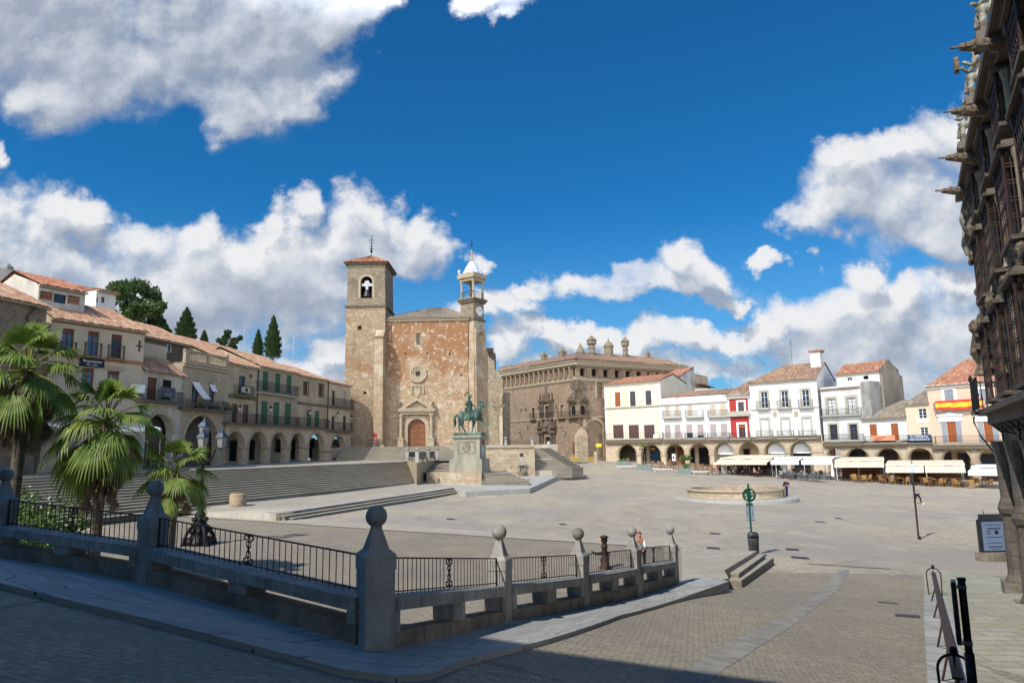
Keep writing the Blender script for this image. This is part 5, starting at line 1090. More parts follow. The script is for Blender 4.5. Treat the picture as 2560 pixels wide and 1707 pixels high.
# portal
mb = MB(); zt = f.Z(1042, 1026); zp = f.Z(1042.6, 995); xl, xr = f.X(997, 1020), f.X(1090, 1020)
f.put(MB().box(xl + .25, xr - .25, -.55, -.003, zt - .55, zt - .15).box(xl, xr, -.8, -.003, zt - .149, zt + .12), 'entablature', 'stone_trim')
mm = (xl + xr) / 2; f.put(MB().panel([(xl, zt + .12), (xr, zt + .12), (mm, zp)], [[(xl + .95, zt + .32), (xr - .95, zt + .32), (mm, zp - .38)]], -.85, -.003).panel([(xl + .9, zt + .3), (xr - .9, zt + .3), (mm, zp - .36)], [], -.3, -.004), 'pediment', 'stone_trim')
for uu in (1004, 1079.5):
    x = f.X(uu, 1090); f.put(MB().box(x - .38, x + .38, -.95, -.003, PZ - .1, PZ + .95).box(x - .46, x + .46, -1.02, -.003, PZ + .951, PZ + 1.1).lathe([(.3, 1.1), (.3, 1.2), (.23, 1.3), (.21, zt - PZ - 1.0), (.25, zt - PZ - .9), (.33, zt - PZ - .62), (.33, zt - PZ - .56)], (x, -.5, PZ), 14), 'column', 'stone_trim')
for uu in (1004, 1084): x = f.X(uu, 1006); f.put(MB().box(x - .16, x + .16, -.7, -.35, zt + .12, zt + .7).ball((x, -.5, zt + .95), .22, 8), 'finial', 'dark_trim')
r = (dx1 - dx0) / 2; c = (dx0 + dx1) / 2; f.put(MB().panel([(dx0 - .55, PZ), (dx0, PZ), (dx0, dz1 - r)] + arc(c, dz1 - r, r, 0, 180, 18)[::-1][1:-1] + [(dx1, dz1 - r), (dx1, PZ), (dx1 + .55, PZ), (dx1 + .55, dz1 - r)] + arc(c, dz1 - r, r + .55, 0, 180, 18)[1:], [], -.16, -.003), 'door_arch', 'stone_trim')
dr = f.put(MB().panel(archhole(dx0, dx1, PZ, dz1), [], .3, .4), 'door', 'wood_door'); mb = MB()
for k in range(5): q = PZ + .2 + (dz1 - PZ - .6) * k / 4; mb.box(dx0 + .1, dx1 - .1, .27, .3, q, q + .07) if k < 4 else None
mb.box(c - .03, c + .03, .26, .3, PZ + .02, dz1 - .1); mb.box(c - .35, c - .3, .26, .3, PZ, dz1 - .3).box(c + .3, c + .35, .26, .3, PZ, dz1 - .3); mb.build('door_panels', 'wood_brown', dr)
# bell tower
T = f.sub(ony(859, 1118, 96)[:2], (f.w(-.12, 0, 0).x, 96), 0); TW = T.W; zl = T.Z(912, 765.5); ze = T.Z(912, 657); ZB = PZ - 1
x0, x1, z0, z1 = T.opening(901.5, 691, 930.5, 745, True); bx = (x0 + x1) / 2
mb = MB().panel([(0.02, zl), (TW - .02, zl), (TW - .12, ze), (.12, ze)], T.holes, 0, .8); T.holes = []
mb.add([(.12, 6.6, ze), (TW - .12, 6.6, ze), (TW - .02, 6.6, zl), (.02, 6.6, zl)], [(0, 1, 2, 3)]); mb.add([(TW - .02, .8, zl), (TW - .02, 6.6, zl), (TW - .12, 6.6, ze), (TW - .12, .8, ze)], [(0, 1, 2, 3)]); mb.add([(.02, .8, zl), (.12, .8, ze), (.12, 6.6, ze), (.02, 6.6, zl)], [(0, 1, 2, 3)])
st_ = T.put(mb, 'belfry', 'belfry_stone')
T.put(MB().panel(arc(bx, z1 - (x1 - x0) / 2, (x1 - x0) / 2 + .3, 0, 180, 16) + [(x0 - .3, z0)] + [(x0 - .002, z0), (x0 - .002, z1 - (x1 - x0) / 2)] + arc(bx, z1 - (x1 - x0) / 2, (x1 - x0) / 2 + .002, 0, 180, 16)[::-1] + [(x1 + .002, z0), (x1 + .3, z0)], [], -.06, -.002), 'bell_arch', 'stone_trim')
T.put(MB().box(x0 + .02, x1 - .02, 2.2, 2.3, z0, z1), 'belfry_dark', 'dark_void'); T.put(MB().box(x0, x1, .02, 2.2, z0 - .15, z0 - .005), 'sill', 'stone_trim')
T.put(MB().lathe([(.62, 0), (.6, .05), (.48, .3), (.38, .75), (.3, .95), (.12, 1.02)], (bx, .5, z0 + .25), 16), 'bell', 'metal_dark', None, True)
T.put(MB().box(bx - .18, bx + .18, .35, .65, z0 + 1.28, z1 - .5).box(bx - .75, bx + .75, .36, .64, z0 + 1.75, z0 + 2.15).box(bx - .35, bx + .35, .34, .66, z1 - .9, z1 - .6), 'bell_yoke', 'metal_grey')
T.opening(899, 900, 0, 0) if False else None
T.holes = []; x0, x1, z0, z1 = T.opening(893.5, 814, 904, 825); T.opening(908.5, 978, 916, 985)
mb = MB().panel([(-.12, ZB), (TW, ZB), (TW, zl), (0, zl)], T.holes, 0, .8); mb.add([(TW, .8, ZB), (TW, 6.8, ZB), (TW, 6.8, zl), (TW, .8, zl)], [(0, 1, 2, 3)]).add([(-.12, .8, ZB), (0, .8, zl), (0, 6.8, zl), (-.12, 6.8, ZB)], [(0, 1, 2, 3)]).quad((-.1, 6.8, ZB), (TW, 6.8, ZB), (TW, 6.8, zl), (0, 6.8, zl)); mb.quad((.5, .9, ZB), (TW - .5, .9, ZB), (TW - .5, .9, zl), (.5, .9, zl)); T.put(mb, 'tower_wall', 'tower_stone'); T.holes = []
T.put(MB().box(-.2, TW + .2, -.2, 7, zl - .12, zl + .12), 'ledge', 'dark_trim')
a = .55; apx = (TW / 2, 3.3, ze + 1.9); c4 = [(-a + .1, -a, ze), (TW + a - .1, -a, ze), (TW + a - .1, 6.6 + a, ze), (-a + .1, 6.6 + a, ze)]
mb = MB(); [mb.roof(c4[i], c4[(i + 1) % 4], apx, apx) for i in range(4)]; T.put(mb, 'tower_roof', 'roof_orange'); T.put(MB().box(-.25, TW + .25, -.35, 6.9, ze - .25, ze - .02), 'tower_eave', 'dark_trim')
mb = MB(); p = apx; mb.tube([p, (p[0], p[1], p[2] + 3.0)], .05, 5).ball((p[0], p[1], p[2] + .7), .22, 8).ball((p[0], p[1], p[2] + 1.5), .14, 8); mb.box(p[0] - .45, p[0] + .45, p[1] - .03, p[1] + .03, p[2] + 2.3, p[2] + 2.38).box(p[0] - .3, p[0] + .3, p[1] - .03, p[1] + .03, p[2] + 1.9, p[2] + 1.96); mb.lathe([(.3, 0), (.3, .02), (.02, .04)], (p[0], p[1], p[2] + 1.1), 8); T.put(mb, 'weather_cross', 'iron')
# big buttress at the joint
B1 = f.sub(ony(932.5, 1118, 94.6)[:2], ony(955, 1118, 94.6)[:2], 0); bw = B1.W; zb = B1.Z(940, 842); zt2 = T.Z(952, 810)
B1.put(MB().add([(0, 0, ZB), (bw, 0, ZB), (bw, 2.38, ZB), (0, 2.38, ZB), (0, 0, zb), (bw, 0, zb), (bw, 2.38, zt2), (0, 2.38, zt2)], [(0, 3, 2, 1), (4, 5, 6, 7), (0, 1, 5, 4), (1, 2, 6, 5), (2, 3, 7, 6), (3, 0, 4, 7)]), 'buttress', 'church_stone'); B1.put(MB().box(-.08, bw + .08, -.08, .3, zb - .12, zb + .1), 'buttress_ledge', 'dark_trim')
B1.put(MB().box(-.05, bw + .3, -.2, 1.3, ZB, PZ + .35), 'plinth', 'church_stone')
# clock tower: square shaft turned 35 degrees
ang = -35.5; s_ = 2.42; c0 = f.w(f.X(1187, 1115), 0, 0); cp = Vector((c0.x, c0.y - .3, 0)); rot = Matrix.Rotation(R(ang), 4, 'Z')
ct = Fac((0, 0), (1, 0), 0, f.root); ct.rM = f.rM; ct.M = Matrix.Translation(cp) @ rot @ Matrix.Translation((-s_, 0, 0)); ct.Mi = ct.M.inverted()
# local: x 0..s along the left-facing front, corner nearest the viewer at (s,0); y inward
zA = F.Z(1190, 798); zB2 = F.Z(1190, 744); zC = F.Z(1190, 700); zD = F.Z(1190, 682); zE = F.Z(1183, 645); zs_ = F.Z(1186, 897)
ct.put(MB().box(0, s_, 0, s_, ZB, zA), 'clock_tower_shaft', 'church_stone'); ct.put(MB().box(-.08, s_ + .12, -.12, s_ + .08, ZB, zs_), 'clock_tower_base', 'church_stone')
ct.put(MB().box(.05, s_ - .05, .05, s_ - .05, zA, zB2 - .3), 'clock_stage', 'belfry_stone')
ct.put(MB().box(-.18, s_ + .18, -.18, s_ + .18, zA - .12, zA + .12), 'ledge', 'dark_trim'); ct.put(MB().box(-.35, s_ + .35, -.35, s_ + .35, zB2 - .3, zB2 - .02, taper=0).box(-.2, s_ + .2, -.2, s_ + .2, zB2 - .6, zB2 - .301), 'gallery_floor', 'dark_trim')
for x, y in ((.15, .15), (s_ - .15, .15), (s_ - .15, s_ - .15), (.15, s_ - .15)): ct.put(MB().lathe([(.24, 0), (.24, .2), (.16, .3), (.15, zC - zB2 - .3), (.24, zC - zB2 - .05), (.24, zC - zB2)], (x, y, zB2), 8), 'belfry_column', 'stone_trim')
mb = MB()
for k in range(9):
    q = .3 + (s_ - .6) * k / 8
    for (x, y) in ((q, -.1), (s_ + .1, q)): mb.bar((x, y, zB2), (x, y, zB2 + .9), .02)
mb.tube([(.1, -.1, zB2 + .9), (s_ + .1, -.1, zB2 + .9), (s_ + .1, s_ - .1, zB2 + .9)], .03, 4); ct.put(mb, 'gallery_railing', 'iron')
ct.put(MB().lathe([(.45, 0), (.42, .1), (.3, .6), (.12, .8)], (s_ / 2, s_ / 2, zB2 + .7), 12), 'bell', 'metal_dark')
ct.put(MB().box(-.05, s_ + .05, -.05, s_ + .05, zC, zC + .4).box(-.3, s_ + .3, -.3, s_ + .3, zC + .401, zD - .1).box(-.15, s_ + .15, -.15, s_ + .15, zD - .099, zD + .1), 'belfry_cornice', 'stone_trim')
for x, y in ((-.1, -.1), (s_ + .1, -.1), (s_ + .1, s_ + .1), (-.1, s_ + .1)): ct.put(MB().lathe([(.13, 0), (.1, .2), (.2, .35), (.2, .5), (.05, .68)], (x, y, zD + .05), 8), 'pinnacle', 'white_paint_old')
hh = zE - zD; prof = [(s_ * .62, .1), (s_ * .42, hh * .45), (s_ * .2, hh * .85), (.12, hh)]; ct.put(MB().lathe(prof, (s_ / 2, s_ / 2, zD), 8, rot=R(22.5)), 'spire', 'spire_tiles'); p = (s_ / 2, s_ / 2, zE)
ct.put(MB().lathe([(.12, 0), (.28, .1), (.28, .2), (.14, .35), (.14, .9), (.26, 1.0), (.1, 1.2), (.08, 1.6)], (p[0], p[1], p[2]), 8), 'finial', 'stone_trim'); ct.put(MB().tube([(p[0], p[1], p[2] + 1.6), (p[0], p[1], p[2] + 3.1)], .035, 4).box(p[0] - .35, p[0] + .2, p[1] - .02, p[1] + .02, p[2] + 2.3, p[2] + 2.45), 'weather_vane', 'iron')
# clock on the right-hand face
zk = F.Z(1200, 776); ck = Matrix.Translation((s_ + .0, s_ * .52, zk)) @ Matrix.Rotation(R(90), 4, 'Y')
mb = MB(); mb.lathe([(.78, 0), (.78, .1), (.7, .12)], (0, 0, 0), 28); mb.v = [tuple(ck @ Vector(q)) for q in mb.v]; k_ = ct.put(mb, 'clock', 'grey_trim')
mb = MB(); mb.lathe([(.64, .12), (.64, .135)], (0, 0, 0), 28); mb.v = [tuple(ck @ Vector(q)) for q in mb.v]; mb.build('clock_face', 'white_trim', k_)
mb = MB()
for i in range(12): a_ = R(30 * i); mb.box(-.028, .028, .47, .6, .136, .15, M=Matrix.Rotation(a_, 4, 'Z'))
mb.v = [tuple(ck @ Vector(q)) for q in mb.v]; mb.build('hour_marks', 'iron', k_)
mb = MB(); mb.box(-.03, .03, -.08, .5, .15, .165, M=Matrix.Rotation(R(32), 4, 'Z')).box(-.035, .035, -.08, .34, .166, .18, M=Matrix.Rotation(R(-25 + 180), 4, 'Z')); mb.v = [tuple(ck @ Vector(q)) for q in mb.v]; mb.build('hands', 'iron', k_)
# tall blind arch on the right face
mb = MB(); zq = F.Z(1200, 830); m_ = Matrix.Translation((s_ + .002, 0, 0)) @ Matrix.Rotation(R(90), 4, 'Z')
mb.panel([(.35, PZ), (s_ - .35, PZ), (s_ - .35, zq - .8)] + arc(s_ / 2, zq - .8, s_ / 2 - .35, 0, 180, 12) + [(.35, zq - .8)], [], -.14, -.13); mb2 = MB().panel([(.1, PZ - .4), (.35, PZ - .4), (.35, zq - .8)] + arc(s_ / 2, zq - .8, s_ / 2 - .35, 0, 180, 12)[::-1] + [(s_ - .35, PZ - .4), (s_ - .1, PZ - .4), (s_ - .1, zq + .5), (.1, zq + .5)], [], -.3, -.001)
mb2.v = [tuple(m_ @ Vector(q)) for q in mb2.v]; ct.put(mb2, 'blind_arch', 'church_stone')
# ruined side wall stepping down to the right with the corner pulpit
S = f.sub(ony(1204, 1115, 98.5)[:2], ony(1257, 1115, 98.5)[:2], 0); P = lambda u, v: S.at(u, v)
out = [(0, ZB), (S.W, ZB), P(1258, 985), P(1256, 948), P(1246, 930), P(1237, 924), P(1236, 903), P(1222, 892), P(1216, 868), P(1209, 850), (0, S.Z(1206, 850))]
S.put(MB().panel(out, [], 0, 9), 'side_wall', 'rubble')
x, z = P(1228, 880); S.put(MB().box(x - 1.2, x + .5, 3, 6, z - 4, z + .3).box(x - .9, x + .2, 2.8, 5, z + .301, z + 1.0), 'side_parapet', 'dark_trim')
x, z = P(1247, 1013); S.put(MB().lathe([(.1, -1.4), (.45, -.7), (.95, -.05), (1.0, .1)], (x, .05, z), 12), 'pulpit_bracket', 'stone_trim'); mb = MB()
for k in range(9): a_ = R(180 + 180 * k / 8); mb.bar((x + .9 * math.cos(a_), .05 + .9 * math.sin(a_), z + .1), (x + .9 * math.cos(a_), .05 + .9 * math.sin(a_), z + 1.0), .02)
S.put(mb, 'pulpit_railing', 'iron'); S.put(MB().box(S.W - .4, S.W + .02, -.6, .5, ZB, P(1258, 985)[1]), 'corner_pier', 'church_stone')
# dark vaulted recess between church and palace
q = f.sub(ony(1256, 1115, 104)[:2], ony(1285, 1115, 106)[:2], 0); q.put(MB().box(-.3, q.W + 1, 1.5, 2, ZB, q.Z(1270, 978)), 'recess_wall', 'rubble'); 
# red information totem beside the buttress
p = ony(937, 1114, 94); t = thing('red_totem', 'narrow red information totem with a grey foot at the base of the bell tower', 'sign', (p.x, p.y, PZ - .1), 0); MB().box(-.28, .28, -.05, .05, .5, 1.75).lathe([(.28, 0), (.2, .12), (.02, .2)], (0, 0, 1.75), 12, 1, .2).build('panel', 'red_sign', t); MB().box(-.25, .25, -.07, .07, -.3, .5).build('foot', 'metal_grey', t)
for k in range(4): MB().box(-.2, .2, -.055, -.051, .7 + .2 * k, .76 + .2 * k).build('text_line', 'white_trim', t)
# ---------------------------------------------------------------- great palace behind the monument
K = ony(1448, 1150, 125); AL = (K.x - .585 * 27, K.y + .811 * 27); BR = (K.x + .846 * 27, K.y + .533 * 27)
f = Fac(AL, (K.x, K.y), 0); pal = f.thing('palace', 'large brown stone palace with a pillared top gallery, fancy chimneys and a carved corner window', 'palace')
g = f.sub((K.x, K.y), BR, 0); W = f.W; GW = g.W
ze = f.Z(1440, 899.5); zg = f.Z(1444, 946); zs = f.Z(1444, 1041); zb = 1.6
for q in ((1363, 1014, 1373, 1045), (1329.5, 1019, 1337, 1046), (1401, 1011.5, 1409.5, 1042)):
    x0, x1, z0, z1, w = f.glazed(*q, 'wood_brown', 'pane', nx=2, nz=2, rec=.25); f.surround(x0, x1, z0, z1, w=.22, mat='stone_trim', d=.05)
dr = f.opening(1363, 1092, 1378.5, 1140); f.put(MB().box(dr[0], dr[1], .3, .36, dr[2], dr[3]), 'door', 'metal_dark'); f.put(MB().box(dr[0] + .3, dr[0] + 1.0, .27, .299, dr[2] + 1.7, dr[2] + 2.7), 'notice', 'white_trim')
for q in ((1300.5, 1022, 1304, 1029), (1312, 1021, 1316, 1028), (1344, 1016.5, 1347.5, 1024.5), (1388.5, 1013, 1392, 1022), (1402, 1065, 1406, 1073.5), (1440.5, 1049, 1444, 1061), (1317.5, 1066, 1321, 1072)): f.opening(*q)
f.wall('palace_stone', -1.5, W, zb - 1, zg, th=.6, depth=10, rise=0, name='wall')
f.put(MB().box(-1.5, W + .25, -.28, -.003, zg - .18, zg + .12).box(-1.5, W + .15, -.15, -.003, zg - .4, zg - .181), 'cornice', 'stone_trim'); f.put(MB().box(-1.5, W + .15, -.15, -.003, zs - .2, zs + .05), 'string_course', 'stone_trim')
g.opening(1512.5, 1016, 1520, 1040)
x0, x1, z0, z1 = g.opening(1492, 956, 1507.5, 995.5, True); g.put(MB().box(x0, x1, .7, .75, z0, z1), 'pane', 'pane'); g.surround(x0, x1, z0, z1, w=.4, mat='stone_trim', d=.12)
g.opening(1477, 969, 1482, 975)
xa, xb = g.X(1466, 1120), g.X(1510, 1120); zc = g.Z(1488, 1050); r = (xb - xa) / 2; zbg = g.Z(1488, 1146)
g.holes.append([(xa, zbg), (xb, zbg), (xb, zc - r)] + arc((xa + xb) / 2, zc - r, r, 0, 180, 18)[1:-1] + [(xa, zc - r)])
g.wall('palace_stone', 0, GW, zb - 1, zg, th=.9, depth=14, rise=0, name='wall')
cx = (xa + xb) / 2; g.put(MB().panel(arc(cx, zc - r, r + .45, 0, 180, 18) + arc(cx, zc - r, r + .002, 0, 180, 18)[::-1], [], -.12, -.003), 'arch_moulding', 'stone_trim')
g.put(MB().box(xa - .5, xb + .5, 3.4, 3.5, zbg - .5, zc), 'porch_back', 'palace_stone'); g.put(MB().box(xa + .2, xa + 1.4, 3.2, 3.39, zbg, zbg + 2.6), 'porch_door', 'dark_void')
mb = MB()
for k in range(24): x = xa + (xb - xa) * k / 23; mb.bar((x, .3, zbg), (x, .3, zc - r - .6), .02)
mb.bar((xa, .3, zc - r - .6), (xb, .3, zc - r - .6), .03); g.put(mb, 'grille', 'metal_grey')
g.put(MB().box(-.15, GW, -.28, -.003, zg - .18, zg + .12).box(-.1, GW, -.15, -.003, zg - .4, zg - .181), 'cornice', 'stone_trim'); g.put(MB().box(0, GW, -.15, -.003, zs - .2, zs + .05), 'string_course', 'stone_trim')
# gallery under the eave
gt = f.Z(1440, 920)
def gallery(F_, x0, x1, n, op, deep):
    p = (x1 - x0) / n; mb = MB(); holes = []
    for i in range(n): a = x0 + p * (i + .5 - op / 2); holes.append(rect(a, a + p * op, zg + .5, gt))
    mb.panel(rect(x0, x1, zg + .12, ze), holes, 0, .5); F_.put(mb, 'gallery_wall', 'palace_stone')
    for i in range(n + 1):
        c = x0 + p * i; w = p * (1 - op) / 2 * .62
        if c - w < x0 or c + w > x1: continue
        F_.put(MB().box(c - w, c + w, -deep, -.003, zg + .3, gt + .1).box(c - w - .06, c + w + .06, -deep - .06, -.004, gt + .101, gt + .3), 'gallery_pier', 'palace_stone')
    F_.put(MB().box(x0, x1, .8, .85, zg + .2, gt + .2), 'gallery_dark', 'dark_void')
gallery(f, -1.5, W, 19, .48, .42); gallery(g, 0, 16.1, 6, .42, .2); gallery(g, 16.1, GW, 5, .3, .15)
for F_, a, b in ((f, -1.5, W + .5), (g, -.5, GW)):
    F_.put(MB().box(a, b, -.5, -.003, gt + .35, gt + .6).box(a, b, -.75, -.003, gt + .601, ze - .3).box(a, b, -.95, -.003, ze - .299, ze + .02), 'upper_cornice', 'stone_trim')
# roof
def L(F_, x, y, z): return f.Mi @ F_.w(x, y, z)
A = L(f, -1.5, -1.1, ze + .05); Cn = L(f, W + 1.1, -1.1, ze + .05); E = L(g, GW, -1.1, ze + .05); rz = ze + 2.9
R0 = L(f, -1.5, 8.5, rz); R1_ = L(f, W - 8.5, 8.5, rz); R2_ = L(g, GW, 8.5, rz)
mb = MB().roof(A, Cn, R1_, R0, .3).roof(Cn, E, R2_, R1_, .3); mb.add([R0, R1_, R2_, L(g, GW, 20, ze), L(f, -1.5, 20, ze)], [(0, 1, 2, 3, 4)]); f.put(mb, 'roof', 'roof_brown')
g.wall('palace_stone', GW - .3, GW, zb, ze, th=.1, depth=9, rise=2)
# portal of the left front
x, z0 = f.at(1371, 1136); zt = f.Z(1371, 1083)
pm = MB()
for s in (-1, 1):
    for k in (1.35, 2.1): pm.lathe([(.24, 0), (.24, .9), (.19, 1.0), (.17, zt - z0 - .4), (.3, zt - z0)], (x + s * k, -.35, z0), 8)
    pm.box(x + s * 1.72 - .75, x + s * 1.72 + .75, -.75, -.003, zt + .01, zt + .35)
    pm.box(x + s * 2.0 - .8, x + s * 2.0 + .8, -.85, -.003, f.Z(1371, 1068) - .2, f.Z(1371, 1068) + .1)
    for k in (1.3, 2.4): pm.lathe([(.16, 0), (.12, .5), (.2, 1.6), (.25, 2.0)], (x + s * k, -.4, zt + .5), 7)
pm.box(x - 2.3, x + 2.3, -.5, -.003, zt + .351, zt + .55); f.put(pm, 'portal_columns', 'carved_stone')
f.put(MB().panel([(x - 1.6, zt + .55), (x + 1.6, zt + .55), (x + 1.9, f.Z(1371, 1055)), (x, f.Z(1371, 1052)), (x - 1.9, f.Z(1371, 1055))], [], -.3, -.004).ball((x, -.4, zt + 1.7), .7, 10, 1, .4, 1.1), 'portal_carving', 'carved_stone')
xw, zw0 = f.at(1368, 1046); zw1 = f.Z(1368, 1003)
wm = MB()
for s in (-1, 1):
    for k in (.85, 1.4, 1.9): wm.lathe([(.16, 0), (.13, .3), (.12, zw1 - zw0 - .6), (.2, zw1 - zw0 - .2)], (xw + s * k, -.25, zw0 + .2), 7)
    for k in (.9, 1.8): wm.lathe([(.14, 0), (.08, .3), (.17, .6), (.03, 1.4)], (xw + s * k, -.25, zw1 + .35), 7)
wm.box(xw - 2.1, xw + 2.1, -.5, -.003, zw1 - .1, zw1 + .15).box(xw - 2.2, xw + 2.2, -.6, -.003, zw1 + .151, zw1 + .35).panel([(xw - .9, zw1 + .35), (xw + .9, zw1 + .35), (xw, zw1 + 2.0)], [], -.4, -.004); f.put(wm, 'window_aedicule', 'carved_stone')
x_, z_ = f.at(1365, 968); f.put(MB().panel([(x_ - .45, z_ + .5), (x_ - .45, z_ - .3), (x_, z_ - .7), (x_ + .45, z_ - .3), (x_ + .45, z_ + .5)], [], -.12, -.003), 'shield', 'carved_stone')
for a, b, vs, vr in ((1351, 1382, 1046, 1031), (1325, 1339, 1047, 1033), (1394, 1412, 1043.5, 1028)): f.balcony(a, b, vs, vr, dep=.6, mat='stone_trim', gap=.16)
# corner window with pediment, big coat of arms, corner pier
cz0, cz1 = f.Z(1448, 1040), f.Z(1448, 1000)
for F_, s, xx in ((f, -1, W), (g, 1, 0)):
    m_ = MB(); c = xx + s * 1.0; m_.panel(archhole(c - .45, c + .45, cz0 + .35, cz1 - .9), [], -.14, -.1); F_.put(m_, 'corner_pane', 'dark_void')
    m_ = MB(); a, b = sorted((xx, xx + s * 2.2)); m_.box(a, b, -.55, -.002, cz1 - .35, cz1 - .05).box(a, b, -.75, -.002, cz1 - .049, cz1 + .15); m_.panel([(a, cz1 + .15), (b, cz1 + .15), (xx, cz1 + 2.0)] if s > 0 else [(a, cz1 + .15), (b, cz1 + .15), (xx, cz1 + 2.0)], [], -.55, -.003)
    m_.lathe([(.2, 0), (.14, .3), (.12, cz1 - cz0 - .8), (.22, cz1 - cz0 - .4)], (xx + s * 1.95, -.35, cz0 + .05), 8); F_.put(m_, 'corner_window', 'carved_stone')
    m_ = MB(); a, b = sorted((xx - s * .6, xx + s * 2.3)); m_.box(a, b, -.75, -.002, cz0 - .3, cz0 + .02)
    mr = MB()
    for k in range(12): q = a + (b - a) * k / 11; mr.bar((q, -.7, cz0 + .02), (q, -.7, cz0 + .95), .02)
    mr.bar((a, -.7, cz0 + .95), (b, -.7, cz0 + .95), .03); o = F_.put(m_, 'corner_balcony', 'carved_stone'); mr.build('railing', 'iron', o)
m_ = MB(); random.seed(4)
for F_, s, xx in ((f, -1, W), (g, 1, 0)):
    m_ = MB()
    for i in range(26): 
        t = random.random(); zz = cz1 + 2.0 + t * (zg - cz1 - 2.6); ww = 1.7 * math.sin(math.pi * (.15 + .75 * t)); m_.ball((xx + s * random.uniform(0, ww), -.12, zz), random.uniform(.22, .45), 7, 1, .5, 1.2)
    F_.put(m_, 'coat_of_arms', 'carved_stone')
g.put(MB().box(-.9, xa - .25, -.8, -.003, zb, zs - 3.4).add([(-.9, -.8, zs - 3.4), (xa - .25, -.8, zs - 3.4), (xa - .25, -.003, zs - 3.4), (-.9, -.003, zs - 3.4), (.4, -.1, zs - 1.9), (xa - .3, -.1, zs - 1.9)], [(0, 1, 5, 4), (1, 2, 5), (0, 4, 3), (3, 4, 5, 2)]).box(xa - .9, xa - .25, -.6, -.004, zs - 1.9, zs - .3), 'corner_buttress', 'wall_blocks')
x0, x1, z0, z1 = f.box_px(1433, 1104, 1439, 1134); f.put(MB().box(x0, x1, -.08, -.003, z0, z1), 'side_door', 'wood_brown')
# chimneys, each with its own head
def chim(u, vb, vt, kind, wpx):
    y = 7.0 if u > 1448 else 6.0; F_ = g if u > 1440 else f
    x = F_.X(u, vb, y); z0 = F_.Z(u, vb, y) - .8; z1 = F_.Z(u, vt, y); r = wpx / 2 * 128 / 1767; h = z1 - z0; c = (x, y, z0); m_ = MB()
    if kind == 0: m_.lathe([(r * 1.2, 0), (r * 1.2, h * .62), (r * 1.4, h * .64), (r * 1.4, h * .7), (r * 1.1, h * .72), (.04, h)], c, 4, rot=R(45))
    if kind == 1: m_.lathe([(r, 0), (r, h * .3), (r * 1.15, h * .32), (r * 1.1, h * .42), (.03, h)], c, 8)
    if kind == 2: m_.lathe([(r * .62, 0), (r * .62, h * .2), (r * .78, h * .24), (r * .62, h * .28), (r * .62, h * .42), (r * .8, h * .45), (r * .62, h * .5), (r * .62, h * .58), (r * 1.05, h * .64), (r * .95, h * .68), (r * .95, h * .76), (r * 1.15, h * .78), (r * .2, h * .97), (.02, h)], c, 8)
    if kind == 3: m_.lathe([(r, 0), (r, h * .08), (r * .93, h * .1), (r * .93, h * .58), (r * 1.08, h * .6), (r * 1.08, h * .64), (r * .95, h * .68), (r * .7, h * .78), (r * .25, h * .84), (r * .12, h * .86), (r * .16, h * .9), (r * .05, h)], c, 14)
    F_.put(m_, 'chimney', 'belfry_stone')
for q in ((1360, 902, 876, 0, 15), (1406, 893, 868, 0, 19), (1451, 884, 856.5, 1, 20), (1480, 886, 838.5, 2, 26), (1522, 891, 845, 3, 27), (1564, 893, 841, 2, 22), (1620, 896, 875, 0, 12)): chim(*q)
f.put(MB().box(f.X(1249, 920, 4), f.X(1277, 920, 4), 4, 6, ze, f.Z(1262, 915, 4)), 'roof_block', 'belfry_stone')
# yellow barriers and the sign at the foot of the buttress
p = ong(1462, 1153, plaza_h); t = thing('yellow_barriers', 'untidy heap of yellow plastic barriers and mesh beside the palace buttress', 'barrier', p)
for k in range(6):
    a = R(random.uniform(-30, 30)); mb = MB(); M_ = Matrix.Translation((random.uniform(-2.4, 1.6), random.uniform(-.4, .4), .05)) @ Matrix.Rotation(a, 4, 'Z') @ Matrix.Rotation(R(random.uniform(30, 80)), 4, 'X')
    for i in range(9): mb.box(.15 * i, .15 * i + .04, 0, .03, 0, .8, M=M_)
    mb.box(0, 1.3, 0, .04, .78, .84, M=M_).box(0, 1.3, 0, .04, 0, .06, M=M_); mb.build('barrier_panel', 'yellow_plastic', t)
p = ong(1493, 1157, plaza_h); t = thing('parking_column', 'grey stone column with a small yellow sign panel on a post beside it', 'sign', p); MB().box(-.55, .0, -.3, .3, -.1, 1.9, taper=.03).build('column', 'stone_trim', t); MB().bar((.15, 0, 0), (.15, 0, 3.2), .04).build('post', 'metal_grey', t); MB().box(-.1, .8, -.05, .05, 2.6, 3.15).build('panel', 'yellow_plastic', t)
p = ong(1419, 1158, plaza_h); t = thing('stone_bollard', 'pale stone post standing at the top of the benches before the palace', 'bollard', p); MB().box(-.3, .3, -.3, .3, -.2, 1.5, taper=.02).build('post', 'stone_trim', t); MB().lathe([(.36, 0), (.36, .08), (.1, .2)], (0, 0, 1.5), 8).build('cap', 'stone_trim', t)
for (u, v, F_, lab) in ((1305, 1082, f, 'iron lantern low on the palace front in the church shadow'), (1415, 1077, f, 'iron lantern on the palace front right of the portal')):
    x, z = F_.at(u, v); q = F_.w(x, 0, z - .3); lantern(q, F_.rz, lab)
for (u, v, lab) in ((584, 1020, 'iron lantern over the long balcony of the stained plaster house'), (662, 1022, 'iron lantern in front of the lower left green shutter'), (761.5, 1030, 'iron lantern left of the lower green doors of the two window house'), (832, 1036, 'iron lantern on the cream end house front')):
    x, z = RL.at(u, v); q = RL.w(x, -.1, z - .2); lantern(q, RL.rz, lab)
x, z = RL.at(874, 1047); q = RL.w(x, 0, z); lantern(q, RL.rz + R(90), 'iron lantern jutting from the right corner of the end house')
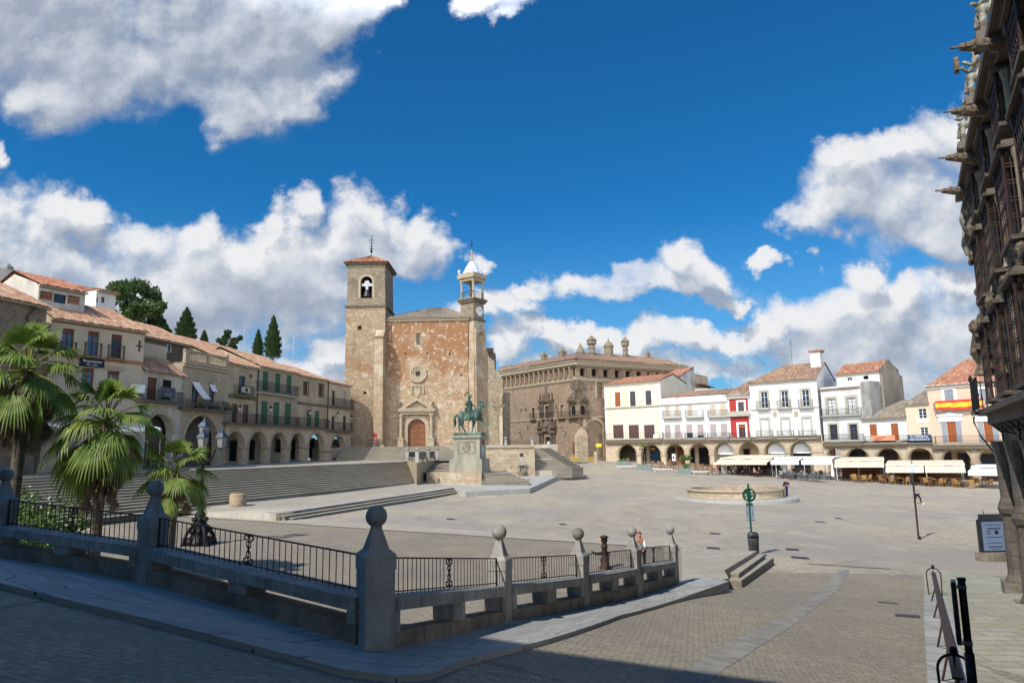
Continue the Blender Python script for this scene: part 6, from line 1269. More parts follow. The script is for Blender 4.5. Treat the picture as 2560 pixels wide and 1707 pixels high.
# ---------------------------------------------------------------- terraces and stairs
tf = lambda x, y: plaza_h(x, y) + .45
def step_prism(name, P, z0, z1, mat='step_stone'):
    f1 = z1 if callable(z1) else (lambda x, y: z1); c = Vector((sum(p[0] for p in P) / len(P), sum(p[1] for p in P) / len(P))); Q = []
    for p in P: v = c - Vector(p[:2]); v = v.normalized() * .06; Q.append((p[0] + v.x, p[1] + v.y))
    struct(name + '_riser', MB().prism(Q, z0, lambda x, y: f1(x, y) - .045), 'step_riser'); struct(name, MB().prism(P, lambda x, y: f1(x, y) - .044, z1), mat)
def flight(name, Pb0, Pb1, Pt0, Pt1, n, mat='step_stone', zb=-1.):
    """steps between a bottom edge (Pb0-Pb1) and a top edge (Pt0-Pt1), 3d points"""
    for k in range(n):
        t0, t1 = k / n, (k + 1) / n
        a, b, c, d = Pb0.lerp(Pt0, t0), Pb1.lerp(Pt1, t0), Pb1.lerp(Pt1, t1), Pb0.lerp(Pt0, t1)
        z0_, z1_ = Pb0.z + (Pt0.z - Pb0.z) * t1, Pb1.z + (Pt1.z - Pb1.z) * t1
        mb = MB(); ov = (c - b) * .25; od = (d - a) * .25; back = .02
        vs = [(a.x, a.y, z0_ - .6), (b.x, b.y, z1_ - .6), (c.x + ov.x, c.y + ov.y, z1_ - .6), (d.x + od.x, d.y + od.y, z0_ - .6), (a.x, a.y, z0_), (b.x, b.y, z1_), (c.x + ov.x, c.y + ov.y, z1_), (d.x + od.x, d.y + od.y, z0_)]
        fc = [(0, 3, 2, 1), (4, 5, 6, 7), (0, 1, 5, 4), (1, 2, 6, 5), (2, 3, 7, 6), (3, 0, 4, 7)]; inn = (c - b).normalized() * .035; inn.z = 0
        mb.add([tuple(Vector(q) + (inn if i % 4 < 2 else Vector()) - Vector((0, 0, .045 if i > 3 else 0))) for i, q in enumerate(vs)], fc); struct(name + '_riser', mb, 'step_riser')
        m3 = MB(); up_ = [vs[i] for i in (4, 5, 6, 7)]; m3.add([(x, y, z_ - .044) for x, y, z_ in up_] + up_, fc); struct(name, m3, mat)
# long stairs up to the arcade
ZT = 3.76
b0 = Vector((-26.2, 33.4, 1.6)); b1 = Vector((-9.1, 72.9, 1.72)); e = Vector((b1.x - b0.x, b1.y - b0.y, 0)).normalized(); nn = Vector((-e.y, e.x, 0))
q = ong(508, 1266, tf); r_ = ong(1060, 1205, tf); e = Vector((r_.x - q.x, r_.y - q.y, 0)).normalized(); nn = Vector((-e.y, e.x, 0))
b0 = q - e * 16; b0.z = tf(b0.x, b0.y); b1 = r_.copy()
t0 = b0 + nn * 4.6; t0.z = ZT; t1 = onz(1010, 1153.5, ZT)
t0 = t1 - e * (b1 - b0).length * 1.02; t0.z = ZT
flight('long_stairs', b0, b1, t0, t1, 14)
# lower terrace
c0 = ong(650, 1299.5, plaza_h); c1 = ong(1075, 1230, plaza_h); cc = ong(1160, 1243, plaza_h)
TT = lambda u, v: ong(u, v, tf)
k0 = TT(690, 1284); k1 = TT(1136, 1219); k2 = TT(1165, 1229); k3 = TT(1324, 1221); k4 = TT(1362, 1204); k5 = TT(1437, 1170)
edge = [k0, k1, k2, k3, k4, k5]
def terr(name, P, f_, mat, drop=1.2): 
    mb = MB(); mb.prism([(p[0], p[1]) for p in P], lambda x, y: f_(x, y) - drop, f_); return struct(name, mb, mat)
L_end = TT(380, 1290)
nearl = ong(400, 1283, plaza_h)
far = b0 + nn * 3
P = [(nearl.x, nearl.y), (k0.x, k0.y), (k1.x, k1.y), (b1.x + 1.0, b1.y + 2.5), (b0.x, b0.y)]
mb = MB()
fan = [(k0, k1, 12)]
A_ = resm([(nearl.x, nearl.y), (k0.x, k0.y), (k1.x, k1.y)], 30)
B_ = resm([(b0.x + nn.x * .3, b0.y + nn.y * .3), (b1.x + nn.x * .3, b1.y + nn.y * .3), (b1.x + 2, b1.y + 4)], 30)
rampf = lambda x, y: tf(x, y)
for i, (a, b) in enumerate(zip(A_, B_)):
    for j in range(9): p = a.lerp(b, max(0, j - 1) / 7); mb.v.append((p.x, p.y, (plaza_h(p.x, p.y) - .3) if j == 0 else plaza_h(p.x, p.y) + .02 + .43 * min(1, (i / 15 + j / 8) ** 1.5)))
for i in range(30):
    for j in range(8): a = i * 9 + j; mb.f.append((a, a + 9, a + 10, a + 1))
struct('lower_terrace', mb, 'terrace_paving', True)
terr('monument_terrace', [k1, k2, k3, k4, k5, (k5.x - 4, k5.y + 12), (b1.x + 2, b1.y + 22), (b1.x - 1, b1.y + 8), (b1.x + .5, b1.y + .5)], lambda x, y: tf(x, y) + .004, 'pale_slabs')
# pale kerb slabs along the terrace edge
lay('terrace_kerb', 'pale_slabs', [k0, k1], [k0 + Vector((-.9, .9, 0)), k1 + Vector((-1.1, .6, 0))], tf, .012, 20, 2)
lay('terrace_kerb', 'pale_slabs', [Vector((b0.x, b0.y, 0)) - nn * .1, b1 - nn * .1], [b0 - nn * .5, b1 - nn * .5], tf, .01, 20, 2)
# three steps down to the square
e2 = (Vector((k1.x, k1.y, 0)) - Vector((k0.x, k0.y, 0))).normalized(); n2 = Vector((e2.y, -e2.x, 0))
mb = MB(); mb.prism([(k0.x, k0.y), (k1.x, k1.y), (k1.x - n2.x * .4, k1.y - n2.y * .4), (k0.x - n2.x * .4, k0.y - n2.y * .4)], lambda x, y: plaza_h(x, y) - .3, lambda x, y: tf(x, y) + .014); struct('terrace_step', mb, 'step_stone')
for k in (1, 2):
    a = k0 + n2 * .36 * k - e2 * (-.35 * k); b = k1 + n2 * .36 * k + e2 * .5 * k
    mb = MB(); f_ = lambda x, y, k=k: plaza_h(x, y) + .45 - .15 * k; i_ = n2 * -.5
    step_prism('terrace_step', [(a.x, a.y), (b.x, b.y), (b.x + i_.x, b.y + i_.y), (a.x + i_.x, a.y + i_.y)], lambda x, y: plaza_h(x, y) - .3, f_)
# small flight at the right end of the kerb
for k in (1, 2):
    a, b = k4 + Vector((.3 * k, -.3 * k, 0)), k5 + Vector((.3 * k, -.3 * k, 0)); mb = MB(); mb.prism([(a.x - 1.0, a.y - .9), (b.x, b.y), (b.x - .6, b.y + .6), (a.x - 1.2, a.y)], lambda x, y: plaza_h(x, y) - .3, lambda x, y, k=k: plaza_h(x, y) + .45 - .15 * k); struct('terrace_step', mb, 'step_stone')
# upper terrace in front of the arcade, then the church steps
UT = lambda x, y: ZT + (.0 if y < 60 else 0) + .0
x7 = RL.w(RL.X(355, 1100), 4, 0); x8 = RL.w(RL.X(876, 1140), 4, 0)
ut = [(t0.x - 6, t0.y - 12), (t0.x, t0.y), (t1.x, t1.y), (t1.x + 3.2, t1.y + 1.5), (t1.x + 6.5, t1.y + 2.5), (t1.x + 8, 92), (-30, 93.5), (x8.x - 5, 93), (x7.x, x7.y), (x7.x - 12, x7.y - 14)]
def slopeT(x, y):
    d = (Vector((x, y, 0)) - t1).dot(nn) ; return ZT + min(.19, max(0, d * .02))
mb = MB()
A_ = resm([(t0.x - e.x * 12, t0.y - e.y * 12), (t0.x, t0.y), (t1.x, t1.y), (t1.x + 4, t1.y + 1.6), (t1.x + 10, t1.y + 4)], 40); B_ = resm([(x7.x - 9, x7.y - 14), (x7.x, x7.y), (x8.x - 1, x8.y), (-16, 93), (-4, 93)], 40)
for a, b in zip(A_, B_):
    for j in range(9): p = a.lerp(b, j / 8); mb.v.append((p.x, p.y, slopeT(p.x, p.y) + .004))
for i in range(40):
    for j in range(8): a = i * 9 + j; mb.f.append((a, a + 9, a + 10, a + 1))
struct('upper_terrace', mb, 'terrace_paving', True)
pa, pb = ony(868, 1118, 91.5), ony(1106, 1117, 91.5)
flight('church_steps', Vector((-21.8, 87.2, ZT + .1)), Vector((-5.5, 87.2, ZT + .1)), Vector((-21.8, 91.6, PZ)), Vector((-9.0, 91.6, PZ)), 11)
mb = MB(); mb.prism([(-26, 91.4), (5.6, 91.4), (5.6, 100), (-26, 100)], 0, PZ + .003); struct('church_platform', mb, 'terrace_paving')
flight('side_steps', Vector((-26, 92, ZT + .2)), Vector((-21.9, 90.5, ZT + .2)), Vector((-27.5, 97, PZ + 1.2)), Vector((-22.5, 97, PZ + 1.2)), 10)
# retaining wall with the drinking niche
w0 = onz(1215, 1188, 1.8); w1 = onz(1338, 1189, 1.78); Y = 84.; w0 = ony(1212, 1190, Y); w1 = ony(1338, 1188, Y)
rw = Fac(w0[:2], w1[:2], 0); rw.thing('retaining_wall', 'blocky tan retaining wall with a stone coping and ball posts right of the monument', 'wall'); zt = rw.Z(1280, 1119)
rw.put(MB().box(0, rw.W, 0, 12, .5, zt), 'wall', 'wall_blocks'); rw.put(MB().box(-.1, rw.W + .12, -.14, .45, zt + .002, zt + .22), 'coping', 'stone_trim')
rw.put(MB().box(.1, rw.W - .1, .3, 11.9, zt + .001, zt + .01), 'platform_paving', 'terrace_paving')
for u in (1264, 1330): x = rw.X(u, 1105); pp = rw.put(MB().box(x - .16, x + .16, .05, .37, zt + .221, zt + .95, taper=.03), 'post', 'granite'); MB().ball((x, .21, zt + 1.13), .19, 10).build('ball', 'stone_ball', pp)
mb = MB(); 
for k in range(40): xx = rw.X(1268, 1105) + (rw.X(1326, 1105) - rw.X(1268, 1105)) * k / 39; mb.bar((xx, .2, zt + .22), (xx, .2, zt + .85), .012)
mb.bar((rw.X(1268, 1105), .2, zt + .85), (rw.X(1326, 1105), .2, zt + .85), .02); rw.put(mb, 'railing', 'iron')
x0, x1, z0, z1 = rw.box_px(1297, 1153, 1314, 1186); nf = thing('wall_fountain', 'small stone drinking fountain with a basin and arched hood against the retaining wall', 'fountain', rw.w((x0 + x1) / 2, 0, z0 - .3), rw.rz); h_ = z1 - z0 + .3
MB().box(-.4, -.27, -.3, -.003, .2, h_ - .35).box(.27, .4, -.3, -.003, .2, h_ - .35).box(-.26, .26, -.1, -.003, .2, h_ - .3).build('niche', 'granite_rough', nf); MB().panel(arc(0, h_ - .35, .46, 0, 180, 12), [], -.34, -.003).box(-.5, .5, -.4, -.003, h_ - .44, h_ - .351).build('hood', 'granite', nf); MB().lathe([(.2, -.1), (.25, .1), (.5, .5), (.52, .6), (.42, .6), (.3, .45)], (0, -.3, 0), 14, 1, .8).build('basin', 'granite_rough', nf)
xc, zc = rw.at(1304, 1137); rw.put(MB().box(-.2, .2, -.02, -.002, -.2, .2, M=Matrix.Translation((xc, 0, zc))), 'round_plate', 'metal_dark')
# stair run on the right of the retaining wall
a = rw.w(rw.W + .02, 0, 0)
mb = MB(); mb.prism([(a.x, a.y + .6), (a.x + 2.0, a.y + .6), (a.x + 5.6, a.y + 3.2), (a.x + 6.4, a.y + 9), (a.x, a.y + 9)], .8, 2.45); struct('palace_steps_base', mb, 'step_stone')
for k in range(11):
    y0 = a.y + 1.0 + .36 * k; x1 = a.x + 5.6 - .36 * k; step_prism('palace_steps', [(a.x, y0), (x1 - 1.2, y0), (x1 + .3, y0 + 1.5), (x1 + .3, a.y + 9), (a.x, a.y + 9)], 1.5, 2.45 + .235 * (k + 1))
# ---- stone bay with little balustrade at the head of the long stairs
A = onz(1015, 1152, ZT); A = t1 + e * .2; B = onz(1042, 1157, ZT); Cc = onz(1092, 1151, ZT)
sb = thing('stair_bay', 'small stone bay with four ball-topped posts between the two flights of stairs', 'balustrade', (0, 0, 0))
pts = [(A.x + .2, A.y + .1), (B.x, B.y), (Cc.x, Cc.y), (Cc.x + .2, Cc.y + 3), (A.x + 1.0, A.y + 4)]
MB().prism(pts, 1.2, ZT + .06).build('wall', 'stone_trim', sb); 
for i, (q, qq) in enumerate(zip(pts[:3], pts[1:3])):
    a_, b_ = Vector((q[0], q[1], 0)), Vector((qq[0], qq[1], 0)); d = (b_ - a_).normalized(); n_ = Vector((-d.y, d.x, 0)); L_ = (b_ - a_).length; mb = MB()
    M_ = Matrix.Translation((a_.x + n_.x * .2, a_.y + n_.y * .2, ZT + .06)) @ Matrix.Rotation(math.atan2(d.y, d.x), 4, 'Z'); s0_, s1_ = .3, L_ - .3
    mb.box(s0_, s1_, -.13, .13, .28, .45, M=M_); nb = 3
    for k in range(nb + 1): x = s0_ + (s1_ - s0_ - .18) * k / nb; mb.box(x, x + .18, -.1, .1, .001, .279, M=M_)
    mb.build('bench_slab', 'granite_rough', sb); mr = MB(); n = int(L_ / .14)
    for k in range(n): x = s0_ + (s1_ - s0_) * k / n; mr.bar(M_ @ Vector((x, 0, .45)), M_ @ Vector((x, 0, 1.0)), .012)
    mr.bar(M_ @ Vector((s0_, 0, 1.0)), M_ @ Vector((s1_, 0, 1.0)), .018); mr.build('railing', 'iron', sb)
ps = [pts[0], pts[1], ((pts[1][0] + pts[2][0]) / 2, (pts[1][1] + pts[2][1]) / 2), pts[2]]
for q in ps: pp = MB().box(q[0] - .2, q[0] + .2, q[1] + .02, q[1] + .42, ZT, ZT + 1.1, taper=.02).build('post', 'granite', sb); MB().ball((q[0], q[1] + .22, ZT + 1.36), .2, 10).build('ball', 'stone_ball', pp)
# second flight, between the bay and the monument, and the rubble base it lands on
m0, m1 = onz(1082, 1179, 2.7), onz(1190, 1179, 2.7)
zb_ = 2.72; a0 = ony(1086, 1180, 77.5); a1 = ony(1150, 1180, 77.5)
flight('middle_stairs', Vector((a0.x - .6, a0.y, zb_)), Vector((a1.x + 2.6, a0.y, zb_)), Vector((Cc.x - .2, Cc.y + 1.6, ZT + .003)), Vector((a1.x + 2.6, Cc.y + 1.6, ZT + .003)), 8)
mb = MB(); mb.prism([(b1.x + .3, b1.y - .2), (a1.x + 2.6, 71.2), (a1.x + 2.6, a1.y + 1), (b1.x - .6, a1.y + 1)], .8, zb_); struct('monument_platform', mb, 'wall_blocks')
mb = MB(); mb.prism([(Cc.x, Cc.y + 1.6), (4.6, Cc.y + 1.6), (4.6, 92), (Cc.x - 3, 92)], 1, ZT - .001); struct('upper_landing', mb, 'terrace_paving')
# steps on the right of the monument
q0 = Vector((a1.x + 2.55, 71.3, 0)); x1_ = q0.x
for k in range(5):
    z = 2.6 - k * .18; dx = 1.6 + k * .45; step_prism('monument_steps', [(x1_ - .05, 71.2 + (4 - k) * .32 - .01 * k), (x1_ + dx + 1.4, 71.5 + (4 - k) * .38), (x1_ + dx + .8, 79), (x1_ - .05, 79)], .9, z)
# ---------------------------------------------------------------- monument
def skin_body(name, parent, mat, V, E, sub=2, M=None):
    """one continuous body grown over a joint skeleton: V = [(x,y,z,rx[,ry])], E = edges; vertex 0 is the root"""
    me = bpy.data.meshes.new(name); me.from_pydata([(M @ Vector(v[:3])) if M else v[:3] for v in V], E, []); o = bpy.data.objects.new(name, me); C.objects.link(o)
    k = M.to_scale().x if M else 1.
    sk = o.modifiers.new('skin', 'SKIN'); sk.use_smooth_shade = True; sk.branch_smoothing = .3; ss = o.modifiers.new('sub', 'SUBSURF'); ss.levels = ss.render_levels = sub
    for i, v in enumerate(V): me.skin_vertices[0].data[i].radius = (v[3] * k, (v[4] if len(v) > 4 else v[3]) * k)
    me.skin_vertices[0].data[0].use_root = True
    bpy.context.view_layer.update(); dg = bpy.context.evaluated_depsgraph_get(); m2 = bpy.data.meshes.new_from_object(o.evaluated_get(dg)); bpy.data.objects.remove(o)
    m2.materials.clear(); m2.materials.append(MATS[mat]); m2.polygons.foreach_set('use_smooth', [True] * len(m2.polygons)); o = bpy.data.objects.new(name, m2); C.objects.link(o)
    if parent: o.parent = parent
    return o
pc = ony(1173, 1186, 73.2); pz = 2.55; mo = thing('monument_pedestal', 'tall greenish stone pedestal with a carved panel, holding the bronze rider', 'pedestal', (pc.x, pc.y + 1.0, pz), R(-17))
MB().box(-1.78, 1.78, -1.25, 1.25, -.6, 1.35, taper=.02).box(-1.72, 1.72, -1.2, 1.2, 1.351, 1.5).build('base', 'pedestal_stone', mo)
MB().box(-1.45, 1.45, -.95, .95, 1.501, 3.55, taper=.02).build('shaft', 'pedestal_stone', mo); MB().box(-1.5, 1.5, -1.0, 1.0, 3.551, 3.68).box(-1.66, 1.66, -1.15, 1.15, 3.681, 3.86).build('cornice', 'pedestal_stone', mo)
pf = MB().panel(rect(-.95, .95, 2.05, 3.3), [rect(-.85, .85, 2.15, 3.2)], -.99, -.94); pf.panel([(-.3, 3.0), (-.3, 2.5), (0, 2.2), (.3, 2.5), (.3, 3.0)], [], -1.02, -.94)
for k in range(12): pf.ball((.42 * math.cos(k * .52), -.955, 2.68 + .42 * math.sin(k * .52)), .09, 6)
pf.build('carved_panel', 'granite_rough', mo)
mw = MB(); 
for k in range(20): a = R(18 * k); mw.ball((1.47, .0 + .2 * math.cos(a), 3.15 + .2 * math.sin(a)), .07, 6)
mw.build('wreath', 'red_sign', mo)
MB().box(1.44, 1.47, -.3, .3, 1.9, 2.8).build('plaque', 'panel_blue', mo)
M0 = Matrix.Translation((pc.x, pc.y + 1.0, pz + 3.86)) @ Matrix.Rotation(R(-17), 4, 'Z')
hs_ = thing('equestrian_statue', 'green bronze rider with plumed helmet on an armoured horse, one foreleg raised', 'statue', M0.translation, R(-17))
MB().box(-1.5, 1.5, -.62, .62, .002, .3, taper=.04).build('plinth', 'bronze', hs_)
z = .3; S_ = 1.0
HV = [(0, 0, 1.62 + z, .40, .40), (-.55, 0, 1.62 + z, .42, .42), (-.95, 0, 1.6 + z, .40, .42), (-1.15, 0, 1.5 + z, .28, .32), (.45, 0, 1.66 + z, .42, .44), (.8, 0, 1.82 + z, .36, .44), (1.0, 0, 2.2 + z, .27, .32), (1.12, 0, 2.55 + z, .2, .24), (1.22, 0, 2.72 + z, .17, .2), (1.5, 0, 2.55 + z, .13, .15), (1.76, 0, 2.38 + z, .095, .1),
      (-1.0, .2, 1.3 + z, .26, .24), (-1.02, .2, .95 + z, .17, .15), (-1.18, .2, .62 + z, .1, .09), (-1.14, .2, .22 + z, .075, .07), (-1.08, .2, .05 + z, .1, .08),
      (-.85, -.2, 1.28 + z, .25, .24), (-.62, -.2, .95 + z, .16, .15), (-.7, -.2, .6 + z, .1, .09), (-.45, -.2, .28 + z, .075, .07), (-.32, -.2, .05 + z, .1, .08),
      (.62, -.2, 1.28 + z, .22, .2), (.5, -.2, .85 + z, .13, .12), (.42, -.2, .5 + z, .085, .08), (.36, -.2, .18 + z, .07, .065), (.42, -.2, .05 + z, .1, .08),
      (.85, .2, 1.35 + z, .21, .2), (1.22, .2, 1.22 + z, .14, .13), (1.5, .2, .95 + z, .09, .085), (1.5, .2, .6 + z, .07, .065), (1.42, .2, .42 + z, .095, .08)]
HE = [(0, 1), (1, 2), (2, 3), (0, 4), (4, 5), (5, 6), (6, 7), (7, 8), (8, 9), (9, 10), (2, 11), (11, 12), (12, 13), (13, 14), (14, 15), (1, 16), (16, 17), (17, 18), (18, 19), (19, 20), (4, 21), (21, 22), (22, 23), (23, 24), (24, 25), (5, 26), (26, 27), (27, 28), (28, 29), (29, 30)]
HV = [tuple(v[:3]) + tuple(r * 1.16 for r in v[3:]) for v in HV]; horse = skin_body('horse', hs_, 'bronze', HV, HE)
tp = [(-1.3, 0, 1.75 + z), (-1.5, 0, 1.6 + z), (-1.55, 0, 1.2 + z), (-1.5, 0, .8 + z), (-1.58, 0, .55 + z)]; MB().tube(tp, [.09, .13, .15, .12, .03], 8).build('tail', 'bronze', horse, True)
mb = MB(); mb.lathe([(.03, 0), (.075, .1), (.02, .24)], (1.16, .1, 2.86 + z), 6).lathe([(.03, 0), (.075, .1), (.02, .24)], (1.16, -.1, 2.86 + z), 6).tube([(.85, 0, 2.15 + z), (.95, 0, 2.6 + z), (1.12, 0, 2.92 + z), (1.3, 0, 2.92 + z)], [.1, .13, .12, .05], 6); mb.lathe([(.2, -.03), (.22, 0), (.02, .42)], (1.35, 0, 2.78 + z), 6, .5, .5); mb.build('head_armour', 'bronze', horse)
mb = MB(); mb.tube([(.38, 0, 1.62 + z), (.8, 0, 1.66 + z), (1.05, 0, 1.95 + z)], [.5, .47, .36], 12, ry=[.56, .52, .4]); mb.build('chest_armour', 'bronze', horse, True)
MB().tube([(-.35, 0, 2.1 + z), (.3, 0, 2.1 + z)], [.34, .34], 12, ry=[.12, .12]).box(-.45, -.33, -.25, .25, 2.05 + z, 2.42 + z).build('saddle', 'bronze', horse)
RV = [(-.05, 0, 2.3 + z, .22, .24), (-.02, 0, 2.6 + z, .2, .24), (.0, 0, 2.95 + z, .23, .28), (.0, 0, 3.15 + z, .11, .13), (.02, 0, 3.32 + z, .13, .14), (.03, 0, 3.46 + z, .12, .12),
      (.0, -.33, 3.02 + z, .12, .12), (-.22, -.5, 2.75 + z, .095, .095), (.0, -.42, 2.45 + z, .075, .075), (.06, -.4, 2.4 + z, .06, .05),
      (.02, .33, 3.02 + z, .12, .12), (.15, .42, 2.7 + z, .095, .095), (.42, .25, 2.55 + z, .075, .075), (.5, .2, 2.54 + z, .06, .05),
      (.05, -.32, 2.18 + z, .17, .17), (.18, -.5, 1.7 + z, .13, .13), (.12, -.5, 1.2 + z, .09, .09), (.25, -.5, 1.05 + z, .07, .06),
      (.05, .32, 2.18 + z, .17, .17), (.18, .5, 1.7 + z, .13, .13), (.12, .5, 1.2 + z, .09, .09), (.25, .5, 1.05 + z, .07, .06)]
RE = [(0, 1), (1, 2), (2, 3), (3, 4), (4, 5), (2, 6), (6, 7), (7, 8), (8, 9), (2, 10), (10, 11), (11, 12), (12, 13), (0, 14), (14, 15), (15, 16), (16, 17), (0, 18), (18, 19), (19, 20), (20, 21)]
RV = [tuple(v[:3]) + tuple(r * 1.2 for r in v[3:]) for v in RV]; rider = skin_body('rider', hs_, 'bronze', RV, RE)
mb = MB().lathe([(.25, 0), (.24, .03), (.15, .08), (.13, .22), (.03, .3)], (.05, 0, 3.46 + z), 12, 1.25, .8); mb.tube([(-.05, 0, 3.62 + z), (-.02, 0, 3.86 + z), (-.2, 0, 3.95 + z), (-.42, 0, 3.78 + z), (-.5, 0, 3.5 + z)], [.05, .09, .1, .08, .02], 7); mb.build('helmet', 'bronze', rider, True)
MB().bar((.2, -.45, 2.35 + z), (-.55, -.6, 1.65 + z), .03).build('sword', 'bronze', rider)
hs_.scale = (1.07,) * 3
# ---------------------------------------------------------------- round fountain basin
p = ong(1837, 1246, plaza_h); d0_ = (ong(1678, 1244, plaza_h) - ong(1997, 1252, plaza_h)).length / 2
fo = thing('round_fountain', 'large low round stone basin with still water on a circular step in the square', 'fountain', (p.x, p.y, plaza_h(p.x, p.y)), 0); rr = d0_ * .985; ri = rr * .79
MB().lathe([(rr, -.3), (rr, .14), (rr - .05, .18), (.1, .18)], (0, 0, 0), 64).build('step', 'pale_slabs', fo)
MB().lathe([(ri - .1, .182), (ri - .08, .3), (ri - .14, .36), (ri - .14, .72), (ri - .02, .78), (ri, .84), (ri, .93), (ri - .03, .96), (ri - .42, .96), (ri - .45, .93), (ri - .45, .2), (.05, .2)], (0, 0, 0), 64).build('basin', 'fountain_stone', fo)
MB().lathe([(ri - .46, .50), (.02, .50)], (0, 0, 0), 48).build('water', 'water', fo)
# ---------------------------------------------------------------- people
def person(name_, label, p, rz, top, bottom, pose='stand', h=1.7, hair='hair', group=None, shoes='cloth_black', cap=None):
    t = thing('person', label, 'person', p, rz, group); s = h / 1.7
    hip = .92; dz = 0
    if pose == 'sit': hip = .48
    lean = {'lean': .14, 'bend': .35}.get(pose, 0)
    hx, hy = 0, 0
    sh = Vector((0, -.0 - lean * .9, hip + .5 * math.cos(lean)))
    V = [(0, 0, hip, .125, .1), (0, -lean * .45, hip + .25, .115, .085), (sh.x, sh.y, sh.z - .05, .15, .095), (0, sh.y - lean * .12, sh.z + .09, .05, .05), (0, sh.y - lean * .2 - .01, sh.z + .17, .072, .08), (0, sh.y - lean * .3 - .01, sh.z + .29, .072, .085)]
    E = [(0, 1), (1, 2), (2, 3), (3, 4), (4, 5)]
    def limb(root, pts):
        a = root
        for q in pts: V.append(q); E.append((a, len(V) - 1)); a = len(V) - 1
    st = .28 if pose == 'walk' else .04
    for k, sx in enumerate((-1, 1)):
        if pose == 'sit': limb(0, [(sx * .09, -.06, hip, .085), (sx * .11, -.44, hip + .02, .06), (sx * .11, -.44, .1, .045), (sx * .11, -.56, .04, .04)])
        else:
            y = st * (1 if k else -1); limb(0, [(sx * .09, 0, hip - .06, .09), (sx * .1, -.02 + y * .5 - (.05 if pose == 'walk' and not k else 0), .5, .06), (sx * .1, y + .02, .1, .042), (sx * .11, y - .12, .04, .04)])
        ay = {'walk': (.18 if k else -.18), 'lean': -.3, 'bend': -.35, 'sit': -.25}.get(pose, -.06)
        ez = sh.z - .32; hz = sh.z - .55 if pose in ('stand', 'walk') else sh.z - .38
        if pose == 'phone' and sx > 0: ay, ez, hz = -.25, sh.z - .25, sh.z + .05
        limb(2, [(sx * .17, sh.y, sh.z - .01, .055), (sx * .22, sh.y + ay * .4, ez, .042), (sx * .2, sh.y + ay * 1.3, hz, .033), (sx * .19, sh.y + ay * 1.5, hz - .07, .03, .018)])
    Ms = Matrix.Scale(s, 4)
    skin_body('body', t, 'skin', V, E, 1, Ms)
    def cloth(nm, mt, idx, ed, gr):
        vs = [tuple(V[i][:3]) + tuple(r * gr + .008 for r in V[i][3:]) for i in idx]; skin_body(nm, t, mt, vs, ed, 1, Ms)
    # shirt: torso and upper arms; trousers: hips and legs
    cloth('top', top, [1, 0, 2, 10, 11, 18, 19] if False else [1, 0, 2, 10, 11, 18, 19], [(0, 1), (0, 2), (2, 3), (3, 4), (2, 5), (5, 6)], 1.08)
    cloth('trousers', bottom, [0, 6, 7, 8, 14, 15, 16], [(0, 1), (1, 2), (2, 3), (0, 4), (4, 5), (5, 6)], 1.1)
    hd = V[5]; c = Ms @ Vector((0, hd[1] + .015, hd[2] + .0)); mb = MB().ball(c, .1 * s, 10, .88, 1.05, .95); o = mb.build('hair', cap or hair, t, True)
    for v in o.data.vertices:
        if v.co.y < c.y - .02 and v.co.z < c.z + .02: v.co.y = c.y
    mb = MB()
    for sx in (-.11, .11): y = V[9 if sx < 0 else 17][:3]; mb.box(sx * s - .045, sx * s + .045, (V[9 if sx < 0 else 17][1] - .1) * s, (V[9 if sx < 0 else 17][1] + .12) * s, 0, .09 * s)
    mb.build('shoes', shoes, t); return t
# ---------------------------------------------------------------- ornate palace close by on the right
cp_ = Fac((17.08, 24.83), (17.08 - .4848 * 24, 24.83 - .8746 * 24), 0); NP = cp_
np_ = cp_.thing('ornate_palace', 'dark weathered palace with caged windows, gargoyles and rooftop statues at the right edge', 'palace')
W = 24.; x00 = -.9; colx = [2.3, 6.0, 9.7, 13.4, 17.1]
floors = [(6.35, 8.7, 1.5), (9.7, 11.75, 1.35), (12.5, 13.75, 1.0)]
# front wall: arcade of pointed-corbel arches below, windows above
holes = []
for c in colx:
    for z0, z1, w in floors: holes.append(rect(c - w / 2, c + w / 2, z0 + .1, z1))
lo = [(x00, -.6)]
for c in colx[:5]:
    a, b = c - .85, c + .85; lo += [(a, -.6), (a, 3.2)] + arc(c, 3.2, .85, 0, 180, 14)[::-1][1:-1] + [(b, 3.2), (b, -.6)]
lo += [(W, -.6), (W, 14.3), (x00, 14.3)]
mb = MB().panel(lo, holes, 0, .8); mb.add([(x00, .8, -.6), (x00, 14, -.6), (x00, 14, 14.3), (x00, .8, 14.3)], [(0, 3, 2, 1)]).quad((x00, 1.5, -.6), (W, 1.5, -.6), (W, 1.5, 14.3), (x00, 1.5, 14.3)); cp_.put(mb, 'wall', 'dark_palace')
cp_.put(MB().box(x00, W, .8, 14, 14.2, 14.5), 'roof', 'roof_brown')
for c in colx:
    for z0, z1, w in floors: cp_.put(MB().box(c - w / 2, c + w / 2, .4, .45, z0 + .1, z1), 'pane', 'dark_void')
    # pier half-columns of the ground arcade
for k in range(len(colx) + 1):
    c = (colx[0] - 1.85) if k == 0 else (colx[k - 1] + 1.85)
    m_ = MB(); m_.lathe([(.55, -.3), (.55, .35), (.46, .5), (.40, .6), (.36, 2.5), (.45, 2.6), (.5, 2.75), (.42, 2.95), (.34, 3.1), (.36, 4.3), (.44, 4.8), (.5, 5.0)], (c, -.12, 0), 12, 1, .75); cp_.put(m_, 'pier', 'dark_palace')
    m_ = MB().box(c - .55, c + .55, -.6, -.003, -.3, .35); cp_.put(m_, 'pier_foot', 'granite_rough')
